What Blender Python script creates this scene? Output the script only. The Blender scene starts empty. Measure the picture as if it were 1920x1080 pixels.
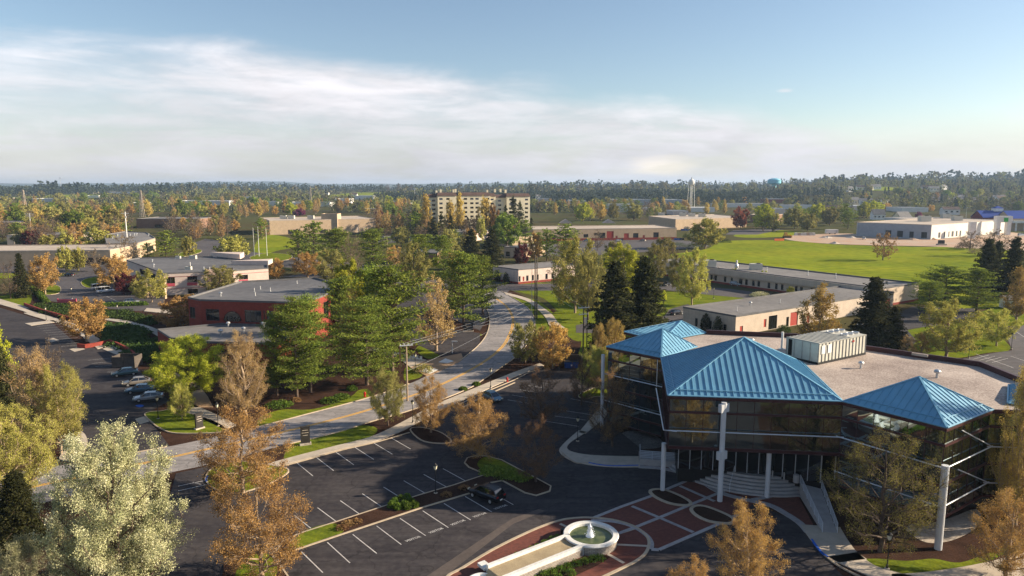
import bpy, math, random
import numpy as np
from mathutils import Vector, Matrix
from mathutils.geometry import tessellate_polygon

# ---------------------------------------------------------------- camera, world, sun, exposure
SC = bpy.context.scene
COL = SC.collection
FPX, HY, CH = 1320.0, 350.0, 36.0
TH = math.atan((540 - HY) / FPX)
cam = bpy.data.cameras.new('camera'); camo = bpy.data.objects.new('camera', cam); COL.objects.link(camo)
cam.sensor_width = 36; cam.lens = 36 * FPX / 1920; cam.clip_end = 40000; cam.clip_start = 0.5
camo.location = (0, 0, CH); camo.rotation_euler = (math.pi / 2 - TH, 0, 0)
SC.camera = camo
SUN_EL, SUN_AZ = math.radians(21), math.radians(4.5)
W = bpy.data.worlds.new('World'); SC.world = W; W.use_nodes = True
SC.view_settings.view_transform = 'Standard'; SC.view_settings.look = 'None'
SC.view_settings.exposure = 1.15; SC.view_settings.gamma = 1.0
def world():
    nt = W.node_tree; N = nt.nodes; L = nt.links; N.clear()
    out = N.new('ShaderNodeOutputWorld'); bg = N.new('ShaderNodeBackground')
    sky = N.new('ShaderNodeTexSky'); sky.sky_type = 'NISHITA'; sky.sun_disc = False
    sky.sun_elevation = SUN_EL; sky.sun_rotation = math.pi / 2 - SUN_AZ
    sky.altitude = 50; sky.air_density = 1.0; sky.dust_density = 0.6; sky.ozone_density = 2.2
    tc = N.new('ShaderNodeTexCoord'); sp = N.new('ShaderNodeSeparateXYZ'); L.new(tc.outputs['Generated'], sp.inputs[0])
    def m(op, a, b=None, c=None, clamp=False):
        n = N.new('ShaderNodeMath'); n.operation = op; n.use_clamp = clamp
        for i, v in enumerate((a, b, c)):
            if v is None: continue
            if isinstance(v, (int, float)): n.inputs[i].default_value = v
            else: L.new(v, n.inputs[i])
        return n.outputs[0]
    def mrange(v, a, b, c, d):
        n = N.new('ShaderNodeMapRange'); n.interpolation_type = 'SMOOTHSTEP'
        L.new(v, n.inputs[0])
        for i, q in enumerate((a, b, c, d)): n.inputs[i + 1].default_value = q
        return n.outputs[0]
    az = m('ARCTAN2', sp.outputs[0], sp.outputs[1])          # 0 = +Y, + to the right
    el = m('ARCSINE', sp.outputs[2])
    cmb = N.new('ShaderNodeCombineXYZ'); L.new(az, cmb.inputs[0]); L.new(el, cmb.inputs[1])
    def noise(scale, sx, sy, detail, rough, off=0.0, dist=0.0):
        mp = N.new('ShaderNodeMapping'); L.new(cmb.outputs[0], mp.inputs[0])
        mp.inputs['Scale'].default_value = (sx, sy, 1); mp.inputs['Location'].default_value = (off, off * .7, off)
        mp.inputs['Rotation'].default_value = (0, 0, 0.16)
        n = N.new('ShaderNodeTexNoise'); n.inputs['Scale'].default_value = scale; n.inputs['Detail'].default_value = detail
        n.inputs['Roughness'].default_value = rough; n.inputs['Distortion'].default_value = dist
        L.new(mp.outputs[0], n.inputs[0]); return n.outputs[0]
    n1 = noise(2.2, 1.0, 5.0, 8, .55, 3.1, .3)
    n2 = noise(5.0, 1.0, 3.4, 9, .62, 7.7, .6)
    n3 = noise(9.0, .8, 5.0, 8, .6, 1.7, .4)
    # top of the cloud bank: high on the left, falling to the right
    # top edge elevation(az): photo y=85 at az -.63 -> .2 ; y=165 at 0 -> .135 ; y=255 at .35 -> .07 ; y 300 at .6 -> .04
    fc = N.new('ShaderNodeFloatCurve'); cu = fc.mapping.curves[0]
    L.new(mrange_lin(N, L, az, -.8, .8), fc.inputs['Value'])
    pts = [(0, .17), (.1, .172), (.2, .180), (.28, .178), (.37, .165), (.5, .146), (.6, .120), (.68, .096), (.8, .062), (.9, .048), (1, .04)]
    cu.points[0].location = (0, .17 * 3); cu.points[1].location = (1, .04 * 3)
    for p in pts[1:-1]: cu.points.new(p[0], p[1] * 3)
    fc.mapping.update()
    top = m('DIVIDE', fc.outputs[0], 3.0)
    edge = m('ADD', m('SUBTRACT', top, el), m('MULTIPLY', m('SUBTRACT', n1, .5), .075))
    edge = m('ADD', edge, m('MULTIPLY', m('SUBTRACT', n2, .5), .05))
    bank = mrange(edge, -.012, .035, 0, 1)
    hole = mrange(m('ADD', m('MULTIPLY', n1, .6), m('MULTIPLY', n3, .4)), .34, .56, .45, 1)
    body = m('MULTIPLY', bank, hole)
    low = mrange(el, .03, .10, 1, 0)
    body = m('MAXIMUM', body, m('MULTIPLY', low, .68))
    # one small puff and its neighbours on the right
    def puff(a, e, ra, re):
        da = m('DIVIDE', m('SUBTRACT', az, a), ra); de = m('DIVIDE', m('SUBTRACT', el, e), re)
        d = m('SQRT', m('ADD', m('MULTIPLY', da, da), m('MULTIPLY', de, de)))
        return mrange(m('ADD', d, m('MULTIPLY', m('SUBTRACT', n3, .5), 2.2)), .2, 1.1, .6, 0)
    body = m('MAXIMUM', body, puff(.36, .122, .014, .0035))
    cum = puff(.2, .026, .055, .02)
    body = m('MAXIMUM', body, m('MULTIPLY', cum, .8))
    br = m('ADD', m('MULTIPLY', mrange(n2, .3, .7, .86, 1.05), 1.0), m('MULTIPLY', cum, .22))
    br = m('MULTIPLY', br, mrange(el, .0, .16, .80, 1.04))
    # grey underside streaks
    br = m('MULTIPLY', br, mrange(n3, .35, .6, .93, 1.03))
    cc = N.new('ShaderNodeMix'); cc.data_type = 'RGBA'; L.new(m('MULTIPLY', cum, 1.2, clamp=True), cc.inputs[0])
    cc.inputs[6].default_value = (.69, .675, .705, 1); cc.inputs[7].default_value = (.98, .86, .74, 1)
    cs = N.new('ShaderNodeVectorMath'); cs.operation = 'SCALE'; L.new(cc.outputs[2], cs.inputs[0])
    L.new(m('MULTIPLY', br, CLOUD_GAIN), cs.inputs[3])
    gr = N.new('ShaderNodeMix'); gr.data_type = 'RGBA'; gr.blend_type = 'MULTIPLY'; gr.inputs[0].default_value = 1
    L.new(sky.outputs[0], gr.inputs[6]); gr.inputs[7].default_value = SKY_TINT
    mx = N.new('ShaderNodeMix'); mx.data_type = 'RGBA'; L.new(body, mx.inputs[0])
    L.new(gr.outputs[2], mx.inputs[6]); L.new(cs.outputs[0], mx.inputs[7])
    L.new(mx.outputs[2], bg.inputs[0]); bg.inputs[1].default_value = SKY_STR
    L.new(bg.outputs[0], out.inputs[0])
def mrange_lin(N, L, v, a, b):
    n = N.new('ShaderNodeMapRange'); L.new(v, n.inputs[0]); n.inputs[1].default_value = a; n.inputs[2].default_value = b
    return n.outputs[0]
SKY_STR = 0.067; CLOUD_GAIN = 9.3; SKY_TINT = (1.17, 1.10, 1.05, 1)
world()
sl = bpy.data.lights.new('sun', 'SUN'); sl.energy = 5.0; sl.angle = math.radians(.55); sl.color = (1, .85, .64)
so = bpy.data.objects.new('sun', sl); COL.objects.link(so)
sdir = Vector((math.cos(SUN_EL) * math.cos(SUN_AZ), math.cos(SUN_EL) * math.sin(SUN_AZ), math.sin(SUN_EL)))
so.rotation_euler = sdir.to_track_quat('Z', 'Y').to_euler(); so.location = (0, 0, 200)

# ---------------------------------------------------------------- helpers
def smooth(t): t = max(0., min(1., t)); return t * t * (3 - 2 * t)
def gz(x, y):                                     # gently rising land far away
    z = 22 * smooth((y - 900) / 2300.0)
    if y > 0: z += 22 * smooth((y - 800) / 900.0) * smooth((x / y - .30) / .22) + 8 * smooth((y - 900) / 900.) * smooth((x / y - .02) / .2)
    return z
def ray(px, py):
    x = (px - 960) / FPX; y = (540 - py) / FPX
    return x, math.cos(TH) + y * math.sin(TH), -math.sin(TH) + y * math.cos(TH)
def G(px, py, h=0.0):                             # where a line of sight meets the height h
    d = ray(px, py); k = (CH - h) / -d[2]
    return (d[0] * k, d[1] * k)
def proj(x, y, z):
    Z = z - CH; yc = y * math.sin(TH) + Z * math.cos(TH); zc = y * math.cos(TH) - Z * math.sin(TH)
    return 960 + FPX * x / zc, 540 - FPX * yc / zc
def GT(px, D):                                    # a point on the land at distance D
    y = D; z = gz(0, y)
    x = (px - 960) / FPX * (y * math.cos(TH) - (z - CH) * math.sin(TH)); z = gz(x, y)
    return x, y, z
def zat(x, y, py):
    lo, hi = -20., 300.
    for _ in range(40):
        m = (lo + hi) / 2
        if proj(x, y, m)[1] > py: lo = m
        else: hi = m
    return lo
def mat(name, col, rough=.85, metal=0, var=.12, scale=1.5, col2=None, bump=0, spec=.3, dirt=None, obj=False, coords='Object', s2=None, detail=6):
    m = bpy.data.materials.new(name); m.use_nodes = True; nt = m.node_tree; N = nt.nodes; L = nt.links
    b = N['Principled BSDF']; b.inputs['Roughness'].default_value = rough; b.inputs['Metallic'].default_value = metal
    b.inputs['Specular IOR Level'].default_value = spec
    geo = N.new('ShaderNodeNewGeometry')
    src = geo.outputs['Position']
    n1 = N.new('ShaderNodeTexNoise'); n1.inputs['Scale'].default_value = scale; n1.inputs['Detail'].default_value = detail; L.new(src, n1.inputs[0])
    n2 = N.new('ShaderNodeTexNoise'); n2.inputs['Scale'].default_value = s2 or scale * .09; n2.inputs['Detail'].default_value = 4; L.new(src, n2.inputs[0])
    c2 = col2 or tuple(min(1, c * (1 - 2.2 * var)) for c in col)
    c1 = col if col2 else tuple(min(1, c * (1 + 1.2 * var)) for c in col)
    add = N.new('ShaderNodeMath'); add.operation = 'ADD'; L.new(n1.outputs[0], add.inputs[0]); L.new(n2.outputs[0], add.inputs[1])
    mr = N.new('ShaderNodeMapRange'); L.new(add.outputs[0], mr.inputs[0]); mr.inputs[1].default_value = .75; mr.inputs[2].default_value = 1.25
    mx = N.new('ShaderNodeMix'); mx.data_type = 'RGBA'; L.new(mr.outputs[0], mx.inputs[0])
    mx.inputs[6].default_value = (*c2, 1); mx.inputs[7].default_value = (*c1, 1)
    o = mx.outputs[2]
    if obj:
        oi = N.new('ShaderNodeObjectInfo'); hs = N.new('ShaderNodeHueSaturation'); L.new(o, hs.inputs['Color'])
        q = N.new('ShaderNodeMapRange'); L.new(oi.outputs['Random'], q.inputs[0]); q.inputs[3].default_value = .8; q.inputs[4].default_value = 1.2
        L.new(q.outputs[0], hs.inputs['Value']); o = hs.outputs[0]
    L.new(o, b.inputs['Base Color'])
    if bump:
        bp = N.new('ShaderNodeBump'); bp.inputs['Strength'].default_value = bump; bp.inputs['Distance'].default_value = .05
        L.new(n1.outputs[0], bp.inputs['Height']); L.new(bp.outputs[0], b.inputs['Normal'])
    return m
def foliage(name, c1, c2, trans=.3, c3=None):
    m = bpy.data.materials.new(name); m.use_nodes = True; nt = m.node_tree; N = nt.nodes; L = nt.links; N.clear()
    out = N.new('ShaderNodeOutputMaterial'); g = N.new('ShaderNodeNewGeometry')
    cr = N.new('ShaderNodeValToRGB'); e = cr.color_ramp.elements
    e[0].color = (*c2, 1); e[1].color = (*c1, 1)
    if c3: x = e.new(.86); x.color = (*c1, 1); e[2].color = (*c3, 1)
    ns = N.new('ShaderNodeTexNoise'); ns.inputs['Scale'].default_value = .45; ns.inputs['Detail'].default_value = 3; L.new(g.outputs['Position'], ns.inputs[0])
    a = N.new('ShaderNodeMath'); a.operation = 'MULTIPLY_ADD'; L.new(g.outputs['Random Per Island'], a.inputs[0]); a.inputs[1].default_value = .7
    s = N.new('ShaderNodeMath'); s.operation = 'MULTIPLY_ADD'; L.new(ns.outputs[0], s.inputs[0]); s.inputs[1].default_value = 1.3; s.inputs[2].default_value = -.5
    L.new(s.outputs[0], a.inputs[2]); L.new(a.outputs[0], cr.inputs[0])
    oi = N.new('ShaderNodeObjectInfo'); hs = N.new('ShaderNodeHueSaturation'); L.new(cr.outputs[0], hs.inputs['Color'])
    q = N.new('ShaderNodeMapRange'); L.new(oi.outputs['Random'], q.inputs[0]); q.inputs[3].default_value = .78; q.inputs[4].default_value = 1.22; L.new(q.outputs[0], hs.inputs['Value'])
    q2 = N.new('ShaderNodeMapRange'); L.new(oi.outputs['Random'], q2.inputs[0]); q2.inputs[3].default_value = .502; q2.inputs[4].default_value = .522; L.new(q2.outputs[0], hs.inputs['Hue']); hs.inputs['Saturation'].default_value = .93
    d = N.new('ShaderNodeBsdfDiffuse'); t = N.new('ShaderNodeBsdfTranslucent'); mx = N.new('ShaderNodeMixShader'); mx.inputs[0].default_value = trans
    L.new(hs.outputs[0], d.inputs[0]); L.new(hs.outputs[0], t.inputs[0]); L.new(d.outputs[0], mx.inputs[1]); L.new(t.outputs[0], mx.inputs[2]); L.new(mx.outputs[0], out.inputs[0])
    return m
def brick(name, c1, c2, mortar, sx=.4, rough=.9, floor=False):
    m = bpy.data.materials.new(name); m.use_nodes = True; nt = m.node_tree; N = nt.nodes; L = nt.links
    b = N['Principled BSDF']; b.inputs['Roughness'].default_value = rough; b.inputs['Specular IOR Level'].default_value = .2
    g = N.new('ShaderNodeNewGeometry'); bt = N.new('ShaderNodeTexBrick')
    if floor: L.new(g.outputs['Position'], bt.inputs[0])
    else:
        s = N.new('ShaderNodeSeparateXYZ'); L.new(g.outputs['Position'], s.inputs[0]); a = N.new('ShaderNodeMath'); a.operation = 'ADD'
        L.new(s.outputs[0], a.inputs[0]); L.new(s.outputs[1], a.inputs[1]); c = N.new('ShaderNodeCombineXYZ'); L.new(a.outputs[0], c.inputs[0]); L.new(s.outputs[2], c.inputs[1]); L.new(c.outputs[0], bt.inputs[0])
    bt.inputs['Color1'].default_value = (*c1, 1); bt.inputs['Color2'].default_value = (*c2, 1); bt.inputs['Mortar'].default_value = (*mortar, 1)
    bt.inputs['Scale'].default_value = 1; bt.inputs['Brick Width'].default_value = sx; bt.inputs['Row Height'].default_value = sx * .4; bt.inputs['Mortar Size'].default_value = sx * .035
    ns = N.new('ShaderNodeTexNoise'); ns.inputs['Scale'].default_value = .5; ns.inputs['Detail'].default_value = 5; L.new(g.outputs['Position'], ns.inputs[0])
    mr = N.new('ShaderNodeMapRange'); L.new(ns.outputs[0], mr.inputs[0]); mr.inputs[1].default_value = .3; mr.inputs[2].default_value = .7; mr.inputs[3].default_value = .9; mr.inputs[4].default_value = 1.06
    hs = N.new('ShaderNodeHueSaturation'); L.new(bt.outputs[0], hs.inputs['Color']); L.new(mr.outputs[0], hs.inputs['Value']); L.new(hs.outputs[0], b.inputs['Base Color'])
    return m
def ribbed(name, col, rough=.6, period=.3, axis='xy', amt=.25):
    m = mat(name, col, rough, var=.06, scale=.6); N = m.node_tree.nodes; L = m.node_tree.links; b = N['Principled BSDF']
    w = N.new('ShaderNodeTexWave'); w.inputs['Scale'].default_value = 1 / period / 3.2; g = N.new('ShaderNodeNewGeometry'); L.new(g.outputs['Position'], w.inputs[0]); w.bands_direction = 'DIAGONAL' if axis == 'xy' else 'Z'
    bp = N.new('ShaderNodeBump'); bp.inputs['Strength'].default_value = amt; bp.inputs['Distance'].default_value = .05; L.new(w.outputs[0], bp.inputs['Height']); L.new(bp.outputs[0], b.inputs['Normal'])
    return m
def glassmat(name, tint, refl=.5, rough=.01):
    m = bpy.data.materials.new(name); m.use_nodes = True; N = m.node_tree.nodes; L = m.node_tree.links; N.clear()
    out = N.new('ShaderNodeOutputMaterial'); gl = N.new('ShaderNodeBsdfGlossy'); gl.inputs[0].default_value = (*tint, 1); gl.inputs[1].default_value = rough
    d = N.new('ShaderNodeBsdfDiffuse'); d.inputs[0].default_value = (.008, .009, .009, 1); mx = N.new('ShaderNodeMixShader'); mx.inputs[0].default_value = refl
    g = N.new('ShaderNodeNewGeometry'); ns = N.new('ShaderNodeTexNoise'); ns.inputs['Scale'].default_value = .35; ns.inputs['Detail'].default_value = 1.5; L.new(g.outputs['Position'], ns.inputs[0])
    bp = N.new('ShaderNodeBump'); bp.inputs['Strength'].default_value = .12; bp.inputs['Distance'].default_value = .05; L.new(ns.outputs[0], bp.inputs['Height']); L.new(bp.outputs[0], gl.inputs['Normal'])
    L.new(d.outputs[0], mx.inputs[1]); L.new(gl.outputs[0], mx.inputs[2]); L.new(mx.outputs[0], out.inputs[0]); return m
def wear(m, kind):
    # worn ground: hairline cracks and stains on asphalt, mowing bands on turf
    N = m.node_tree.nodes; L = m.node_tree.links; b = N['Principled BSDF']; src = b.inputs['Base Color'].links[0].from_socket
    g = N.new('ShaderNodeNewGeometry'); hs = N.new('ShaderNodeHueSaturation'); L.new(src, hs.inputs['Color'])
    if kind == 'asphalt':
        ns = N.new('ShaderNodeTexNoise'); ns.inputs['Scale'].default_value = .35; ns.inputs['Detail'].default_value = 5; L.new(g.outputs['Position'], ns.inputs[0])
        ad = N.new('ShaderNodeMix'); ad.data_type = 'VECTOR'; ad.inputs[0].default_value = .22; L.new(g.outputs['Position'], ad.inputs[4]); sc_ = N.new('ShaderNodeVectorMath'); sc_.operation = 'SCALE'; sc_.inputs[3].default_value = 14; L.new(ns.outputs[1], sc_.inputs[0]); L.new(sc_.outputs[0], ad.inputs[5])
        v = N.new('ShaderNodeTexVoronoi'); v.feature = 'DISTANCE_TO_EDGE'; v.inputs['Scale'].default_value = .16; L.new(ad.outputs[1], v.inputs[0])
        mr = N.new('ShaderNodeMapRange'); L.new(v.outputs[0], mr.inputs[0]); mr.inputs[2].default_value = .012; mr.inputs[3].default_value = .6; mr.inputs[4].default_value = 1
        n2 = N.new('ShaderNodeTexNoise'); n2.inputs['Scale'].default_value = .9; n2.inputs['Detail'].default_value = 8; n2.inputs['Roughness'].default_value = .7; mp = N.new('ShaderNodeMapping'); mp.inputs['Rotation'].default_value = (0, 0, -.67); mp.inputs['Scale'].default_value = (.12, 1, 1); L.new(g.outputs['Position'], mp.inputs[0]); L.new(mp.outputs[0], n2.inputs[0])
        m2 = N.new('ShaderNodeMapRange'); L.new(n2.outputs[0], m2.inputs[0]); m2.inputs[1].default_value = .35; m2.inputs[2].default_value = .65; m2.inputs[3].default_value = .76; m2.inputs[4].default_value = 1.2
        mu = N.new('ShaderNodeMath'); mu.operation = 'MULTIPLY'; L.new(mr.outputs[0], mu.inputs[0]); L.new(m2.outputs[0], mu.inputs[1]); L.new(mu.outputs[0], hs.inputs['Value'])
    else:
        mp = N.new('ShaderNodeMapping'); mp.inputs['Rotation'].default_value = (0, 0, .5); L.new(g.outputs['Position'], mp.inputs[0])
        w = N.new('ShaderNodeTexWave'); w.inputs['Scale'].default_value = .045 if kind == 'field' else .25; w.inputs['Distortion'].default_value = 2.5; w.inputs['Detail'].default_value = 3; w.bands_direction = 'Y'; L.new(mp.outputs[0], w.inputs[0])
        mr = N.new('ShaderNodeMapRange'); L.new(w.outputs[0], mr.inputs[0]); mr.inputs[3].default_value = .87; mr.inputs[4].default_value = 1.08; L.new(mr.outputs[0], hs.inputs['Value'])
        ns = N.new('ShaderNodeTexNoise'); ns.inputs['Scale'].default_value = .03 if kind == 'field' else .3; ns.inputs['Detail'].default_value = 4; L.new(g.outputs['Position'], ns.inputs[0]); m2 = N.new('ShaderNodeMapRange'); L.new(ns.outputs[0], m2.inputs[0]); m2.inputs[1].default_value = .35; m2.inputs[2].default_value = .65; m2.inputs[3].default_value = .485; m2.inputs[4].default_value = .508; L.new(m2.outputs[0], hs.inputs['Hue'])
    L.new(hs.outputs[0], b.inputs['Base Color'])
M = {}
def defmats():
    M['ground'] = mat('ground_earth_grass', (.075, .085, .03), var=.1, scale=.05, col2=(.085, .065, .035), s2=.008, spec=0)
    M['grass'] = mat('grass', (.18, .215, .02), var=.1, scale=3.5, col2=(.085, .115, .016), bump=.5, s2=.35, spec=0)
    M['field'] = mat('field_grass', (.25, .28, .024), scale=.22, col2=(.13, .17, .016), s2=.02, bump=.2, spec=0)
    M['mulch'] = mat('mulch', (.075, .042, .03), scale=6, col2=(.03, .018, .014), bump=.6, s2=.3, spec=0)
    M['asphalt'] = mat('lot_asphalt', (.066, .058, .058), scale=1.6, col2=(.036, .032, .036), bump=.15, s2=.22, rough=.9, spec=.15)
    M['asphalt2'] = mat('old_lot_asphalt', (.10, .088, .088), scale=.9, col2=(.065, .057, .06), bump=.15, s2=.1)
    M['road'] = mat('road_asphalt', (.33, .30, .29), scale=1.3, col2=(.22, .205, .20), bump=.12, s2=.15, spec=.1)
    M['seal'] = mat('patched_asphalt', (.10, .08, .07), scale=2, var=.1)
    M['concrete'] = mat('concrete', (.52, .44, .35), scale=1.2, col2=(.40, .34, .27), s2=.2)
    M['kerb'] = mat('kerb_concrete', (.50, .40, .29), scale=2, col2=(.36, .29, .21))
    M['white'] = mat('white_paint', (.72, .70, .66), scale=5, var=.08)
    M['linewhite'] = mat('line_paint', (.62, .6, .57), scale=7, col2=(.36, .34, .33))
    M['yellow'] = mat('yellow_paint', (.80, .40, .02), scale=3, col2=(.62, .33, .03))
    M['bluepaint'] = mat('blue_paint', (.02, .12, .55), scale=3, var=.1)
    M['paver'] = brick('brick_paver', (.20, .065, .045), (.13, .045, .035), (.10, .05, .04), .3, floor=True)
    M['paver_tan'] = brick('tan_paver', (.42, .27, .16), (.36, .23, .14), (.3, .2, .12), .4, floor=True)
    M['redbrick'] = brick('red_brick', (.28, .048, .032), (.20, .036, .026), (.19, .06, .045), .35)
    M['tanbrick'] = brick('tan_block', (.52, .39, .26), (.46, .34, .23), (.38, .28, .19), .6)
    M['pinkwall'] = brick('pale_pink_block', (.66, .53, .46), (.60, .48, .41), (.5, .4, .35), .8)
    M['cream'] = mat('cream_stucco', (.72, .64, .46), scale=.3, var=.06)
    M['beige'] = brick('beige_block', (.60, .49, .39), (.54, .44, .35), (.44, .36, .29), .5)
    M['greymetal'] = ribbed('grey_metal_panel', (.30, .32, .36), period=1.2)
    M['whitemetal'] = ribbed('white_metal_panel', (.62, .60, .56), period=1.2)
    M['roofgrey'] = mat('grey_roof_membrane', (.155, .15, .152), scale=.6, col2=(.095, .093, .098), s2=.07)
    M['roofgrey2'] = mat('weathered_grey_roof', (.215, .20, .19), scale=.8, col2=(.14, .13, .125), s2=.06)
    M['rooftan'] = mat('tan_roof', (.50, .42, .34), scale=.5, col2=(.38, .31, .25))
    M['gravel'] = mat('roof_gravel', (.54, .45, .385), scale=5.5, col2=(.20, .15, .13), bump=.7, s2=.12, detail=9)
    M['bluemetal'] = mat('blue_standing_seam', (.14, .33, .47), rough=.45, metal=0, var=.06, scale=.7, spec=.5)
    M['maroon'] = mat('maroon_metal', (.055, .016, .018), rough=.45, var=.05)
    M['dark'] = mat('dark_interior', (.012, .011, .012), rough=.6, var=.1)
    M['silver'] = mat('silver_metal', (.62, .64, .68), rough=.35, metal=.3, var=.04)
    M['hvac'] = mat('grey_unit_panel', (.50, .48, .41), rough=.6, var=.06)
    M['galv'] = mat('galvanised_metal', (.55, .55, .55), rough=.35, metal=.5, var=.1)
    M['black'] = mat('black_metal', (.012, .012, .013), rough=.5, var=.1)
    M['glass'] = glassmat('mirror_glass', (.50, .62, .64), .45)
    M['window'] = glassmat('dark_window', (.35, .38, .42), .25)
    M['wood'] = mat('weathered_wood', (.11, .09, .075), scale=4, col2=(.06, .05, .042))
    M['poleorange'] = mat('orange_wood', (.36, .17, .08), scale=4, col2=(.22, .11, .06))
    M['bark'] = mat('bark', (.15, .105, .075), scale=5, col2=(.07, .048, .038), bump=.5)
    M['palebark'] = mat('pale_bark', (.40, .30, .20), scale=5, col2=(.24, .17, .12), bump=.4)
    M['reddoor'] = mat('red_door_paint', (.38, .05, .035), rough=.5, var=.06)
    M['pinkpanel'] = mat('pink_panel', (.50, .08, .11), rough=.6, var=.06)
    M['brownroof'] = mat('brown_shingle', (.10, .062, .052), scale=2, var=.15)
    M['barnred'] = mat('barn_red_wall', (.16, .022, .024), rough=.7, var=.1)
    M['royalblue'] = mat('royal_blue_roof', (.012, .045, .26), rough=.5, var=.06)
    M['teal'] = mat('teal_tank', (.16, .48, .62), rough=.5, var=.04)
    M['dirt'] = mat('bare_earth', (.42, .24, .14), scale=.15, col2=(.42, .34, .26), s2=.02)
    M['stone'] = mat('pale_stone', (.58, .50, .42), scale=3, col2=(.32, .26, .2), bump=.6)
    M['water'] = mat('pool_water', (.13, .15, .06), rough=.12, var=.1, scale=2, col2=(.05, .07, .025), spec=.25, bump=.1)
    M['foam'] = mat('water_jet', (.9, .92, .95), rough=.3, var=.03)
    M['hill'] = mat('hill_woods', (.06, .085, .05), scale=.01, col2=(.09, .09, .06), s2=.002)
    for k, c in dict(car_black=(.012, .013, .018), car_silver=(.42, .43, .45), car_blue=(.12, .2, .26), car_beige=(.3, .26, .22), car_white=(.72, .73, .75), car_red=(.35, .02, .02), car_teal=(.09, .16, .18)).items():
        M[k] = mat(k, c, rough=.25, metal=.35, var=.02, spec=.6)
    M['tyre'] = mat('tyre_rubber', (.012, .012, .012), rough=.8); M['lampglass'] = mat('lantern_glass', (.6, .56, .42), rough=.3, var=.03)
    M['lightred'] = mat('tail_lamp', (.3, .01, .01), rough=.3); M['hydrant'] = mat('hydrant_red', (.55, .02, .02), rough=.4)
    M['orangenet'] = mat('orange_barrier', (.6, .12, .03)); M['machine'] = mat('yellow_machine', (.6, .33, .03), rough=.5)
    M['green'] = mat('sign_green', (.03, .35, .04), rough=.5); M['binblue'] = mat('bin_blue', (.02, .09, .36), rough=.5)
    F = lambda *a, **k: foliage(*a, **k)
    M['OR'] = F('orange_buds', (.58, .32, .085), (.33, .165, .05), c3=(.70, .42, .12)); M['TA'] = F('tan_buds', (.56, .34, .13), (.32, .18, .075))
    M['YG'] = F('yellow_green_leaves', (.50, .43, .085), (.27, .24, .05), c3=(.60, .53, .12)); M['YB'] = F('bright_yellow_leaves', (.55, .50, .02), (.26, .28, .015), c3=(.66, .60, .03))
    M['WB'] = F('white_blossom', (.58, .53, .32), (.30, .30, .13), c3=(.82, .76, .58)); M['WP'] = F('pine_needles', (.26, .29, .03), (.085, .125, .024), c3=(.42, .43, .045))
    M['SP'] = F('spruce_needles', (.075, .072, .026), (.026, .032, .014), c3=(.13, .115, .04)); M['GR'] = F('green_leaves', (.28, .33, .035), (.11, .16, .02), c3=(.42, .46, .05))
    M['OL'] = F('olive_leaves', (.38, .32, .085), (.19, .16, .05)); M['RP'] = F('purple_leaves', (.17, .035, .045), (.08, .02, .025))
    M['MG'] = F('magenta_blossom', (.34, .05, .16), (.18, .025, .09)); M['BA'] = F('grey_twigs', (.24, .165, .11), (.12, .085, .06)); M['CO'] = F('gold_buds', (.60, .40, .09), (.34, .22, .055), c3=(.70, .48, .12))
    M['DB'] = F('dark_red_buds', (.36, .18, .075), (.19, .095, .045)); M['HG'] = F('hedge_leaves', (.16, .22, .02), (.07, .12, .015)); M['JU'] = F('juniper', (.09, .13, .03), (.03, .055, .015))
defmats()
for k, q in (('asphalt', 'asphalt'), ('asphalt2', 'asphalt'), ('road', 'asphalt'), ('grass', 'grass'), ('field', 'field')): wear(M[k], q)

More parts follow.
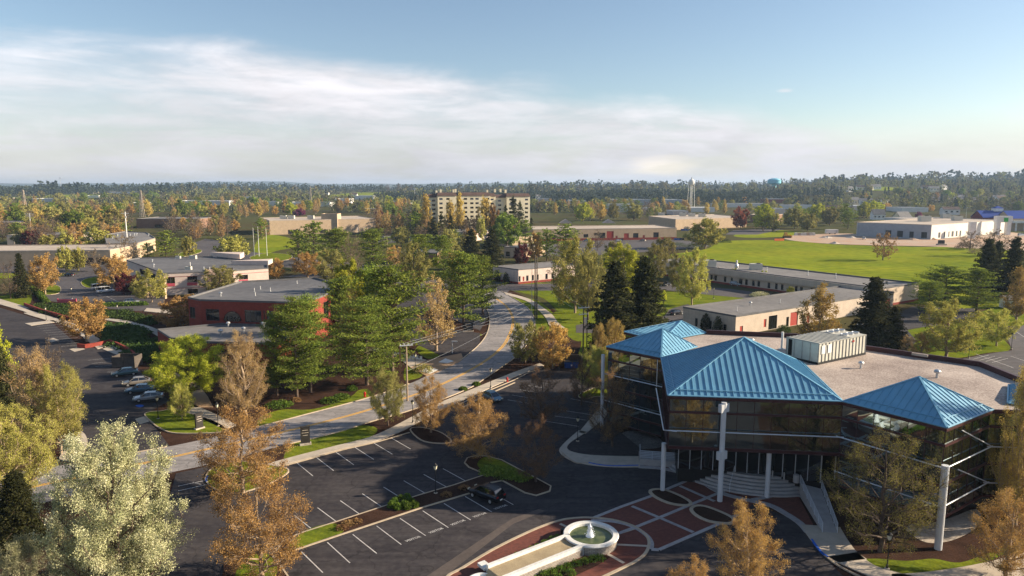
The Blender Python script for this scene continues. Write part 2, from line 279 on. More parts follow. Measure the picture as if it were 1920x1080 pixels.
class MB:
    def __init__(s): s.v = []; s.f = []; s.m = []; s.cur = 0; s.mats = []
    def use(s, m):
        if m not in s.mats: s.mats.append(m)
        s.cur = s.mats.index(m); return s
    def add(s, vs, fs):
        o = len(s.v); s.v += [tuple(v) for v in vs]
        for f in fs: s.f.append([i + o for i in f]); s.m.append(s.cur)
    def box(s, c, d, rz=0, top=1.0):
        x, y, z = d[0] / 2, d[1] / 2, d[2] / 2; cs, sn = math.cos(rz), math.sin(rz); vs = []
        for dz, k in ((-z, 1), (z, top)):
            for dx, dy in ((-x, -y), (x, -y), (x, y), (-x, y)):
                dx *= k; dy *= k; vs.append((c[0] + dx * cs - dy * sn, c[1] + dx * sn + dy * cs, c[2] + dz))
        s.add(vs, [(3, 2, 1, 0), (4, 5, 6, 7), (0, 1, 5, 4), (1, 2, 6, 5), (2, 3, 7, 6), (3, 0, 4, 7)])
    def beam(s, p, q, w, h=None, up=(0, 0, 1)):
        p, q = Vector(p), Vector(q); h = h or w; d = (q - p).normalized(); u = Vector(up)
        if abs(d.dot(u)) > .98: u = Vector((1, 0, 0))
        a = d.cross(u).normalized() * w / 2; b = a.cross(d).normalized() * h / 2; vs = []
        for c in (p, q): vs += [c - a - b, c + a - b, c + a + b, c - a + b]
        s.add(vs, [(3, 2, 1, 0), (4, 5, 6, 7), (0, 1, 5, 4), (1, 2, 6, 5), (2, 3, 7, 6), (3, 0, 4, 7)])
    def tube(s, pts, r, n=8, cap=True):
        pts = [Vector(p) for p in pts]; rs = r if isinstance(r, (list, tuple)) else [r] * len(pts); o = []
        for i, p in enumerate(pts):
            d = (pts[min(i + 1, len(pts) - 1)] - pts[max(i - 1, 0)]).normalized(); u = Vector((0, 0, 1)) if abs(d.z) < .95 else Vector((1, 0, 0))
            a = d.cross(u).normalized(); b = a.cross(d)
            for k in range(n):
                t = 2 * math.pi * k / n; o.append(p + (a * math.cos(t) + b * math.sin(t)) * rs[i])
        fs = [(i * n + k, i * n + (k + 1) % n, (i + 1) * n + (k + 1) % n, (i + 1) * n + k) for i in range(len(pts) - 1) for k in range(n)]
        if cap: fs += [tuple(range(n))[::-1], tuple((len(pts) - 1) * n + k for k in range(n))]
        s.add(o, fs)
    def lathe(s, c, prof, n=16):
        o = []
        for r, z in prof:
            for k in range(n): t = 2 * math.pi * k / n; o.append((c[0] + r * math.cos(t), c[1] + r * math.sin(t), c[2] + z))
        s.add(o, [(i * n + k, i * n + (k + 1) % n, (i + 1) * n + (k + 1) % n, (i + 1) * n + k) for i in range(len(prof) - 1) for k in range(n)] + [tuple((len(prof) - 1) * n + k for k in range(n))])
    def poly(s, pts, z):
        vs = [(p[0], p[1], z if not callable(z) else z(p[0], p[1])) for p in pts]
        tr = tessellate_polygon([[Vector((v[0], v[1], 0)) for v in vs]])
        fs = []
        for t in tr:
            a, b, c = (vs[i] for i in t); cr = (b[0] - a[0]) * (c[1] - a[1]) - (b[1] - a[1]) * (c[0] - a[0])
            fs.append(tuple(t) if cr > 0 else tuple(t)[::-1])
        s.add(vs, fs)
    def prism(s, pts, z0, z1):
        pts = ccw(pts); n = len(pts); s.poly(pts, z1)
        s.add([(p[0], p[1], z0) for p in pts] + [(p[0], p[1], z1) for p in pts], [(i, (i + 1) % n, n + (i + 1) % n, n + i) for i in range(n)])
    def build(s, name, m=None, parent=None, smoothit=False, origin=None):
        me = bpy.data.meshes.new(name); vs = s.v
        if origin: vs = [(v[0] - origin[0], v[1] - origin[1], v[2] - origin[2]) for v in vs]
        me.from_pydata(vs, [], s.f)
        for q in (s.mats or [m]): me.materials.append(M[q] if isinstance(q, str) else q)
        if s.mats: me.polygons.foreach_set('material_index', s.m)
        if smoothit: me.polygons.foreach_set('use_smooth', [True] * len(me.polygons))
        me.update(); o = bpy.data.objects.new(name, me); COL.objects.link(o)
        if parent:
            o.parent = parent
            if origin is None and not parent.get('_loc'): o.matrix_parent_inverse = Matrix.Translation(-parent.location)
        elif origin: o.location = origin
        return o
def ccw(p):
    p = [tuple(q[:2]) for q in p]; a = sum(p[i][0] * p[(i + 1) % len(p)][1] - p[(i + 1) % len(p)][0] * p[i][1] for i in range(len(p)))
    return p if a > 0 else p[::-1]
def thing(name, label, cat, loc=(0, 0, 0), group=None, rz=0, local=False):
    o = bpy.data.objects.new(name, None); COL.objects.link(o); o.location = loc; o.rotation_euler.z = rz; o.empty_display_size = .5
    tag(o, label, cat, group)
    if local: o['_loc'] = 1
    return o
def tag(o, label, cat, group=None):
    o['label'] = label; o['category'] = cat
    if group: o['group'] = group
    return o
def dup(root, loc, rz, label, scale=None, group=None):
    r = root.copy(); COL.objects.link(r); r.location = loc; r.rotation_euler = (0, 0, rz); r['label'] = label
    if scale: r.scale = scale
    if group: r['group'] = group
    for ch in root.children:
        c = ch.copy(); COL.objects.link(c); c.parent = r
        for g in ch.children: d = g.copy(); COL.objects.link(d); d.parent = c
    return r
def cat_rom(p, n=6, closed=False):
    out = []; L_ = len(p)
    for i in range(L_ if closed else L_ - 1):
        q = [p[(i + k - 1) % L_] if closed else p[min(max(i + k - 1, 0), L_ - 1)] for k in range(4)]
        for j in range(n):
            t = j / n; out.append(tuple(.5 * ((2 * q[1][a]) + (-q[0][a] + q[2][a]) * t + (2 * q[0][a] - 5 * q[1][a] + 4 * q[2][a] - q[3][a]) * t * t + (-q[0][a] + 3 * q[1][a] - 3 * q[2][a] + q[3][a]) * t ** 3) for a in (0, 1)))
    if not closed: out.append(tuple(p[-1]))
    return out
def GP(pts, h=0): return [G(p[0], p[1], h) for p in pts]
_zc = {}
def sheet(name, pts, z, m, sm=False):
    w = GP(pts)
    if name == 'lawn' and z < .025: k = _zc['l'] = _zc.get('l', 0) + 1; z = .013 + .001 * k
    if name in ('parking_lot', 'road') and z < .04: k = _zc['p'] = _zc.get('p', 0) + 1; z = .028 + .0008 * k
    if sm: w = cat_rom(w, 5, True)
    b = MB(); b.poly(w, z); o = b.build(name, m); o['kind'] = 'structure'; return o
def offs(path, d, closed=False):
    out = []; n = len(path)
    for i in range(n):
        a = path[(i - 1) % n] if closed or i else path[0]; b = path[(i + 1) % n] if closed or i < n - 1 else path[-1]
        t = Vector((b[0] - a[0], b[1] - a[1]))
        if t.length < 1e-6: t = Vector((1, 0))
        t.normalize(); out.append((path[i][0] - t.y * d, path[i][1] + t.x * d))
    return out
def strip(b, path, w, z0, z1=None, closed=False):
    l = offs(path, w / 2, closed); r = offs(path, -w / 2, closed); n = len(path); k = n if closed else n - 1
    if z1 is None:
        b.add([(p[0], p[1], z0) for p in l] + [(p[0], p[1], z0) for p in r], [(n + i, n + (i + 1) % n, (i + 1) % n, i) for i in range(k)])
    else:
        vs = [(p[0], p[1], z) for z in (z0, z1) for q in (l, r) for p in q]
        fs = []
        for i in range(k):
            j = (i + 1) % n; fs += [(3 * n + i, 3 * n + j, 2 * n + j, 2 * n + i), (i, j, 2 * n + j, 2 * n + i), (n + j, n + i, 3 * n + i, 3 * n + j)]
        b.add(vs, fs)
def kerb(pts, closed=False, w=.16, h=.15, sm=True, m='kerb', world=False):
    p = pts if world else GP(pts)
    if sm: p = cat_rom(p, 5, closed)
    b = MB(); strip(b, p, w, -.02, h, closed); o = b.build('kerb', m); o['kind'] = 'structure'; return o
def island(name, pts, m, sm=True, hk=.15, kw=.18):
    w = GP(pts); w = cat_rom(w, 4, True) if sm else w; w = ccw(w)
    b = MB(); b.poly(w, hk - .03); o = b.build(name, m); o['kind'] = 'structure'
    kerb(offs(w, -kw * .3, True), True, w=kw, h=hk, sm=False, world=True); return o
# ---------------------------------------------------------------- ground, roads, lots
def ground():
    ys = sorted(set([-150, 0] + [i * 60 for i in range(1, 10)] + [600 + i * 100 for i in range(30)] + [3700, 4200, 5000, 6500, 8500, 11000]))
    xs = sorted(set([s * v for s in (-1, 1) for v in (0, 60, 120, 200, 300, 400, 500, 600, 700, 800, 900, 1000, 1150, 1300, 1500, 1800, 2200, 2800, 3600, 4800, 6500, 9000, 11000)]))
    b = MB(); vs = [(x, y, gz(x, y)) for y in ys for x in xs]; n = len(xs)
    b.add(vs, [(j * n + i, j * n + i + 1, (j + 1) * n + i + 1, (j + 1) * n + i) for j in range(len(ys) - 1) for i in range(n - 1)])
    o = b.build('ground', 'ground', smoothit=True); o['kind'] = 'structure'
    b = MB(); N_ = 160; rng = random.Random(4)
    for row, (D, hh, sd) in enumerate(((7800, 78, 1), (9600, 112, 5))):
        top = []
        for i in range(N_ + 1):
            x = -9500 + 19000 * i / N_; u = x / 1000.
            z = hh * (.72 + .16 * math.sin(u * .9 + sd) + .10 * math.sin(u * 2.3 + sd * 2) + .05 * math.sin(u * 5.1 + sd))
            z -= 34 * smooth((x - 500) / 3500.)
            top.append((x, D + 300 * math.sin(u), z))
        vs = [(x, y - 900, 10) for x, y, z in top] + top + [(x, y + 900, 10) for x, y, z in top]; k = N_ + 1
        b.add(vs, [(r * k + i, r * k + i + 1, (r + 1) * k + i + 1, (r + 1) * k + i) for r in range(2) for i in range(N_)])
    o = b.build('hills', 'hill', smoothit=True); o['kind'] = 'structure'
ground()
S = sheet
M['rockdark'] = mat('shaded_river_rock', (.22, .20, .18), scale=4, col2=(.06, .055, .05), bump=.8)  # darker rock for the left bed, its shade put into the colour
# near turf / planting base under everything
S('mulch_bed', [(-500, 1300), (-200, 640), (60, 540), (420, 560), (700, 560), (900, 545), (960, 545), (1080, 600), (1130, 700), (1400, 700), (1900, 640), (2300, 800), (2600, 1500)], .012, 'mulch')
# lawns
S('lawn', [(930, 528), (1060, 533), (1110, 545), (1130, 575), (1090, 600), (1075, 612), (1060, 600), (1020, 560), (975, 548)], .018, 'grass', True)
S('lawn', [(945, 551), (975, 556), (1010, 565), (1040, 590), (1055, 615), (1010, 620), (1002, 600), (985, 572)], .018, 'grass', True)
S('lawn', [(1040, 585), (1120, 575), (1150, 610), (1085, 640), (1050, 610)], .015, 'grass', True)
S('lawn', [(1075, 600), (1090, 640), (1080, 680), (1110, 700), (1150, 690), (1160, 640), (1130, 600)], .018, 'grass', True)
S('lawn', [(1215, 545), (1270, 548), (1380, 556), (1440, 562), (1350, 572), (1280, 585), (1230, 592), (1205, 570)], .018, 'grass', True)
S('lawn', [(1660, 640), (1700, 620), (1800, 600), (1900, 570), (2100, 580), (2100, 640), (1905, 610), (1880, 630), (1895, 655), (1850, 662), (1790, 672), (1720, 668)], .018, 'grass', True)
S('lawn', [(486, 801), (490, 781), (530, 768), (580, 768), (625, 757), (660, 742), (672, 732), (689, 730), (696, 743), (655, 758), (600, 774), (540, 790)], .018, 'grass', True)
S('lawn', [(540, 834), (560, 822), (600, 808), (650, 800), (690, 798), (708, 806), (690, 822), (640, 838), (575, 852), (535, 862), (536, 845)], .022, 'grass', True)
S('lawn', [(760, 690), (780, 680), (795, 690), (790, 706), (772, 712), (758, 712)], .018, 'grass', True)
S('lawn', [(795, 645), (830, 650), (825, 668), (800, 672), (780, 655)], .018, 'grass', True)
S('lawn', [(840, 632), (860, 621), (880, 622), (905, 628), (880, 634), (845, 642)], .018, 'grass', True)
S('lawn', [(0, 555), (40, 548), (60, 552), (48, 575), (0, 560), (-40, 550)], .018, 'grass', True)
S('grass_field', [(1130, 500), (1210, 480), (1290, 473), (1330, 465), (1360, 452), (1470, 451), (1560, 458), (1720, 463), (1822, 462), (1900, 470), (1900, 560), (1720, 570), (1500, 530), (1330, 510), (1200, 510)], .05, 'field', True)
S('lawn', [(1375, 442), (1420, 432), (1470, 432), (1520, 440), (1420, 446)], .08, 'field', True)
S('lawn', [(480, 455), (500, 440), (545, 447), (555, 462), (520, 470), (480, 480)], .03, 'field', True)
S('lawn', [(0, 500), (30, 505), (30, 520), (-30, 520)], .03, 'field', True)
S('construction_yard', [(1470, 447), (1500, 440), (1590, 438), (1640, 440), (1900, 436), (2000, 470), (1830, 466), (1740, 462), (1600, 459), (1510, 454)], .09, 'dirt', True)
S('lawn', [(970, 455), (1010, 450), (1030, 455), (1000, 462), (965, 462)], .05, 'field', True)
b = MB(); b.poly([(66.5, 30), (170, 30), (170, 140), (78, 96), (70, 86), (68, 72)], .0125); o = b.build('lawn', 'grass'); o['kind'] = 'structure'
# far pastures
for i, q in enumerate([[(-520, 1900), (-380, 1800), (-330, 2250), (-520, 2400)], [(-1250, 1700), (-1020, 1600), (-1000, 2000), (-1300, 2100)], [(700, 1480), (820, 1450), (860, 1640), (720, 1700)], [(930, 1180), (1060, 1160), (1120, 1300), (980, 1330)]]):
    b = MB(); b.poly(q, lambda x, y: gz(x, y) + 2.0); o = b.build('pasture', 'field'); o['kind'] = 'structure'
# asphalt lots
S('parking_lot', [(-500, 640), (-200, 555), (0, 577), (100, 607), (150, 650), (215, 656), (250, 680), (290, 730), (318, 752), (275, 775), (290, 800), (322, 842), (240, 856), (163, 868), (165, 830), (135, 795), (60, 765), (-100, 760), (-400, 900)], .030, 'asphalt')
S('parking_lot', [(80, 563), (90, 535), (110, 520), (150, 512), (210, 508), (260, 540), (310, 562), (300, 582), (245, 583), (190, 577), (150, 572)], .030, 'asphalt2')
S('road', [(340, 480), (365, 455), (385, 448), (420, 452), (450, 470), (520, 478), (620, 490), (740, 500), (810, 520), (880, 530), (965, 535), (940, 560), (900, 545), (780, 534), (640, 512), (520, 500), (430, 490), (370, 490)], .034, 'asphalt2')
S('parking_lot', [(520, 520), (640, 520), (720, 525), (780, 540), (760, 560), (900, 620), (935, 560), (900, 545), (780, 530), (640, 505)], .026, 'asphalt2')
S('parking_lot', [(755, 540), (790, 545), (800, 575), (800, 610), (900, 625), (900, 665), (862, 685), (820, 664), (770, 640), (735, 600)], .030, 'asphalt')
S('parking_lot', [(920, 528), (975, 533), (1100, 530), (1220, 533), (1290, 535), (1370, 542), (1480, 556), (1430, 562), (1330, 553), (1240, 543), (1130, 548), (1040, 545), (960, 545)], .030, 'asphalt2')
S('parking_lot', [(1010, 462), (1120, 448), (1270, 450), (1320, 455), (1330, 462), (1250, 470), (1130, 478), (1010, 482), (940, 470)], .06, 'asphalt2')
S('parking_lot', [(1360, 440), (1375, 432), (1420, 430), (1470, 430), (1420, 440)], .09, 'asphalt2')
S('parking_lot', [(1660, 600), (1710, 575), (1830, 575), (1830, 600), (1700, 618), (1720, 640), (1690, 660), (1600, 660), (1560, 640)], .034, 'asphalt')
S('parking_lot', [(1885, 625), (1930, 605), (2100, 600), (2300, 800), (2150, 820), (1860, 720), (1790, 676), (1850, 664), (1898, 657)], .034, 'asphalt2')
S('parking_lot', [(1080, 610), (1100, 606), (1140, 612), (1140, 625), (1080, 624)], .034, 'asphalt2')
S('parking_lot', [(1255, 580), (1290, 570), (1330, 600), (1300, 615), (1240, 600)], .034, 'asphalt2')
S('parking_lot', [(0, 478), (200, 478), (230, 500), (200, 512), (0, 512), (-200, 500)], .03, 'asphalt2')
S('parking_lot', [(700, 455), (880, 455), (900, 440), (720, 440)], .06, 'asphalt2')
S('parking_lot', [(-60, 1500), (150, 1180), (300, 1000), (330, 888), (392, 874), (520, 878), (640, 845), (767, 812), (860, 756), (1012, 688), (1075, 690), (1130, 745), (1150, 800), (1250, 880), (1500, 980), (1560, 1060), (1700, 1200), (2000, 1500)], .030, 'asphalt')
S('patched_strip', [(780, 1095), (802, 1080), (960, 973), (1010, 955), (1022, 958), (962, 983), (838, 1078), (810, 1100)], .0405, 'seal')
# main road
top = [(-300, 960), (0, 893), (100, 874), (150, 868), (310, 839), (400, 820), (490, 799), (565, 780), (692, 746), (767, 720), (807, 702), (865, 675), (895, 650), (912, 628), (918, 606), (917, 590), (910, 575), (905, 560), (905, 548)]
bot = [(-300, 1040), (0, 965), (125, 932), (322, 886), (387, 873), (455, 856), (530, 836), (630, 812), (700, 790), (760, 773), (830, 749), (883, 727), (908, 711), (940, 689), (970, 667), (992, 640), (1002, 615), (1003, 597), (990, 578), (967, 562), (940, 546)]
tw, bw = cat_rom(GP(top), 5), cat_rom(GP(bot), 5)
def road():
    def res(p, n):
        p = np.array(p); d = np.r_[0, np.cumsum(np.hypot(*np.diff(p, axis=0).T))]; t = np.linspace(0, d[-1], n); return np.c_[np.interp(t, d, p[:, 0]), np.interp(t, d, p[:, 1])]
    a, c = res(tw, 90), res(bw, 90); b = MB()
    b.add([(*p, .042) for p in a] + [(*p, .042) for p in c], [(90 + i, 91 + i, i + 1, i) for i in range(89)])
    o = b.build('road', 'road'); o['kind'] = 'structure'
    yl = cat_rom(GP([(-300, 1000), (0, 927), (92, 907), (200, 884), (320, 858), (369, 847), (507, 816), (540, 808), (630, 786), (697, 767), (782, 739), (830, 720), (880, 695), (917, 672), (942, 650), (953, 633), (960, 615), (962, 600), (958, 587), (947, 572), (927, 558)]), 6)
    b = MB(); strip(b, offs(yl, .2), .22, .046); strip(b, offs(yl, -.2), .22, .046); o2 = b.build('road_marking', 'yellow'); o2['kind'] = 'structure'
road()
kerb(top[3:5] + [(312, 838)], sm=False); kerb([(480, 802)] + top[7:10]); kerb([(862, 677), (895, 650), (912, 628), (918, 606), (917, 590), (910, 575), (905, 562)])
kerb([(387, 873), (392, 872)], sm=False); kerb(bot[6:18]); kerb(bot[17:])
# pavements
def pave(pts_l, pts_r, z=.12, m='concrete', sm=True):
    l, r = GP(pts_l), GP(pts_r)
    if sm: l, r = cat_rom(l, 4), cat_rom(r, 4)
    b = MB(); b.prism(l + r[::-1], 0, z); o = b.build('pavement', m); o['kind'] = 'structure'; return o
pave([(497, 872), (555, 856), (625, 838), (695, 820), (745, 797), (805, 765), (855, 743), (960, 700), (1012, 682)], [(517, 876), (575, 861), (640, 843), (705, 828), (760, 806), (815, 775), (862, 754), (962, 709), (1020, 686)])
kerb([(400, 893), (470, 885), (517, 878), (575, 863), (640, 845), (705, 830), (768, 812)])
kerb([(860, 760), (905, 738), (962, 714), (990, 700), (1018, 690)]); kerb([(860, 769), (905, 745), (965, 718)], w=.3, h=.12)
pave([(945, 548), (990, 560), (1015, 575), (1035, 590), (1046, 605), (1060, 616)], [(948, 553), (985, 564), (1005, 578), (1022, 595), (1030, 612), (1066, 625)][:5])
pave([(1085, 812), (1120, 770), (1128, 762)], [(1098, 814), (1132, 786), (1140, 775)], sm=False)
pave([(1085, 808), (1055, 835), (1050, 850), (1078, 867), (1135, 876), (1200, 877)], [(1100, 811), (1068, 832), (1066, 845), (1095, 853), (1140, 856), (1200, 857)])
pave([(-300, 490), (0, 571), (45, 588), (85, 600), (125, 612), (165, 640), (183, 655)], [(-300, 480), (0, 561), (50, 580), (95, 594), (140, 608), (185, 635), (200, 650)])
pave([(47, 607), (100, 601)], [(58, 611), (108, 604)], sm=False); pave([(195, 600), (230, 606), (275, 620), (298, 632)], [(200, 597), (240, 602), (285, 614), (300, 622)])
pave([(192, 655), (225, 668), (250, 690)], [(210, 648), (240, 665), (262, 685)], sm=False)
pave([(150, 868), (112, 862), (122, 845), (131, 830), (128, 815), (122, 800)], [(152, 868), (162, 838), (164, 826), (158, 814), (145, 805), (130, 798)][:6])
pave([(345, 770), (385, 790), (420, 806)], [(360, 758), (410, 780), (445, 798)], sm=False); pave([(290, 700), (310, 712), (345, 748), (365, 765)], [(330, 700), (370, 720), (390, 745), (400, 765)], sm=False, m='paver_tan')
pave([(770, 690), (800, 676), (865, 663), (868, 672)], [(800, 706), (812, 702), (860, 680), (868, 674)], z=.10, sm=False, m='paver_tan')
for q in ([(822, 680), (835, 673), (851, 678), (838, 682)], [(788, 697), (803, 689), (822, 694), (806, 702)]):
    b = MB(); b.prism(GP(q), .09, .125); o = b.build('plaza_slab', 'white'); o['kind'] = 'structure'
pave([(700, 652), (750, 662), (800, 676)], [(690, 656), (745, 670), (770, 690)], sm=False); pave([(450, 556), (500, 548)], [(455, 560), (505, 552)], sm=False)
pave([(270, 620 - 36), (330, 590)], [(275, 578), (330, 582)], sm=False)
pave([(1552, 1046), (1580, 1060), (1640, 1085), (1700, 1100)], [(1607, 1037), (1640, 1062), (1690, 1077), (1730, 1085)])
pave([(1500, 985), (1525, 1020), (1552, 1046), (1570, 1057)], [(1575, 990), (1590, 1015), (1607, 1037), (1625, 1050)])
pave([(1670, 1092), (1760, 1100), (1900, 1085), (2000, 1060)], [(1672, 1078), (1740, 1074), (1850, 1056), (1990, 1020)])
kerb([(1522, 1013), (1540, 1036), (1560, 1054), (1590, 1072), (1640, 1095)])
S('lawn', [(1615, 1050), (1650, 1048), (1700, 1052), (1750, 1048), (1800, 1055), (1860, 1035), (1900, 1025), (1850, 1054), (1740, 1073), (1672, 1077), (1640, 1062)], .024, 'grass', True)
for pts in ([(1522, 1013), (1528, 1022), (1540, 1037), (1553, 1047)], [(1104, 869), (1125, 873), (1150, 875), (1197, 874)], [(388, 905), (387, 900), (389, 894)]):
    kerb(pts, w=.2, h=.165, m='bluepaint')
kerb([(1052, 848), (1078, 868), (1104, 869)], w=.16)
# islands
island('lawn', [(272, 778), (283, 773), (300, 772), (330, 768), (360, 778), (400, 790), (425, 806), (405, 812), (330, 813), (300, 803), (285, 792)], 'grass')
island('mulch_bed', [(512, 1047), (560, 1030), (640, 1003), (790, 953), (880, 926), (915, 907), (942, 902), (985, 925), (1005, 930), (1030, 922), (1032, 913), (1008, 900), (970, 880), (940, 864), (912, 857), (893, 856), (877, 860), (872, 869), (880, 877), (912, 891), (852, 911), (790, 929), (717, 952), (632, 980), (560, 1003), (530, 1018)], 'mulch', sm=False)
island('lawn', [(389, 905), (388, 892), (405, 875), (440, 866), (500, 873), (540, 882), (520, 900), (470, 920), (440, 925), (405, 918)], 'grass')
S('lawn', [(540, 1032), (555, 1008), (590, 990), (628, 984), (645, 998), (610, 1012), (560, 1029)], .135, 'grass', True)
S('lawn', [(895, 872), (912, 858), (940, 866), (985, 888), (1000, 899), (960, 899), (915, 890)], .135, 'grass', True)
kerb([(512, 1047), (528, 1065), (545, 1090)], sm=False)
S('mulch_bed', [(512, 1050), (545, 1095), (400, 1200), (420, 1060), (470, 1030)], .12, 'mulch'); S('lawn', [(460, 1050), (500, 1040), (520, 1075), (480, 1110), (440, 1090)], .125, 'grass', True)
island('mulch_bed', [(770, 806), (790, 803), (820, 810), (838, 820), (845, 830), (820, 832), (790, 826)], 'mulch')
island('lawn', [(1085, 742), (1120, 727), (1145, 728), (1160, 745), (1120, 744), (1098, 748)], 'grass')
island('lawn', [(152, 512 + 18), (165, 522), (200, 519), (225, 525), (200, 535), (165, 540)], 'grass'); island('lawn', [(70, 545), (95, 535), (112, 538), (110, 550), (80, 553)], 'grass')
island('lawn', [(335, 478), (345, 472), (372, 468), (378, 472), (362, 478), (340, 482)], 'grass'); island('lawn', [(470, 482), (500, 475), (545, 478), (540, 487), (500, 490), (475, 488)], 'grass')
S('lawn', [(1062, 842), (1075, 828), (1105, 812), (1140, 800), (1160, 820), (1120, 850), (1080, 851)], .02, 'grass', True)
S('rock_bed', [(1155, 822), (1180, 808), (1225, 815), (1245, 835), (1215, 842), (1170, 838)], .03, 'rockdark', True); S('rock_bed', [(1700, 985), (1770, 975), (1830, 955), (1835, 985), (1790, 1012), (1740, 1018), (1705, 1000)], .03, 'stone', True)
# parking lines
def lines(segs, w=.1, z=.0425, nm='parking_line'):
    b = MB()
    for p, q in segs: strip(b, [G(*p), G(*q)], w, z)
    o = b.build(nm, 'linewhite'); o['kind'] = 'structure'
c2 = lambda x, y: (480 + x / 4, 810 + y / 4)
R1 = [((300, 228), (427, 332)), ((450, 190), (583, 292)), ((600, 153), (733, 248)), ((742, 117), (883, 208)), ((880, 82), (1022, 168)), ((1018, 48), (1160, 130))]
R2 = [((285, 625), (425, 735)), ((462, 570), (610, 680)), ((632, 517), (787, 625)), ((798, 465), (953, 570)), ((957, 415), (1115, 513)), ((1108, 367), (1278, 467)), ((1258, 320), (1430, 415)), ((1403, 277), (1573, 370))]
R3 = [((340, 900), (502, 1058)), ((535, 830), (705, 985)), ((725, 770), (905, 913)), ((905, 707), (1090, 847)), ((1080, 650), (1272, 780)), ((1250, 593), (1443, 720)), ((1410, 538), (1610, 662)), ((1568, 485), (1768, 602)), ((1740, 440), (1930, 548))]
lines([(c2(*p), c2(*q)) for p, q in R1 + R2 + R3])
lines([((1037, 780), (1098, 788)), ((1022, 790), (1085, 800)), ((1050, 769), (1115, 779)), ((960, 741), (1003, 748)), ((952, 750), (992, 757)), ((975, 731), (1010, 737)), ((990, 723), (1022, 728)), ((1070, 748), (1125, 758)), ((1002, 716), (1030, 720))])
lines([((70 + 5 * i, 612 + 4.2 * i), (116 + 5 * i, 608 + 4.2 * i)) for i in range(10)] + [((165 + 7 * i, 676 + 6 * i), (210 + 7 * i, 671 + 6 * i)) for i in range(3)] + [((228 + 9 * i, 722 + 8 * i), (290, 722 + 8 * i - 3)) for i in range(-3, 5)])
lines([((334, 912), (387, 901)), ((334, 921), (387, 909)), ((362, 905), (378, 909)), ((200, 556), (235, 572)), ((236, 574), (216, 565)), ((1895, 668), (1930, 680)), ((1830, 664), (1900, 690)), ((930, 552), (960, 549)), ((925, 556), (955, 553)), ((190, 552), (215, 548)), ((1905, 622), (1920, 632))], .13)
lines([((1860 - 12 * i, 680 - 2 * i), (1890 - 12 * i, 672 - 2 * i)) for i in range(4)])
def word(txt, p, q, size, z=.0435):                # painted word on the asphalt, p -> q gives the baseline
    a, b_ = Vector(G(*p)), Vector(G(*q)); cu = bpy.data.curves.new('painted_word', 'FONT'); cu.body = txt; cu.size = 1; cu.align_x = 'LEFT'; cu.resolution_u = 2; cu.offset = .012
    o = bpy.data.objects.new('tmp', cu); COL.objects.link(o); dg = bpy.context.evaluated_depsgraph_get(); me = bpy.data.meshes.new_from_object(o.evaluated_get(dg)); bpy.data.objects.remove(o)
    xs = [v.co.x for v in me.vertices]; s = (b_ - a).length / (max(xs) - min(xs)); me.transform(Matrix.Diagonal((s, s * size, 1, 1)))
    me.materials.clear(); me.materials.append(M['linewhite'])
    w = bpy.data.objects.new('painted_word', me); COL.objects.link(w); w.location = (a.x, a.y, z); w.rotation_euler.z = math.atan2(b_.y - a.y, b_.x - a.x); w['kind'] = 'structure'; return w
for p, q in (((1128, 828), (1240, 790)), ((1305, 765), (1410, 727)), ((1470, 705), (1575, 667)), ((1636, 645), (1735, 612)), ((1795, 585), (1890, 553))): word('VISITOR', c2(*p), c2(*q), 1.1)
for q in ([(253, 786), (270, 781), (282, 790), (262, 796)], [(85, 638), (100, 634), (112, 638), (97, 642)], [(130, 655), (150, 650), (160, 655), (140, 660)]): S('concrete_pad', q, .0415, 'concrete')
S('accessible_symbol', [(254, 761), (262, 759), (270, 761), (262, 764)], .0425, 'bluepaint', True)
# ---------------------------------------------------------------- buildings
def wallgrid(b, bw, p0, p1, z0, z1, ops, wallm, depth=.18):
    L = math.hypot(p1[0] - p0[0], p1[1] - p0[1]); dx, dy = (p1[0] - p0[0]) / L, (p1[1] - p0[1]) / L; nx, ny = dy, -dx
    xs = sorted(set([0, L] + [v for o in ops for v in (o[0], o[1])])); zs = sorted(set([z0, z1] + [v for o in ops for v in (o[2], o[3])]))
    P = lambda s, z, d=0: (p0[0] + dx * s - nx * d, p0[1] + dy * s - ny * d, z)
    b.use(wallm)
    for i in range(len(xs) - 1):
        for j in range(len(zs) - 1):
            cx, cz = (xs[i] + xs[i + 1]) / 2, (zs[j] + zs[j + 1]) / 2
            if any(o[0] < cx < o[1] and o[2] < cz < o[3] for o in ops): continue
            b.add([P(xs[i], zs[j]), P(xs[i + 1], zs[j]), P(xs[i + 1], zs[j + 1]), P(xs[i], zs[j + 1])], [(0, 1, 2, 3)])
    for s0, s1, a, c in [o[:4] for o in ops]:
        q = [(s0, a), (s1, a), (s1, c), (s0, c)]
        b.add([P(s, z) for s, z in q] + [P(s, z, depth) for s, z in q], [(i, (i + 1) % 4, 4 + (i + 1) % 4, 4 + i)[::-1] for i in range(4)])
    return P
def wfrac(p0, p1, px, z):                          # distance along a wall at which it is seen at column px
    L = math.hypot(p1[0] - p0[0], p1[1] - p0[1]); lo, hi = -.5, 1.5
    f = lambda t: proj(p0[0] + (p1[0] - p0[0]) * t, p0[1] + (p1[1] - p0[1]) * t, z)[0]
    inc = f(1) > f(0)
    for _ in range(40):
        m = (lo + hi) / 2
        if (f(m) < px) == inc: lo = m
        else: hi = m
    return min(max(lo, .003), .997) * L
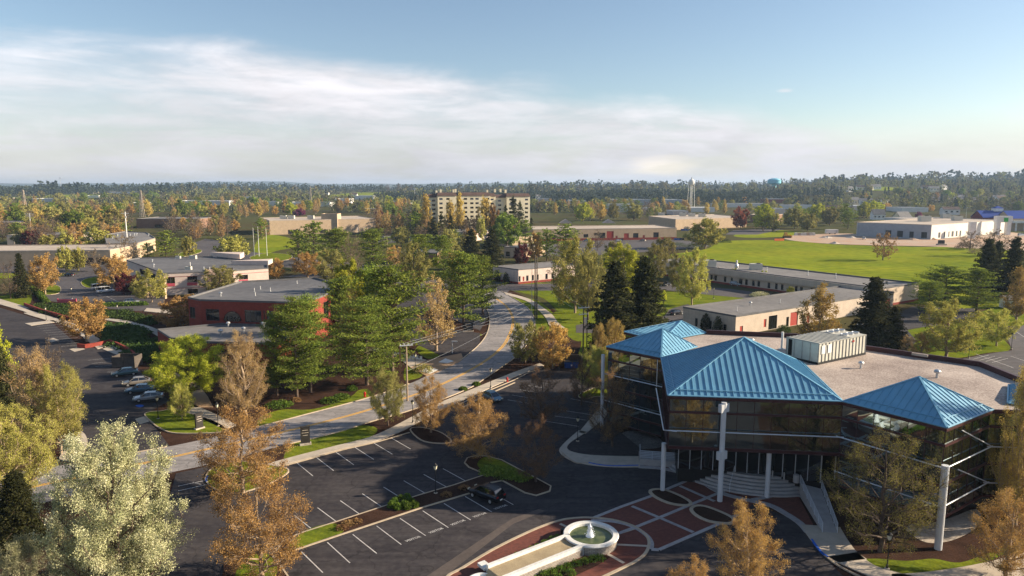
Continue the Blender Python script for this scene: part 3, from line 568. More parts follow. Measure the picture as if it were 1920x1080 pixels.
def building(name, label, poly, h, wall, roof, ops={}, par=.35, trim='maroon', z0=0, base=None, cat='building', overhang=0):
    """poly world CCW; ops {edge: [(kind, s0, s1, za, zb[, label, mat])]}"""
    cx = sum(p[0] for p in poly) / len(poly); cy = sum(p[1] for p in poly) / len(poly)
    root = thing(name, label, cat, (cx, cy, z0)); b = MB(); n = len(poly)
    for i in range(n):
        p0, p1 = poly[i], poly[(i + 1) % n]; L = math.hypot(p1[0] - p0[0], p1[1] - p0[1]); o_ = []
        for q in ops.get(i, []):
            s0, s1 = sorted((q[1], q[2])); s0, s1 = max(s0, .05), min(s1, L - .05)
            if s1 - s0 > .2: o_.append((s0, s1, z0 + q[3], z0 + q[4]) + ((q[0],) + tuple(q[5:]),))
        P = wallgrid(b, None, p0, p1, z0, z0 + h, o_, wall)
        for s0, s1, a, c, ex in o_:
            kind = ex[0]; w = MB(); dd = .15
            mt = ex[2] if len(ex) > 2 and ex[2] else ('window' if kind in ('window', 'opening') else 'reddoor')
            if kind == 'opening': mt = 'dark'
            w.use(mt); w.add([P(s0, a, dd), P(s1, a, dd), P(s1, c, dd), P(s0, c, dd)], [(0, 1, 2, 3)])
            if kind == 'window':
                w.use('maroon' if trim == 'maroon' else trim); k = max(1, round((s1 - s0) / 1.6))
                for j in range(k + 1):
                    s = s0 + .04 + (s1 - s0 - .08) * j / k; w.beam(P(s, a, dd - .03), P(s, c, dd - .03), .07, .06)
                for z in (a + .04, c - .04): w.beam(P(s0 + .04, z, dd - .035), P(s1 - .04, z, dd - .035), .07, .05)
            if kind == 'door' and c - a > 2.6 :
                w.use(mt)
                for j in range(1, int((c - a) / .6)): w.beam(P(s0 + .03, a + .6 * j, dd - .01), P(s1 - .03, a + .6 * j, dd - .01), .04, .04)
            wo = w.build(kind if kind != 'opening' else 'loading_opening', None, root)
            if len(ex) > 1 and ex[1]: wo['label'] = ex[1]
    b.build('wall', None, root)
    r = MB(); r.poly(offs(poly, overhang and -overhang or .25, True), z0 + h - par); ro = r.build('roof', roof, root)
    t = MB(); pl = offs(poly, -.03, True); strip(t, [(p[0], p[1]) for p in offs(pl, .14, True)], .34, z0 + h - par - .02, z0 + h + .06, closed=True); t.build('roof_edge', trim, root)
    if base:
        t = MB(); strip(t, offs(poly, -.02, True), .1, z0, z0 + base[0], closed=True); t.build('wall_base', base[1], root)
    return root
def rect(p0, p1, d):                               # p0 -> p1 near edge (left to right as seen), d metres away from the camera
    t = Vector((p1[0] - p0[0], p1[1] - p0[1])).normalized(); n = Vector((-t.y, t.x)) * d
    return [tuple(p0), tuple(p1), (p1[0] + n.x, p1[1] + n.y), (p0[0] + n.x, p0[1] + n.y)]
def roofbit(name, label, cat, x, y, z, kind='vent', s=1.0, group=None):
    r = thing(name, label, cat, (x, y, z), group); b = MB()
    if kind == 'vent':
        b.tube([(x, y, z), (x, y, z + .75 * s)], .16 * s, 10); b.build('pipe', 'galv', r)
        c = MB(); c.lathe((x, y, z + .62 * s), [(.17 * s, 0), (.38 * s, .06 * s), (.42 * s, .25 * s), (.3 * s, .42 * s), (.08 * s, .5 * s)], 12); c.build('cap', 'galv', r)
        if s > 1.3: k = MB(); k.box((x, y, z + .12 * s), (1.0 * s, 1.0 * s, .24 * s)); k.build('curb', 'maroon', r)
    elif kind == 'unit':
        b.box((x, y, z + .75 * s), (2.6 * s, 1.6 * s, 1.3 * s)); b.build('cabinet', 'hvac', r)
        c = MB(); c.lathe((x + .6 * s, y, z + 1.4 * s), [(.5 * s, 0), (.5 * s, .14 * s), (.42 * s, .14 * s), (.42 * s, .05 * s)], 12); c.build('fan', 'black', r)
        k = MB(); k.box((x, y, z + .05), (2.8 * s, 1.8 * s, .1)); k.build('curb', 'galv', r)
    elif kind == 'pipe':
        b.tube([(x, y, z), (x, y, z + 1.1 * s)], .08 * s, 8); b.build('pipe', 'white', r)
        c = MB(); c.tube([(x, y, z), (x, y, z + .1)], .2 * s, 8); c.build('flashing', 'galv', r)
    return r
# --- the blue pyramid office
He = 12.3
OA, OB, OC, OD, OE, OF = (14.1, 103), (20.9, 96.2), (17.9, 78.2), (36.9, 75.9), (43.2, 67.2), (51.7, 73)
def office():
    R = thing('office_building', 'glass office building with blue pyramid roofs on white columns and a gravel flat roof', 'office building', (38, 92, 0))
    ON, OM = (60.5, 72.2), (66, 80)
    outer = [OA, OB, OC, OD, OE, OF, ON, OM, (62.5, 84.5), (62.8, 92), (52.3, 101.6), (45.3, 110.2), (31.8, 113), (27, 121), (18.5, 114), (21, 110)]
    b = MB(); b.poly(outer, He - .18); b.build('gravel_roof', 'gravel', R)
    # soffit and maroon fascia
    b = MB(); b.poly(outer[::-1], He - .45); b.build('soffit', 'maroon', R)
    b.f = b.f; f = MB(); strip(f, offs(outer, .12, True), .22, He - .42, He - .02, closed=True); f.build('fascia', 'maroon', R)
    # back parapet
    par = [OM, (62.5, 84.5), (62.8, 92), (52.3, 101.6), (45.3, 110.2), (31.8, 113)]
    f = MB(); strip(f, par, .35, He - .3, He + .5); f.build('parapet', 'maroon', R)
    o = MB(); m = Vector((57.6, 96.8)); d = Vector((-10.5, 9.6)).normalized(); o.beam((m.x - d.x * 1 - .4, m.y - d.y - .4, He + .35), (m.x + d.x - .4, m.y + d.y - .4, He + .35), .25, .35); o.build('scupper', 'rooftan', R)
    # pyramids with standing seams
    def pyr(c4, ap, skip=()):
        b = MB(); k = [Vector((*p, He)) for p in c4]; a = Vector(ap); n = 4
        for i in range(4):
            p, q = k[i], k[(i + 1) % 4]; b.add([p, q, a], [(0, 1, 2)])
            if i in skip: continue
            e = (q - p); Lg = e.length; eu = e.normalized(); foot = p + eu * (a - p).dot(eu); up = (a - foot); nrm = eu.cross(up).normalized()
            ns = max(2, int(Lg / .72))
            for j in range(1, ns):
                s = Lg * j / ns; sf = (foot - p).dot(eu); t = s / sf if s < sf else (Lg - s) / (Lg - sf)
                b.beam(p + eu * s + nrm * .03, p + eu * s + up * t * .985 + nrm * .03, .06, .10, up=nrm)
            sg = up.normalized() * .9                       # snow rail near the eave
            t1 = .9 / up.length; b.beam(p + (a - p) * t1 + nrm * .09, q + (a - q) * t1 + nrm * .09, .08, .08, up=nrm)
            b.beam(p + nrm * .03, q + nrm * .03, .16, .12, up=nrm)
        for p in k: b.beam(p + Vector((0, 0, .04)), a + Vector((0, 0, .06)), .22, .12)
        b.build('pyramid_roof', 'bluemetal', R)
        return b
    pyr([OA, OB, (27.7, 103), (21.1, 110)], (22.4, 102.6, 15.1))
    pyr([OB, OC, OD, (39.6, 93.6)], (28.9, 85.9, 17.4))
    pyr([OD, OE, OF, (45.4, 81.7)], (44.3, 74.4, 15.5))
    pyr([(23.2, 106.8), (31.8, 113), (27, 121), (18.5, 114)], (27.9, 114, 14.1))
    pyr([(54.8, 75.2), (61, 72.6), (65.5, 79), (60, 82.5)], (60.3, 77.4, 14.2))
    # glass walls
    def inset(p, d=.35): return offs(outer, d, True)[outer.index(p)]
    I = {i: offs(outer, .35, True)[i] for i in range(len(outer))}
    zb = {0: .8, 1: 5.9, 2: 5.9, 3: 2.4, 4: 2.4, 5: 2.4, 6: 2.4, 7: 2.4, 8: .5, 9: .5, 10: .5, 11: .5, 12: .5, 13: .5, 14: .5, 15: .5}
    for i in range(len(outer)):
        p, q = Vector(I[i]), Vector(I[(i + 1) % len(outer)]); L = (q - p).length; u = (q - p) / L; nv = Vector((u.y, -u.x)); k = max(1, round(L / 1.9)); b = MB()
        P = lambda s, z, d=0: (p.x + u.x * s + nv.x * d, p.y + u.y * s + nv.y * d, z)
        rg = random.Random(i)
        zz = [z for z in (zb[i], 2.4, 6.1, 10.3, He - .45) if z >= zb[i]]; zz = sorted(set(zz))
        for j in range(k):
            for a, c in zip(zz, zz[1:]):
                if c - a < .3: continue
                e = [rg.uniform(-.012, .012) for _ in range(4)]
                s0, s1 = L * j / k, L * (j + 1) / k; b.add([P(s0, a, e[0]), P(s1, a, e[1]), P(s1, c, e[2]), P(s0, c, e[3])], [(0, 1, 2, 3)])
        b.build('glass_wall', 'glass', R)
        t = MB()
        for z in (10.3, 6.1, 2.4):
            if z >= zb[i] - .3: t.beam(P(0, z, .06), P(L, z, .06), .12, .26)
        t.beam(P(0, zb[i], .05), P(L, zb[i], .05), .12, .18)
        for j in range(k + 1): t.beam(P(L * j / k, zb[i], .02), P(L * j / k, He - .45, .02), .035, .05)
        t.build('mullion', 'maroon', R)
        if i in (0, 2, 3, 4, 5):                    # silver ledge rods
            g = .5
            for z in ((8.2, 4.1) if i != 2 else (8.2,)): r = MB(); r.tube([P(-.2, z, g), P(L + .2, z, g)], .07, 6); r.build('silver_rod', 'silver', R)
            if i in (4,):
                for a_, z in ((.0, 11), (.0, 7.0), (.0, 3.6)): pass
                for za_, zb_ in ((11.4, 8.2), (7.2, 4.1)): r = MB(); r.tube([P(3.0, za_, .3), P(L, zb_, g)], .06, 6); r.build('silver_rod', 'silver', R)
    r = MB(); r.tube([(OB[0] - .5, OB[1], 12), (OB[0] - .6, OB[1] - .3, 8.2), (OC[0] - .7, OC[1], 12)][:2], .06, 6); r.build('silver_rod', 'silver', R); r = MB(); x, y = OC[0] - .4, OC[1] - .4
    r.tube([(x + .2, y + 6, 11.5), (x, y + .3, 8.2), (OC[0] + 1, OC[1] - .6, 8.2)], .07, 6); r.build('silver_rod', 'silver', R)
    # terrace storey below: dark glass set back
    core = [(22.5, 96), (20.4, 82.5), (24.5, 82), (31, 80.6), (36, 78.2), (38, 79), (44.5, 71), (51, 75.5), (58, 76), (60, 90), (46, 108), (30, 111), (24, 104)]
    b = MB(); b.prism(core, 0, 1.75); b.build('foundation_wall', 'dark', R)
    b = MB(); n = len(core)
    for i in range(n):
        p, q = core[i], core[(i + 1) % n]; b.add([(p[0], p[1], 1.75), (q[0], q[1], 1.75), (q[0], q[1], 6.0), (p[0], p[1], 6.0)], [(0, 1, 2, 3)])
    b.build('lobby_glass', 'window', R); b = MB(); b.poly(outer[:6][::-1] + [(45, 82), (30, 100)][::-1], 5.95)
    s = MB(); s.poly([OB, (26, 100), (42, 84), OD, OC], 5.9); s.f = [f_[::-1] for f_ in s.f]; s.build('soffit', 'maroon', R)
    t = MB()
    for i in range(1, 5):
        p, q = Vector(core[i]), Vector(core[i + 1]); u = (q - p).normalized(); nv = Vector((u.y, -u.x)); k = max(1, int((q - p).length / 1.3))
        for j in range(k + 1):
            c = p + (q - p) * j / k + nv * .06; t.beam((c.x, c.y, 1.75), (c.x, c.y, 5.9), .07, .07)
    t.build('mullion', 'silver', R)
    # columns
    def colm(x, y, r, z, cap=None):
        b = MB(); b.tube([(x, y, 0), (x, y, z)], r, 16)
        if cap:
            for zc in cap: b.box((x, y, zc), (1.25, .5, .95), .55)
        b.build('column', 'whitepaint', R)
    M['whitepaint'] = mat('painted_column', (.56, .56, .57), rough=.5, var=.05, scale=.8)
    colm(13.6, 102.6, .26, 11.2); colm(17.98, 79.8, .28, 6.0); colm(24.0, 77.0, .30, 11.85, (11.2, 5.6)); colm(42.75, 66.2, .36, 8.8)
    colm(24.8, 84.1, .26, 5.9); colm(29.8, 78.0, .28, 5.9); colm(31.5, 81.2, .2, 5.9)
    # arc steps and terrace
    c0 = Vector((31.5, 89.5)); ax = Vector((-.575, -.818))
    def arc(r, a0=-52, a1=50): return [(c0.x + r * math.cos(math.radians(235 + a)), c0.y + r * math.sin(math.radians(235 + a))) for a in np.linspace(a0, a1, 26)]
    for k in range(6):
        b = MB(); z = .28 * (k + 1); ri = 11.6 - .42 * k; b.prism([(c0.x, c0.y)] + arc(ri), .28 * k, z); b.build('step', 'stepc', R)
M['stepc'] = mat('step_concrete', (.36, .34, .33), scale=1.5, var=.08)
office()
def ramp():
    # left ramp with rail
    def railing(label, a, b_, za, zb, h=1.05):
        r = thing('railing', label, 'railing', ((a[0] + b_[0]) / 2, (a[1] + b_[1]) / 2, min(za, zb))); t = MB(); n = max(2, int(math.hypot(b_[0] - a[0], b_[1] - a[1]) / 1.5))
        P = lambda s, dz: (a[0] + (b_[0] - a[0]) * s, a[1] + (b_[1] - a[1]) * s, za + (zb - za) * s + dz)
        for i in range(n + 1): t = MB(); t.tube([P(i / n, 0), P(i / n, h)], .035, 6); t.build('post', 'silver', r)
        t = MB()
        for dz in (h, h * .8, h * .6, h * .4, h * .2): t.tube([P(0, dz), P(1, dz)], .03 if dz < h else .04, 6)
        t.build('rail', 'silver', r)
    b = MB(); a, c = (16.7, 88.2), (24.6, 86.3)
    b.prism([(16.6, 87.6), (24.6, 86.0), (25.0, 89), (17, 90.3)], 0, .9); o = b.build('ramp', 'stepc'); o['kind'] = 'structure'
    railing('long white railing along the ramp left of the curved steps', (16.7, 87.8), (24.4, 86.3), .9, .9)
    railing('short return railing at the left end of the ramp', (16.7, 87.8), (17.1, 90.1), .9, .9)
    p, q = G(1500, 905, 1.6), G(1542, 995, .3)
    p2, q2 = G(1540, 915, 1.6), G(1570, 996, .3)
    b = MB(); b.add([(p[0], p[1], 1.5), (q[0], q[1], .13), (q2[0], q2[1], .13), (p2[0], p2[1], 1.5), (p[0], p[1], 0), (q[0], q[1], 0), (q2[0], q2[1], 0), (p2[0], p2[1], 0)], [(0, 1, 2, 3), (0, 4, 5, 1), (3, 2, 6, 7)]); o = b.build('ramp', 'stepc'); o['kind'] = 'structure'
    railing('white railing on the left of the ramp right of the steps', p, q, 1.5, .13); railing('thin railing on the right side of the sloping walk by the shaded tree', p2, q2, 1.5, .13)
    c0 = Vector((31.5, 89.5))
    for deg, lb in ((218, 'small handrail on the curved steps near the centre column'), (241, 'small handrail on the curved steps behind the right column')):
        u = Vector((math.cos(math.radians(deg)), math.sin(math.radians(deg)))); a = c0 + u * 9.3; b_ = c0 + u * 11.7
        r = thing('handrail', lb, 'handrail', (a.x, a.y, .3)); t = MB(); t.tube([(b_.x, b_.y, .1), (b_.x, b_.y, 1.1), (a.x, a.y, 2.5), (a.x, a.y, 1.5)], .035, 6); t.build('rail', 'silver', r)
    # bollard-like pots on the terrace
    for i, (x, y) in enumerate(((33.4, 78.7), (31.0, 79.8), (32.2, 79.3))):
        r = thing('litter_bin' if i == 0 else 'bollard', ('pale round litter bin at the right end of the terrace', 'short white bollard on the terrace left of the other', 'short white bollard beside the round litter bin')[i], 'bin' if i == 0 else 'bollard', (x, y, 1.6))
        t = MB(); rr = .35 if i == 0 else .1; t.lathe((x, y, 1.6), [(rr, 0), (rr, .9), (rr * .8, .95), (rr * .3, .97)], 12); t.build('body', 'stepc', r)
ramp()
def hvac():
    c = [Vector(p) for p in ((40.9, 99.2), (41.4, 92.7), (50.7, 98.8))]
    fc = Vector((41.4, 92.9)); e = (Vector((50.7, 98.8)) - fc); L = e.length; u = e / L; v = Vector((-u.y, u.x)); Wd = 5.0; z0, z1 = He + .1, He + 2.75
    R = thing('rooftop_unit', 'long pale grey air handling unit on the gravel roof', 'air conditioner', (45, 98, He - .18)); P = lambda s, t, z: (fc.x + u.x * s + v.x * t, fc.y + u.y * s + v.y * t, z)
    b = MB(); vs = [P(s, t, z) for z in (z0, z1) for s, t in ((0, 0), (L, 0), (L, Wd), (0, Wd))]; b.add(vs, [(3, 2, 1, 0), (4, 5, 6, 7), (0, 1, 5, 4), (1, 2, 6, 5), (2, 3, 7, 6), (3, 0, 4, 7)])
    b.build('cabinet', 'hvac', R)
    b = MB()
    for i in range(15): s = L * i / 14; b.beam(P(s, -.03, z0), P(s, -.03, z1), .1, .09); b.beam(P(s, -.05, z1 + .03), P(s, Wd + .05, z1 + .03), .09, .07) if i < 10 else None
    for i in range(5): t = Wd * i / 4; b.beam(P(-.03, t, z0), P(-.03, t, z1), .1, .09)
    b.beam(P(0, -.04, z1 - .05), P(L, -.04, z1 - .05), .08, .12); b.beam(P(-.04, 0, z1 - .05), P(-.04, Wd, z1 - .05), .08, .12); b.build('panel_frame', 'galvp', R)
    b = MB(); b.box((*((Vector(P(L / 2, Wd / 2, 0)))).xy, He - .03), (L + .2, Wd + .2, .3), math.atan2(u.y, u.x)); b.build('curb', 'black', R)
    b = MB(); b.add([P(-.02, Wd - .9, z0 + .2), P(-.02, Wd - .3, z0 + .2), P(-.02, Wd - .3, z1 - .2), P(-.02, Wd - .9, z1 - .2)], [(0, 3, 2, 1), (0, 1, 2, 3)]); b.build('intake', 'black', R)
    for s in (.6, 2.0): b = MB(); b.add([P(s, -.09, z0 + 1.1), P(s + .8, -.09, z0 + 1.1), P(s + .8, -.09, z1 - .35), P(s, -.09, z1 - .35)], [(0, 1, 2, 3)]); b.build('access_label', 'white', R)
    b = MB(); b.add([P(7.6, -.09, z1 - .7), P(8.1, -.09, z1 - .7), P(8.1, -.09, z1 - .45), P(7.6, -.09, z1 - .45)], [(0, 1, 2, 3)]); b.build('badge', 'lightred', R)
    for i in range(6):
        s = L * (.72 + .12 * (i // 2)); t = 1.4 + 2.2 * (i % 2); b = MB(); b.lathe(P(s, t, z1), [(.55, 0), (.55, .2), (.45, .2), (.4, .06), (.1, .1)], 14); b.build('fan', 'galv', R)
M['galvp'] = mat('panel_edge', (.36, .35, .31), rough=.6)
hvac()
roofbit('roof_vent', 'silver mushroom vent on the gravel roof in front of the grey unit', 'vent', 46.3, 91.0, He - .18, s=.9)
roofbit('roof_vent', 'silver mushroom vent on the gravel roof behind the right blue pyramid', 'vent', 53.6, 86.3, He - .18, s=1.0)
roofbit('roof_vent', 'silver mushroom vent on the gravel roof behind the big blue pyramid', 'vent', 36.5, 105, He - .18, s=.95)
roofbit('vent_pipe', 'thin white standpipe on the gravel roof left of the grey unit', 'pipe', 40, 102, He - .18, 'pipe', 2.4)
# --- neighbours
def B(name, label, poly, h, wall, roof, ops={}, **k): return building(name, label, ccw(poly), h, wall, roof, ops, **k)
def opsfor(p0, p1, items):                        # items (kind, px0, px1, za, zb, label, mat) in photo columns
    return [(it[0], wfrac(p0, p1, it[1], (it[3] + it[4]) / 2), wfrac(p0, p1, it[2], (it[3] + it[4]) / 2)) + tuple(it[3:]) for it in items]
W_, S_, E_ = G(1281, 575, 5), G(1380, 592, 5), G(1676, 547, 5); N_ = (W_[0] + E_[0] - S_[0], W_[1] + E_[1] - S_[1])
B('warehouse', 'beige block warehouse with a flat grey roof and red doors behind the blue pyramid office', [W_, S_, E_, N_], 5.0, 'beige', 'roofgrey2', {
    0: opsfor(W_, S_, [('window', 1303, 1308, .5, 2.6), ('window', 1328, 1334, .5, 2.6), ('window', 1356, 1362, .4, 2.4)]),
    1: opsfor(S_, E_, [('door', 1387, 1393, 0.05, 2.2, 'small red door'), ('door', 1432, 1437, 0.9, 3.0, 'narrow red door'), ('window', 1441, 1457, 0.05, 3.6), ('window', 1474, 1479, .05, 2.6), ('door', 1482, 1496, .05, 3.6, 'wide red roller door'), ('door', 1513, 1518, .05, 2.8), ('door', 1658, 1669, .05, 3.2, 'wide red roller door')])}, trim='roofgrey')
A1, A2 = G(1228, 488, 5.8), G(1655, 540, 5.8); 
t = Vector((A2[0] - A1[0], A2[1] - A1[1])).normalized(); d = 21
B('office_row', 'long low beige office row with dark windows and a grey roof beside the grass field', rect(A1, A2, d), 5.8, 'beige', 'roofgrey2', {
    0: opsfor(A1, A2, [it for x in [(1258, 1264), (1275, 1281), (1298, 1304), (1312, 1318), (1332, 1336), (1340, 1344), (1357, 1362), (1370, 1374), (1385, 1392), (1397, 1402), (1410, 1415), (1420, 1425), (1439, 1444), (1453, 1458), (1464, 1469), (1490, 1495), (1500, 1505), (1520, 1526), (1545, 1550), (1570, 1576), (1595, 1600)] for it in [('window', x[0], x[1], .9, 2.9)]])}, trim='roofgrey', base=(.7, 'redbrick'))
fx = MB(); o_ = offs([A1, A2], -.9); fx.prism([A1, A2, o_[1], o_[0]], 3.4, 5.6); 
fr = fx.build('canopy', 'beige'); fr['_x'] = 1
root_row = [o for o in COL.objects if o.name.startswith('office_row')][0]; fr.parent = root_row; fr.matrix_parent_inverse = Matrix.Translation(-root_row.location)
w0, w1, w2 = G(924, 499, 5.6), G(972, 505, 5.6), G(1085, 495.5, 5.6); w3 = (w0[0] + w2[0] - w1[0], w0[1] + w2[1] - w1[1])
B('office_row', 'cream low office row with dark windows and a brick base beyond the road bend', [w0, w1, w2, w3], 5.6, 'pinkwall', 'roofgrey2', {0: opsfor(w0, w1, [('window', 930, 932, .5, 2.8), ('window', 945, 947, .5, 2.8)]),
    1: opsfor(w1, w2, [('window', a, c, .9, 3.0) for a, c in ((970 + 2, 976), (986.5, 991), (997.5, 1001), (1006.5, 1010), (1022.5, 1027), (1034, 1038), (1047, 1051), (1060, 1064))] + [('door', 980, 983, 1.0, 2.7)])}, trim='roofgrey', base=(.8, 'redbrick'))
t0, t1 = G(1000, 430, 8), G(1269, 427, 8)
B('retail_strip', 'tan strip building with brown red loading doors and two small roof gables', rect(t0, t1, 38), 8.0, 'tanbrick', 'rooftan', {0: opsfor(t0, t1, [('window', 1094, 1103, 2, 4.4), ('opening', 1114, 1135, 3.4, 5.2), ('opening', 1122, 1135, .3, 3.4), ('door', 1137.5, 1150.5, .1, 6.2, 'tall brown red door'), ('door', 1154, 1158, .5, 3), ('door', 1170, 1179, .8, 4.6), ('opening', 1187, 1197, .6, 4.6), ('door', 1205, 1209, .8, 3.2), ('opening', 1225, 1235, .6, 5), ('window', 1060, 1075, 2, 4.2), ('opening', 1030, 1042, .5, 4)])}, trim='rooftan', base=(1.6, 'redbrick'))
rs = [o for o in COL.objects if o.name.startswith('retail_strip')][0]
for px in (1062, 1144):
    x, y = G(px, 419, 8); g = MB(); y += 4; g.add([(x - 5, y, 8), (x + 5, y, 8), (x, y, 11), (x - 5, y + 8, 8), (x + 5, y + 8, 8), (x, y + 8, 11)], [(0, 1, 2), (1, 4, 5, 2), (3, 0, 2, 5), (4, 3, 5)]); g.build('roof_gable', 'pinkwall', rs)
u0, u1, u2 = G(1216, 405, 9), G(1267, 411, 9), G(1400, 407, 9); u3 = (u0[0] + u2[0] - u1[0], u0[1] + u2[1] - u1[1])
B('retail_building', 'tan flat building with rooftop units behind the strip building', [u0, u1, u2, u3], 9.0, 'tanbrick', 'rooftan', {}, trim='rooftan')
k0, k1 = G(505, 413.5, 10.8), G(704, 409.5, 10.8)
B('store_building', 'long windowless tan store building with a flat white roof', rect(k0, k1, 55), 10.8, 'tanbrick', 'rooftan', {0: opsfor(k0, k1, [('door', 669, 673, .2, 4.5, None, 'rooftan'), ('door', 682, 687, .2, 4.5, None, 'rooftan'), ('opening', 540, 562, .2, 3.5), ('opening', 600, 615, .2, 3)])}, trim='rooftan')
h0, h1 = G(602, 401, 15), G(632, 401, 15); 
B('entry_tower', 'small raised tan entrance block behind the long tan store', rect(h0, h1, 12), 15.0, 'tanbrick', 'rooftan', {}, trim='tanbrick')
# brick 1860
q = GP([(375, 561.5), (497, 564.5), (560, 566.5), (600, 556), (636, 541), (630, 530), (590, 520), (452, 527), (352, 557)], 10.2)
def edge(a, b_): return (a, b_)
br = B('brick_office', 'red brick office with a grey roof and an arched number window', q, 10.2, 'redbrick', 'roofgrey', {
    0: opsfor(q[0], q[1], [('window', 386, 411, 5.3, 8.0), ('window', 459, 490, 5.2, 8.0), ('window', 494.5, 496.5, 5.3, 8)]), 1: opsfor(q[1], q[2], [('window', 500, 512, 5.3, 8.0), ('window', 525, 550, 5.3, 8)]),
    3: opsfor(q[3], q[4], [('window', 607, 616, 4.6, 8.4), ('window', 620, 633, 4.8, 8.4)]), 8: opsfor(q[8], q[0], [('window', 356, 366, 5.3, 8.0)])}, trim='roofgrey')
def arch():
    p0, p1 = Vector(q[0]), Vector(q[1]); s = wfrac(q[0], q[1], 436, 6); u = (p1 - p0).normalized(); n = Vector((u.y, -u.x)); c = p0 + u * s + n * .04; r = 2.1; b = MB(); zc = 5.4
    pts = [(c.x + u.x * r * math.cos(a), c.y + u.y * r * math.cos(a), zc + r * 1.05 * math.sin(a)) for a in np.linspace(0, math.pi, 17)]; b.add(pts, [tuple(range(17))]); b.build('arched_window', 'window', br)
    t = MB(); t.tube([(p[0] + n.x * .03, p[1] + n.y * .03, p[2]) for p in pts], .09, 5); t.build('arch_frame', 'maroon', br)
    cu = bpy.data.curves.new('n', 'FONT'); cu.body = '1860'; cu.size = 1.7; cu.align_x = 'CENTER'; cu.extrude = .05; cu.resolution_u = 3; cu.space_character = 1.15
    o = bpy.data.objects.new('tmp', cu); COL.objects.link(o); me = bpy.data.meshes.new_from_object(o.evaluated_get(bpy.context.evaluated_depsgraph_get())); bpy.data.objects.remove(o)
    me.materials.clear(); me.materials.append(M['wood']); w = bpy.data.objects.new('house_number', me); COL.objects.link(w); w.parent = br
    w.location = Vector((c.x + n.x * .35, c.y + n.y * .35, 5.25)) - br.location; w.rotation_euler = (math.pi / 2, 0, math.atan2(u.y, u.x))
    w.parent = br
    # entrance canopy on the lit side
    e0, e1 = Vector(G(612, 585, 3)), Vector(G(650, 575, 3)); b = MB(); b.beam((e0.x, e0.y, 3.6), (e1.x, e1.y, 3.6), 3.5, .5); b.build('canopy', 'roofgrey', br)
arch()
q2 = GP([(295, 617), (320, 633), (380, 640), (520, 643), (560, 620), (515, 609), (415, 606)], 5.0)
B('brick_annex', 'low red brick annex with a flat grey roof in front of the brick office', q2, 5.0, 'redbrick', 'roofgrey2', {2: opsfor(q2[2], q2[3], [('window', 400, 430, 1, 3.4), ('window', 450, 480, 1, 3.4)])}, trim='roofgrey')
z2 = lambda x, y: (220 + x / 4, 460 + y / 4)
for (x, y, h, s, lb) in ((775, 378, 10, 1.0, 'near the left corner'), (1028, 345, 10, .9, 'leftmost of the middle four'), (1073, 326, 10, .8, 'farthest of the middle four'), (1035, 374, 10, .8, 'nearest of the middle four'), (1148, 342, 10, .9, 'rightmost of the middle four'), (1348, 284, 10, .8, 'near the far edge on the right')):
    X = G(*z2(x, y), h); roofbit('roof_vent', 'small white vent on the brick office roof, ' + lb, 'vent', X[0], X[1], 9.85, 'vent' if x == 775 else 'pipe', s)
for (x, y, s, lb) in ((832, 600, 1.1, 'closest to the red parapet'), (775, 665, 1.3, 'leftmost'), (946, 640, 1.1, 'in the middle'), (1096, 607, 1.3, 'rightmost')):
    X = G(*z2(x, y), 5); roofbit('turbine_vent', 'round white vent on the brick annex roof, ' + lb, 'vent', X[0], X[1], 4.65, 'vent', s)
# pink office
q3 = GP([(237, 487), (307, 512), (386, 509), (387, 503), (437, 502), (437, 506.5), (503, 502), (500, 490), (430, 484), (402, 480.5), (262, 483)], 7.5)
P3 = B('pale_office', 'two storey pale pink office with a grey roof and red window bands', q3, 7.5, 'pinkwall', 'roofgrey', {
    1: opsfor(q3[1], q3[2], [('window', 312, 328, 3.7, 6.0), ('window', 351, 370, 4.0, 6.0), ('window', 352, 371, .2, 1.8)]),
    5: opsfor(q3[5], q3[6], [('window', 448, 465, 4.0, 5.6), ('window', 410, 420, 4, 6)]), 0: opsfor(q3[0], q3[1], [('window', 262, 272, 4, 6), ('window', 280, 292, 4, 6)])}, trim='roofgrey')
pb = MB()
for a, c, e0, e1 in ((351, 370, q3[1], q3[2]), (312, 328, q3[1], q3[2]), (448, 465, q3[5], q3[6])):
    L = math.hypot(e1[0] - e0[0], e1[1] - e0[1]); u = Vector((e1[0] - e0[0], e1[1] - e0[1])) / L; s0, s1 = wfrac(e0, e1, a, 3.4), wfrac(e0, e1, c, 3.4); n = Vector((u.y, -u.x)) * .03
    pb.beam((e0[0] + u.x * s0 + n.x, e0[1] + u.y * s0 + n.y, 3.45), (e0[0] + u.x * s1 + n.x, e0[1] + u.y * s1 + n.y, 3.45), .1, 1.0); pb.beam((e0[0] + n.x, e0[1] + n.y, 6.1), (e1[0] + n.x, e1[1] + n.y, 6.1), .08, .12); pb.beam((e0[0] + n.x, e0[1] + n.y, 2.2), (e1[0] + n.x, e1[1] + n.y, 2.2), .08, .12)
pb.build('red_panel', 'pinkpanel', P3)
cp = MB(); X = G(308, 560, 0); cp.box((X[0], X[1], 3.6), (1.2, 1.2, 7.2)); X = G(274, 558, 0); cp.box((X[0], X[1], 2.5), (1.2, 1.2, 5)); cp.build('pier', 'tanbrick', P3)
hh = MB(); X = G(420, 483, 7.5); hh.prism([(X[0] - 8, X[1] + 6), (X[0] + 6, X[1] + 6), (X[0] + 8, X[1] - 4)], 7.2, 9.2); hh.build('skylight', 'pinkwall', P3); hh = MB(); X = G(478, 494, 7.5); hh.prism([(X[0] - 8, X[1] - 2), (X[0] + 5, X[1] + 5), (X[0] + 6, X[1] - 3)], 7.2, 8.8); hh.build('skylight', 'pinkwall', P3)
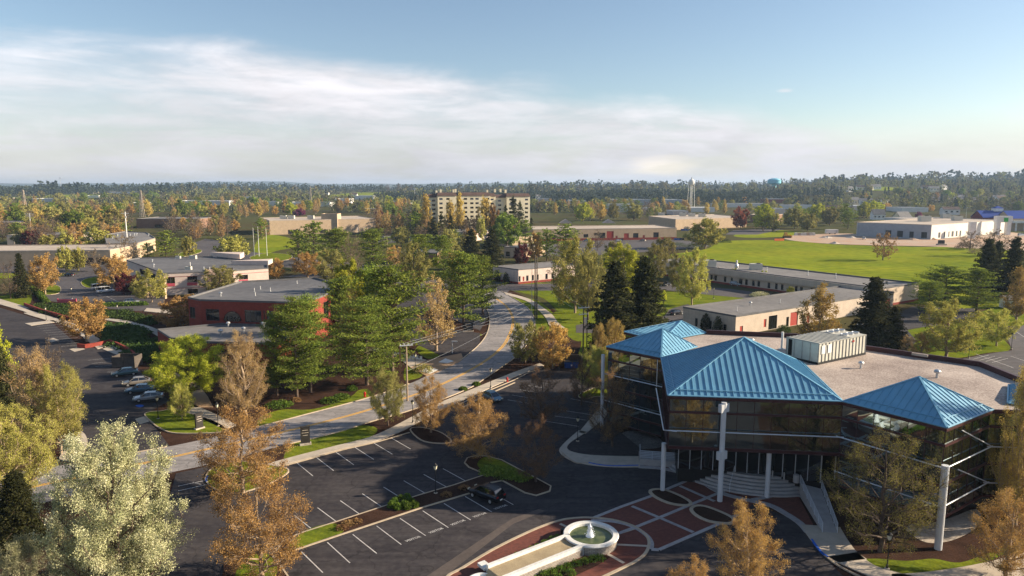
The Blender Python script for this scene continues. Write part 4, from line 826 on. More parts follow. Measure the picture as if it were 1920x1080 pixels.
for (x, y, k, s, lb) in ((262, 118, 'vent', .9, 'far left'), (272, 158, 'vent', 1.2, 'near left edge'), (568, 95, 'unit', 1.0, 'at the back'), (534, 175, 'unit', .8, 'near the front'), (547, 150, 'pipe', 1.4, 'beside the front unit'), (650, 180, 'pipe', 1.2, 'at the front edge'), (457, 92, 'unit', .7, 'back left'), (693, 178, 'pipe', 1, 'right of the front edge pipe')):
    X = G(*z2(x, y), 7.5); roofbit({'vent': 'roof_vent', 'unit': 'rooftop_unit', 'pipe': 'vent_pipe'}[k], f'white roof {k} on the pale pink office, {lb}', k, X[0], X[1], 7.15, k, s)
# left side buildings
a0, a1 = G(-90, 471, 7.1), G(206, 468.5, 7.1)
B('depot_building', 'long tan depot with a dark open loading bay on the far left', rect(a0, a1, 34), 7.1, 'tanbrick', 'rooftan', {0: opsfor(a0, a1, [('opening', 107, 145, .3, 3.6), ('opening', 150, 176, .3, 3.6), ('opening', 180, 196, .3, 3.6)])}, trim='rooftan')
q4 = GP([(200, 456), (257, 455), (291, 446), (275, 435.5), (235, 433.5), (195, 440)], 7.6)
B('clinic_building', 'tan building with a blue grey hipped roof above the long depot', q4, 7.6, 'tanbrick', 'roofgrey2', {1: opsfor(q4[1], q4[2], [('window', 276, 288, 1, 4)])}, trim='roofgrey2')
for i, (x, y) in enumerate(((880, 489), (975, 487), (1008, 484), (1025, 482), (1115, 486), (920, 523), (845, 505))):
    X = G(x / 4, 320 + y / 4, 7.6); roofbit('roof_vent', 'small white vent on the blue grey roof of the tan clinic', 'vent', X[0], X[1], 7.3, 'vent', 1.3, 'vents on the clinic roof')
a0, a1 = G(12, 441, 6), G(150, 440, 6)
B('low_building', 'pale low building with a grey roof behind the purple tree at far left', rect(a0, a1, 30), 6, 'beige', 'roofgrey2', {0: opsfor(a0, a1, [('opening', 27, 40, .5, 4)])}, trim='roofgrey2')
a0, a1 = G(255, 410, 8.4), G(372, 410, 8.4)
B('brown_building', 'brown flat roofed building half hidden by bare trees on the left', rect(a0, a1, 40), 8.4, 'brownwall', 'roofgrey2', {0: opsfor(a0, a1, [('window', 290, 308, .5, 3.4)])}, trim='roofgrey2') if False else None
M['brownwall'] = brick('brown_block', (.26, .15, .10), (.22, .13, .09), (.2, .12, .08), .6)
B('brown_building', 'brown flat roofed building half hidden by bare trees on the left', rect(a0, a1, 40), 8.4, 'brownwall', 'roofgrey2', {0: opsfor(a0, a1, [('window', 290, 308, .5, 3.4)])}, trim='roofgrey2')
a0, a1 = G(0, 417, 7), G(30, 417, 7)
B('brown_building', 'small brown roofed building at the left edge among orange trees', rect((a0[0] - 60, a0[1]), a1, 30), 7, 'brownwall', 'roofgrey2', {}, trim='roofgrey2')
a0, a1 = G(1407, 402, 8), G(1455, 403, 8)
B('brown_building', 'brown flat building right of the red leaved tree', rect(a0, a1, 30), 8, 'brownwall', 'rooftan', {}, trim='rooftan')
a0, a1 = G(884, 433, 7), G(925, 428, 7)
B('low_building', 'cream low building between dark spruces below the apartment block', rect(a0, a1, 25), 6, 'pinkwall', 'roofgrey2', {}, trim='roofgrey2')
a0, a1 = G(945, 462, 5.5), G(975, 464, 5.5)
B('low_building', 'small brick and cream building left of the tan strip', rect(a0, a1, 22), 5.5, 'tanbrick', 'roofgrey2', {0: opsfor(a0, a1, [('window', 948, 956, .5, 3)])}, trim='roofgrey2')
a0, a1 = G(738, 474, 5.5), G(820, 474, 5.5)
B('low_building', 'low dark brick building hidden behind the pines at centre', rect(a0, a1, 22), 5.5, 'brownwall', 'roofgrey', {0: opsfor(a0, a1, [('window', 750, 765, .5, 3)])}, trim='roofgrey')
a0, a1 = G(960, 443, 6.5), G(1003, 441, 6.5)
B('low_building', 'grey roofed low building left of the tan strip among pines', rect(a0, a1, 25), 6.5, 'tanbrick', 'roofgrey2', {}, trim='roofgrey2')
# construction building
g0, g1, g2 = G(1607, 417, 10), G(1747, 422, 10), G(1890, 412.5, 10); g3 = (g0[0] + g2[0] - g1[0], g0[1] + g2[1] - g1[1])
CB = B('store_under_construction', 'metal store under construction beyond the field, coloured grey as shaded and white as sunlit', [g0, g1, g2, g3], 10.2, 'greymetal', 'rooftan', {
    0: opsfor(g0, g1, [('opening', 1660, 1671, .8, 5.2), ('opening', 1682, 1693, .8, 5.2), ('opening', 1705, 1713, .8, 5.0), ('opening', 1727, 1738, .8, 5.0)])}, trim='rooftan')
def cb():  # sunlit side overlaid in whiter metal: light and shade put into the wall colours
    u = (Vector(g2) - Vector(g1)); L = u.length; u /= L; n = Vector((u.y, -u.x)) * .05; b = MB(); p0 = (g1[0] + n.x, g1[1] + n.y); p1 = (g2[0] + n.x, g2[1] + n.y)
    o_ = [(*sorted((wfrac(g1, g2, a, 3), wfrac(g1, g2, c, 3))), .8, 4.6) for a, c in ((1759, 1763), (1770, 1772), (1778, 1780), (1784, 1788), (1792, 1795), (1799, 1802))]
    wallgrid(b, None, p0, p1, 0, 10.1, [(*o, ) for o in o_], 'whitemetal'); b.use('dark')
    for o in o_: b.add([(p0[0] + u.x * o[0], p0[1] + u.y * o[0], o[2]), (p0[0] + u.x * o[1], p0[1] + u.y * o[1], o[2]), (p0[0] + u.x * o[1], p0[1] + u.y * o[1], o[3]), (p0[0] + u.x * o[0], p0[1] + u.y * o[0], o[3])], [(0, 1, 2, 3)])
    for v in b.v[-24:]: pass
    b.build('sunlit_white_wall', None, CB)
    c = MB(); c.box((g0[0] + 3.2, g0[1] - .25, 5.1), (6, .2, 10.1)); c.build('corner_panel', 'white', CB)
    lb = MB(); t = (Vector(g1) - Vector(g0)).normalized(); m_ = Vector((t.y, -t.x)) * .06; lb.beam((g0[0] + m_.x, g0[1] + m_.y, 3.1), (g1[0] + m_.x, g1[1] + m_.y, 3.1), .1, 6.2); 
    x, y = G(1821, 447, 0); e = MB(); e.box((x, y, 5.8), (4, 3, 11.6)); x2, y2 = G(1878, 441, 0)
    e.build('entrance_tower', 'white', CB); e = MB(); e.box((x2 - 4, y2, 5), (3, 3, 9.4)); e.box((x2, y2, 12), (12, 3.4, 4.6)); e.box((x2 + 4, y2, 5), (3, 3, 9.4)); e.build('entrance_gate', 'white', CB)
    s = MB(); s.box((x2 + 1, y2 - 1.8, 11.6), (3.2, .3, 3)); s.build('sign_panel', 'green', CB)
cb()
X = G(1733, 415, 10); roofbit('rooftop_unit', 'large grey rooftop unit on the store under construction', 'air conditioner', X[0], X[1], 9.9, 'unit', 3.0)
X = G(1794, 413.5, 10); roofbit('rooftop_unit', 'white rooftop unit on the right part of the store under construction', 'air conditioner', X[0], X[1], 9.9, 'unit', 2.6)
X = G(1773, 409, 10); roofbit('rooftop_unit', 'green grey rooftop unit at the back of the store under construction', 'air conditioner', X[0], X[1], 9.9, 'unit', 2.6)
for px, py, lb in ((1240, 404, 'left'), (1280, 404.5, 'middle'), (1297, 405, 'right of the middle'), (1316, 406, 'right')):
    X = G(px, py, 9); roofbit('rooftop_unit', f'pale rooftop unit on the tan building behind the strip, {lb} one', 'air conditioner', X[0], X[1], 8.7, 'unit', 2.2)
for px, lb in ((531.5, 'leftmost'), (546.5, 'second from left'), (583, 'third from left'), (618.5, 'fourth from left'), (633, 'rightmost')):
    X = G(px, 409.5, 10.8); roofbit('rooftop_unit', f'white rooftop unit on the long tan store, {lb}', 'air conditioner', X[0], X[1], 10.5, 'unit', 1.9)
X = G(1329, 499, 5.8); roofbit('rooftop_unit', 'white rooftop box at the left end of the long office row roof', 'air conditioner', X[0], X[1], 5.5, 'unit', 1.9)
X = G(1417, 504, 5.8); roofbit('rooftop_unit', 'white rooftop unit on the long office row right of the tall flue', 'air conditioner', X[0], X[1], 5.5, 'unit', 1.6)
X = G(1381, 503, 5.8); fl = thing('roof_flue', 'tall white flue with a pointed top on the long office row roof', 'flue', (X[0], X[1], 5.5)); b = MB(); b.tube([(X[0], X[1], 5.5), (X[0], X[1], 8.8)], .35, 10); b.build('pipe', 'white', fl); b = MB(); b.lathe((X[0], X[1], 6.0), [(.75, 0), (.75, .8), (.4, 1.4)], 10); b.build('collar', 'galv', fl)
for px, py, lb in ((1438, 508, 'left'), (1515, 515, 'middle'), (1567, 520, 'right')):
    X = G(px, py, 5.8); roofbit('vent_pipe', f'small pipe on the long office row roof, {lb} one', 'pipe', X[0], X[1], 5.5, 'pipe', 1.6)
for px, py, lb in ((1407, 571, 'round white vent'), (1382, 581, 'thin pipe'), (1463, 566, 'small pipe')):
    X = G(px, py, 5); roofbit('roof_vent', f'{lb} on the grey roof of the beige warehouse', 'vent', X[0], X[1], 4.7, 'vent' if 'round' in lb else 'pipe', 1.0)
# barn-like building with royal blue roof
def gable(name, label, x, y, Lx, Dy, z0, eave, ridge, wall, roof, win=0, rz=0, cat='building', wmat='window'):
    R = thing(name, label, cat, (x, y, z0), rz=rz, local=True); b = MB(); hx, hy = Lx / 2, Dy / 2
    b.add([(-hx, -hy, 0), (hx, -hy, 0), (hx, hy, 0), (-hx, hy, 0), (-hx, -hy, eave), (hx, -hy, eave), (hx, hy, eave), (-hx, hy, eave), (-hx, 0, ridge), (hx, 0, ridge)], [(0, 1, 5, 4), (1, 2, 6, 9, 5), (2, 3, 7, 6), (3, 0, 4, 8, 7)]); b.build('wall', wall, R)
    r = MB(); o = .5
    for s in (-1, 1):
        dz = .25; r.add([(-hx - o, s * (hy + o), eave - .2), (hx + o, s * (hy + o), eave - .2), (hx + o, 0, ridge + dz), (-hx - o, 0, ridge + dz), (-hx - o, s * (hy + o), eave), (hx + o, s * (hy + o), eave), (hx + o, 0, ridge + dz + .2), (-hx - o, 0, ridge + dz + .2)], [(0, 1, 2, 3), (4, 5, 6, 7), (0, 1, 5, 4), (0, 3, 7, 4), (1, 2, 6, 5)])
    r.build('roof', roof, R)
    for i in range(win):
        w = MB(); cx = -hx + Lx * (i + .5) / win; w.box((cx, -hy - .03, eave * .62), (Lx / win * .42, .08, eave * .3)); w.build('window', wmat, R)
    return R
x, y, z = GT(1853, 600); bb = gable('barn_style_store', 'dark red barn style store with a blue roof and cupola at right edge', x, y, 21, 16, z, 10.4, 15.6, 'barnred', 'royalblue', 5, wmat='rooftan')
c = MB(); c.box((6, 0, 16.6), (7, 5, 2.6)); c.build('cupola', 'white', bb); c = MB(); c.box((6, 0, 18.9), (7.6, 5.6, 2.0), 0, .1); c.build('cupola_roof', 'royalblue', bb)
x, y, z = GT(1930, 590); bb = gable('shop_arcade', 'long blue roofed shop arcade with white columns at right edge', x + 8, y, 62, 18, z, 10.2, 15.8, 'tanbrick', 'royalblue', 0)
c = MB(); 
for i in range(9): c.tube([(-28 + i * 7, -12, 0), (-28 + i * 7, -12, 6.5)], .6, 8)
c.box((0, -11.2, 7.4), (62, 4, 1.8)); c.build('colonnade', 'white', bb)
# apartments
def apartments():
    D = 545; z0 = 0; R = thing('apartment_block', 'cream apartment block with brown roofs and rows of dark windows', 'apartment building', (-30, D + 8, 0)); X = lambda px: (px - 960) / FPX * D
    segs = [(794, 814, 1.2, 30.0), (814, 849, -2.2, 31.2), (849, 857, 1.0, 30), (857, 913, -2.2, 31.2), (913, 926, .8, 30.6), (926, 946, 1.5, 29.5), (946, 992, -1.5, 30.4)]
    for a, c, dy, h in segs:
        p0, p1 = (X(a), D + dy), (X(c), D + dy); b = MB(); ops = []; n = max(1, round((c - a) / 12.5)); W2 = 2.6
        cols = {814: [820, 833], 857: [866, 878, 888, 901, 908][:5], 946: [954, 962, 985], 926: [934], 794: [799, 808], 849: [853], 913: [919]}[a]
        for px in cols:
            s = X(px) - p0[0]
            for k in range(8):
                zc = h - 3.4 - k * 3.35 - 1.0; ops.append((max(.1, s - W2 / 2), min(p1[0] - p0[0] - .1, s + W2 / 2), zc - .75, zc + .75))
        P = wallgrid(b, None, p0, p1, z0, h - 2, ops, 'cream', .3)
        b.add([(p1[0], p1[1], 0), (p1[0], D + 16, 0), (p1[0], D + 16, h - 2), (p1[0], p1[1], h - 2)], [(0, 1, 2, 3)]); b.add([(p0[0], D + 16, 0), (p0[0], p0[1], 0), (p0[0], p0[1], h - 2), (p0[0], D + 16, h - 2)], [(0, 1, 2, 3)]); b.build('wall', None, R)
        for o in ops:
            w = MB(); w.use('window'); w.add([P(o[0], o[2], .28), P(o[1], o[2], .28), P(o[1], o[3], .28), P(o[0], o[3], .28)], [(0, 1, 2, 3)]); w.use('brownroof'); w.beam(P((o[0] + o[1]) / 2, o[2], .2), P((o[0] + o[1]) / 2, o[3], .2), .15, .1); w.build('window', None, R)
        r = MB(); e = .5; r.add([(p0[0] - e, p0[1] - e, h - 2), (p1[0] + e, p1[1] - e, h - 2), (p1[0] + e, D + 16.5, h - 2), (p0[0] - e, D + 16.5, h - 2), (p0[0] + .5, p0[1] + 2, h + .4), (p1[0] - .5, p1[1] + 2, h + .4), (p1[0] - .5, D + 14, h + .4), (p0[0] + .5, D + 14, h + .4)], [(0, 1, 5, 4), (1, 2, 6, 5), (2, 3, 7, 6), (3, 0, 4, 7), (4, 5, 6, 7), (0, 3, 2, 1)]); r.build('roof', 'brownroof', R)
    for px, h in ((815, 32.4), (823, 33.2), (847, 33.2), (851, 33.6), (912, 32.8), (927, 33.5), (938, 33.6), (948, 33)):
        c = MB(); c.box((X(px), D + 5, h - .6), (1.3, 2.0, 2.6)); c.build('chimney', 'cream', R)
apartments()
apr = [o for o in COL.objects if o.name.startswith('apartment_block')][0]; apr.rotation_euler.z = math.radians(17)
# warehouses and shops farther out
FARC = []
def farbox(name, label, px0, px1, D, h, wall, roof, dep=40, z=None, white=None):
    FARC.append((px0 - 4, px1 + 4, D))
    a, c = GT(px0, D), GT(px1, D); z0 = min(a[2], c[2]) - .5; return building(name, label, rect(a[:2], c[:2], dep), h, wall, roof, {}, z0=z0, trim=white or 'white', par=.5)
farbox('warehouse', 'grey metal warehouse with a white roof edge in front of the tree line', 1136, 1220, 1250, 11.5, 'greymetal', 'white')
farbox('warehouse', 'pale warehouse seen below the grey metal one', 1140, 1186, 1000, 12, 'whitemetal', 'white', 20)
farbox('warehouse', 'smaller grey warehouse with white roof left of the white water tower', 1245, 1279, 1250, 10, 'greymetal', 'white')
farbox('store_building', 'long pale flat store right of the white water tower', 1345, 1445, 1150, 7, 'whitemetal', 'roofgrey2')
farbox('store_building', 'pinkish low roofed building behind the yellow trees on the right', 1441, 1472, 900, 9, 'pinkwall', 'rooftan')
farbox('store_building', 'dark red brick store on the right below the teal tank', 1440, 1478, 1250, 9, 'redbrick', 'roofgrey2')
farbox('warehouse', 'long white warehouse roof beyond the trees on the left', 333, 430, 1300, 9, 'whitemetal', 'white')
farbox('warehouse', 'pale grey warehouse left of the far lattice tower', 480, 520, 1300, 8, 'whitemetal', 'roofgrey2')
farbox('warehouse', 'pale grey warehouse in front of the far lattice tower', 540, 618, 1250, 8, 'whitemetal', 'roofgrey2')
farbox('warehouse', 'white roofed shed right of the far lattice tower', 628, 655, 1400, 10, 'whitemetal', 'white')
farbox('warehouse', 'long white shed beyond the trees right of centre', 728, 770, 1350, 7, 'whitemetal', 'white')
farbox('barn', 'red barn at the far left edge', -10, 16, 1500, 9, 'barnred', 'roofgrey2')
farbox('store_building', 'wide pale store roof behind the store under construction', 1700, 1830, 640, 7.5, 'whitemetal', 'rooftan', 40)
farbox('store_building', 'small pale store between the trees at centre right', 1262, 1290, 900, 6, 'pinkwall', 'roofgrey2')
farbox('farm_building', 'long low white farm shed beside the green pasture on the left', 205, 262, 2300, 5, 'white', 'roofgrey2')
for i, (a_, c_, D_, h_, w_, lb) in enumerate([(60, 110, 1500, 8, 'whitemetal', 'pale low warehouse far left beyond the orange trees'), (150, 185, 1750, 8, 'whitemetal', 'small pale warehouse left of the far pasture'), (232, 262, 1250, 7, 'pinkwall', 'pinkish low store near the pylon above the yellow trees'), (440, 470, 1600, 9, 'whitemetal', 'white shed left of the far lattice tower'), (665, 700, 1700, 9, 'whitemetal', 'small white shed beyond the long tan store'), (1005, 1040, 1500, 8, 'pinkwall', 'low pinkish building beyond the apartments'), (1065, 1100, 1350, 8, 'whitemetal', 'low white building left of the grey warehouse'), (1200, 1235, 950, 8, 'beige', 'beige low building between the warehouses'), (1290, 1340, 1000, 7, 'whitemetal', 'low grey store behind the white water tower legs'), (1480, 1530, 1050, 7, 'whitemetal', 'low pale store left of the right pasture'), (1600, 1650, 1000, 7, 'pinkwall', 'low pinkish store behind the trees at right'), (1690, 1740, 950, 7, 'whitemetal', 'low pale store below the far car park')]):
    farbox('store_building', lb, a_, c_, D_, h_, w_, 'roofgrey2' if i % 2 else 'white')
hr = random.Random(3)
for i, (px, D) in enumerate([(1533, 1500), (1556, 1480), (1575, 1520), (1590, 1480), (1612, 1500), (1628, 1490), (1640, 1520), (1735, 1500), (1748, 1450), (1765, 1520), (1874, 1150), (1600, 1120), (1622, 1100), (1655, 1110), (1690, 700), (1645, 780), (1560, 900), (500, 2000), (612, 2100), (663, 1900), (180, 2300), (300, 2300), (1780, 900), (1480, 2000), (1010, 1700), (1065, 1600), (1240, 1650), (1385, 1700)]):
    x, y, z = GT(px, D); lab = f'{["white", "pale grey", "cream"][i % 3]} gabled house among far trees at {"far right" if px > 1700 else "right" if px > 1500 else "centre right" if px > 1000 else "centre left" if px > 400 else "left"}'
    gable('house', lab, x, y, hr.uniform(12, 20), hr.uniform(9, 12), z - .3, hr.uniform(6, 8), hr.uniform(10, 12), ['white', 'whitemetal', 'cream'][i % 3], ['roofgrey2', 'brownroof', 'roofgrey'][i % 3], 3 if D < 1600 else 2, rz=hr.uniform(-.5, .5), cat='house')['group'] = 'houses among the far trees'
# ---------------------------------------------------------------- vegetation
def mesh_np(name, V, Q, mats, mi=None):
    me = bpy.data.meshes.new(name); n = len(Q); k = Q.shape[1]
    me.vertices.add(len(V)); me.vertices.foreach_set('co', np.asarray(V, np.float32).ravel())
    me.loops.add(n * k); me.loops.foreach_set('vertex_index', np.asarray(Q, np.int32).ravel())
    me.polygons.add(n); me.polygons.foreach_set('loop_start', np.arange(0, n * k, k, dtype=np.int32)); me.polygons.foreach_set('loop_total', np.full(n, k, np.int32))
    for m in mats: me.materials.append(M[m])
    if mi is not None: me.polygons.foreach_set('material_index', np.asarray(mi, np.int32))
    me.update(calc_edges=True); return me
def leaves(C, S, rg, flat=0.0, asp=.62, up=None):
    n = len(C); u = rg.normal(size=(n, 3)); u[:, 2] *= (1 - flat); u /= np.linalg.norm(u, axis=1)[:, None]
    w = rg.normal(size=(n, 3)); w -= (w * u).sum(1)[:, None] * u; w[:, 2] *= (1 - flat * .7); w /= np.linalg.norm(w, axis=1)[:, None]
    S = np.asarray(S)[:, None] if np.ndim(S) else S
    u = u * S; w = w * S * asp
    V = np.stack([C + u, C + w, C - u, C - w], 1).reshape(-1, 3); Q = np.arange(4 * n).reshape(-1, 4); return V, Q
def tubes(P0, P1, R0, R1, k=5):
    P0, P1 = np.asarray(P0), np.asarray(P1); n = len(P0); d = P1 - P0; d /= np.maximum(np.linalg.norm(d, axis=1), 1e-6)[:, None]
    ref = np.where(np.abs(d[:, 2:3]) > .9, [[1, 0, 0]], [[0, 0, 1]]); a = np.cross(d, ref); a /= np.linalg.norm(a, axis=1)[:, None]; b = np.cross(a, d)
    t = 2 * np.pi * np.arange(k) / k; ring = a[:, None] * np.cos(t)[None, :, None] + b[:, None] * np.sin(t)[None, :, None]
    V = np.concatenate([P0[:, None] + ring * np.asarray(R0)[:, None, None], P1[:, None] + ring * np.asarray(R1)[:, None, None]], 1).reshape(-1, 3)
    i = np.arange(k); q = np.stack([i, (i + 1) % k, (i + 1) % k + k, i + k], 1); Q = (q[None] + (np.arange(n) * 2 * k)[:, None, None]).reshape(-1, 4); return V, Q
def decid(seed, H=12., R=4.5, base=.18, prof='round', asc=.45, nl=16, ns=8, nt=6, leaf=20, size=.17, spread=.35, lean=0, droop=0, multi=1):
    rg = np.random.default_rng(seed); segs = []; tips = []
    def path(p, q, r0, r1, n=4, bend=.12):
        pts = [p + (q - p) * t for t in np.linspace(0, 1, n + 1)]; L = np.linalg.norm(q - p)
        for i in range(1, n): pts[i] = pts[i] + rg.normal(size=3) * L * bend * .35 + np.array([0, 0, -1]) * L * bend * math.sin(math.pi * i / n) * asc
        for i in range(n): segs.append((pts[i], pts[i + 1], r0 + (r1 - r0) * i / n, r0 + (r1 - r0) * (i + 1) / n))
        return pts
    zb = base * H
    def env(t):
        if prof == 'round': return math.sin(math.pi * min(1, max(0, .12 + t * .86))) ** .6
        if prof == 'upright': return max(.06, (math.sin(math.pi * (.16 + t * .8) ** 1.0)) ** .8 * (1.05 - .35 * t))
        if prof == 'vase': return (.35 + .65 * t) * (1 if t < .8 else math.sqrt(max(0.02, 1 - ((t - .8) / .22) ** 2)))
        if prof == 'cone': return max(.05, (1 - t) ** .75) * (1 if t > .08 else .6 + t * 5)
        return 1
    tr = path(np.zeros(3), np.array([rg.normal() * .2, rg.normal() * .2, H * .86]), H * .022, H * .005, 7, .03)
    tz = np.array([p[2] for p in tr])
    def trunk(z): return np.array([np.interp(z, tz, [p[0] for p in tr]), np.interp(z, tz, [p[1] for p in tr]), z])
    for i in range(nl):
        f = (i + .5) / nl; t = .08 + .9 * f; a = i * 2.39996 + rg.uniform(-.4, .4)
        ze = zb + (H - zb) * t * rg.uniform(.93, 1.03); rr = R * env(t) * rg.uniform(.72, 1.05); zs = max(zb * .75, min(ze - rr * asc * 1.3 - .2 * (ze - zb), H * .8)); zs = max(zs, zb * .8) if asc > 0 else ze
        s = trunk(zs); e = np.array([rr * math.cos(a), rr * math.sin(a), ze]); Lb = np.linalg.norm(e - s); r0 = H * .008 * (1.25 - .7 * f)
        pts = path(s, e, r0, r0 * .3, 4); dirn = (e - s) / Lb
        for j in range(ns):
            u = .28 + .72 * (j + rg.uniform(0, 1)) / ns; k = min(3, int(u * 4)); p = pts[k] + (pts[k + 1] - pts[k]) * (u * 4 - k if u < 1 else 1)
            dv = dirn * .55 + rg.normal(size=3) * .55 + np.array([0, 0, asc * .7]); dv /= np.linalg.norm(dv); L2 = max(.5, min(R, Lb) * spread * (1.3 - .6 * u)) * rg.uniform(.7, 1.2); q = p + dv * L2
            # keep inside the envelope
            tt = (q[2] - zb) / (H - zb); mr = R * env(min(1, max(0, tt))) * 1.08; rq = math.hypot(q[0], q[1])
            if rq > mr: q[:2] *= mr / rq
            segs.append((p, (p + q) / 2 + rg.normal(size=3) * .06, r0 * .35, r0 * .22)); segs.append((segs[-1][1], q, r0 * .22, r0 * .1))
            for m_ in range(nt):
                v = rg.uniform(.25, 1); b0 = p + (q - p) * v; dv2 = dv * .6 + rg.normal(size=3) * .6 + np.array([0, 0, asc * .5 - droop]); dv2 /= np.linalg.norm(dv2); b1 = b0 + dv2 * L2 * rg.uniform(.25, .55)
                segs.append((b0, b1, r0 * .11, r0 * .05)); tips.append((b0, b1))
    A = np.array([s[0] for s in segs]); Bb = np.array([s[1] for s in segs]); r0 = np.array([s[2] for s in segs]); r1 = np.array([s[3] for s in segs])
    big = r0 > H * .0022
    V1, Q1 = tubes(A[big], Bb[big], r0[big], r1[big], 6); V2, Q2 = tubes(A[~big], Bb[~big], np.maximum(r0[~big], .012), np.maximum(r1[~big], .009), 3)
    T = np.array(tips); n = int(leaf); idx = np.repeat(np.arange(len(T)), n); w = rg.uniform(.15, 1.1, len(idx))[:, None]
    C = T[idx, 0] * (1 - w) + T[idx, 1] * w + rg.normal(size=(len(idx), 3)) * (size * .6 + .13)
    LV, LQ = leaves(C, size * rg.uniform(.5, 1.25, len(C)), rg)
    return (np.r_[V1, V2], np.r_[Q1, Q2 + len(V1)]), (LV, LQ)
def conifer(seed, H=16., R=4., base=.12, kind='pine', step=.6, nb=5, clumps=9, leaf=9, size=.26):
    rg = np.random.default_rng(seed); A = []; Bb = []; r0 = []; r1 = []; C = []; S = []
    A.append([0, 0, 0]); Bb.append([0, 0, H * .97]); r0.append(H * .017); r1.append(.03)
    z = base * H; k = 0
    while z < H * .97:
        t = (z - base * H) / (H * (1 - base))
        if kind == 'pine': pr = (math.sin(math.pi * min(1, .22 + t * .78)) ** .75 + .12) * (1 - .25 * t)
        else: pr = max(.03, (1 - t) ** .8) * (.75 + .25 * min(1, t * 6))
        for j in range(nb):
            a = k * 1.1 + j * 2 * math.pi / nb + rg.uniform(-.35, .35); L = R * pr * (rg.uniform(.5, 1.12) if kind == 'pine' else rg.uniform(.8, 1.08))
            if kind == 'pine' and rg.random() < .14: L *= .35
            sl = rg.uniform(.0, .28) + t * .5 if kind == 'pine' else -rg.uniform(.1, .35) + t * .6
            zz = z + rg.uniform(-.5, .5); d = np.array([math.cos(a), math.sin(a), sl]); p = np.array([0, 0, zz]); q = p + d * L
            if kind == 'pine': q[2] += .12 * L
            A.append(p); Bb.append(q); r0.append(.05 + .012 * L); r1.append(.015); side = np.array([-math.sin(a), math.cos(a), 0])
            m = max(2, int(clumps * (L / R) ** .8)); lo = .3 if kind == 'pine' else .12
            for c in range(m):
                u = lo + (1 - lo) * (c + rg.uniform(0, 1)) / m; w = rg.uniform(-1, 1) * L * (.26 if kind == 'pine' else .2) * (1.15 - .6 * u); cc = p + (q - p) * u + side * w
                if kind == 'pine': cc = cc + np.array([0, 0, .08 * abs(w)])
                n = leaf; sp = .5 if kind == 'pine' else .34
                pts = cc + rg.normal(size=(n, 3)) * np.array([sp, sp, sp * (.22 if kind == 'pine' else .5)]) + (np.array([0, 0, -.12]) if kind != 'pine' else np.array([0, 0, .06]))
                C.append(pts)
        z += step * (1.15 - .35 * t) * (rg.uniform(.6, 1.5) if kind == 'pine' else 1); k += 1
    n = 18; C.append(np.array([0, 0, H * .97]) + rg.normal(size=(n, 3)) * [.12, .12, .45]); C = np.concatenate(C)
    LV, LQ = leaves(C, size * rg.uniform(.6, 1.25, len(C)), rg, flat=.15 if kind == 'pine' else .2, asp=.4)
    V, Q = tubes(A, Bb, r0, r1, 5); return (V, Q), (LV, LQ)
KINDS = {  # H, R, builder, names
    'OR': ('budding_maple', dict(H=10, R=4.2, prof='round', base=.14, asc=.5)), 'DB': ('bare_tree', dict(H=10, R=4.2, prof='round', base=.14, asc=.5)),
    'TA': ('pear_tree', dict(H=14, R=4.0, prof='upright', base=.10, asc=1.0, nl=20)), 'CO': ('upright_maple', dict(H=13, R=3.6, prof='upright', base=.08, asc=1.3, nl=22, spread=.42)),
    'YG': ('leafing_tree', dict(H=11, R=5.0, prof='round', base=.16, asc=.5, nl=18)), 'YB': ('leafing_maple', dict(H=12, R=5.2, prof='round', base=.18, asc=.4, nl=20)),
    'WB': ('blossoming_pear', dict(H=14, R=5.6, prof='round', base=.12, asc=.8, nl=24)), 'GR': ('green_tree', dict(H=13, R=4.8, prof='round', base=.15, asc=.5, nl=20)),
    'OL': ('olive_green_tree', dict(H=11, R=4.8, prof='round', base=.15, asc=.5, nl=18)), 'RP': ('purple_leaf_tree', dict(H=8, R=4, prof='round', base=.12, asc=.5)),
    'MG': ('redbud_tree', dict(H=7, R=4, prof='round', base=.12, asc=.5)), 'BA': ('bare_tree', dict(H=12, R=5.0, prof='round', base=.16, asc=.6, nl=18)),
    'WP': ('pine_tree', dict(H=17, R=5.2)), 'SP': ('spruce_tree', dict(H=15, R=4.0)), 'YS': ('yellow_bud_tree', dict(H=12, R=5.6, prof='round', base=.16, asc=.35, nl=20)), 'RD': ('red_leaf_tree', dict(H=10, R=5, prof='round', base=.2, asc=.5))}
M['YS'] = foliage('sparse_yellow_leaves', (.34, .28, .05), (.16, .12, .035), c3=(.46, .38, .05))  # darker than the other yellow leaves: the tree's shade is in the colour
M['RD'] = foliage('red_leaves', (.36, .075, .05), (.18, .04, .03))
_cache = {}
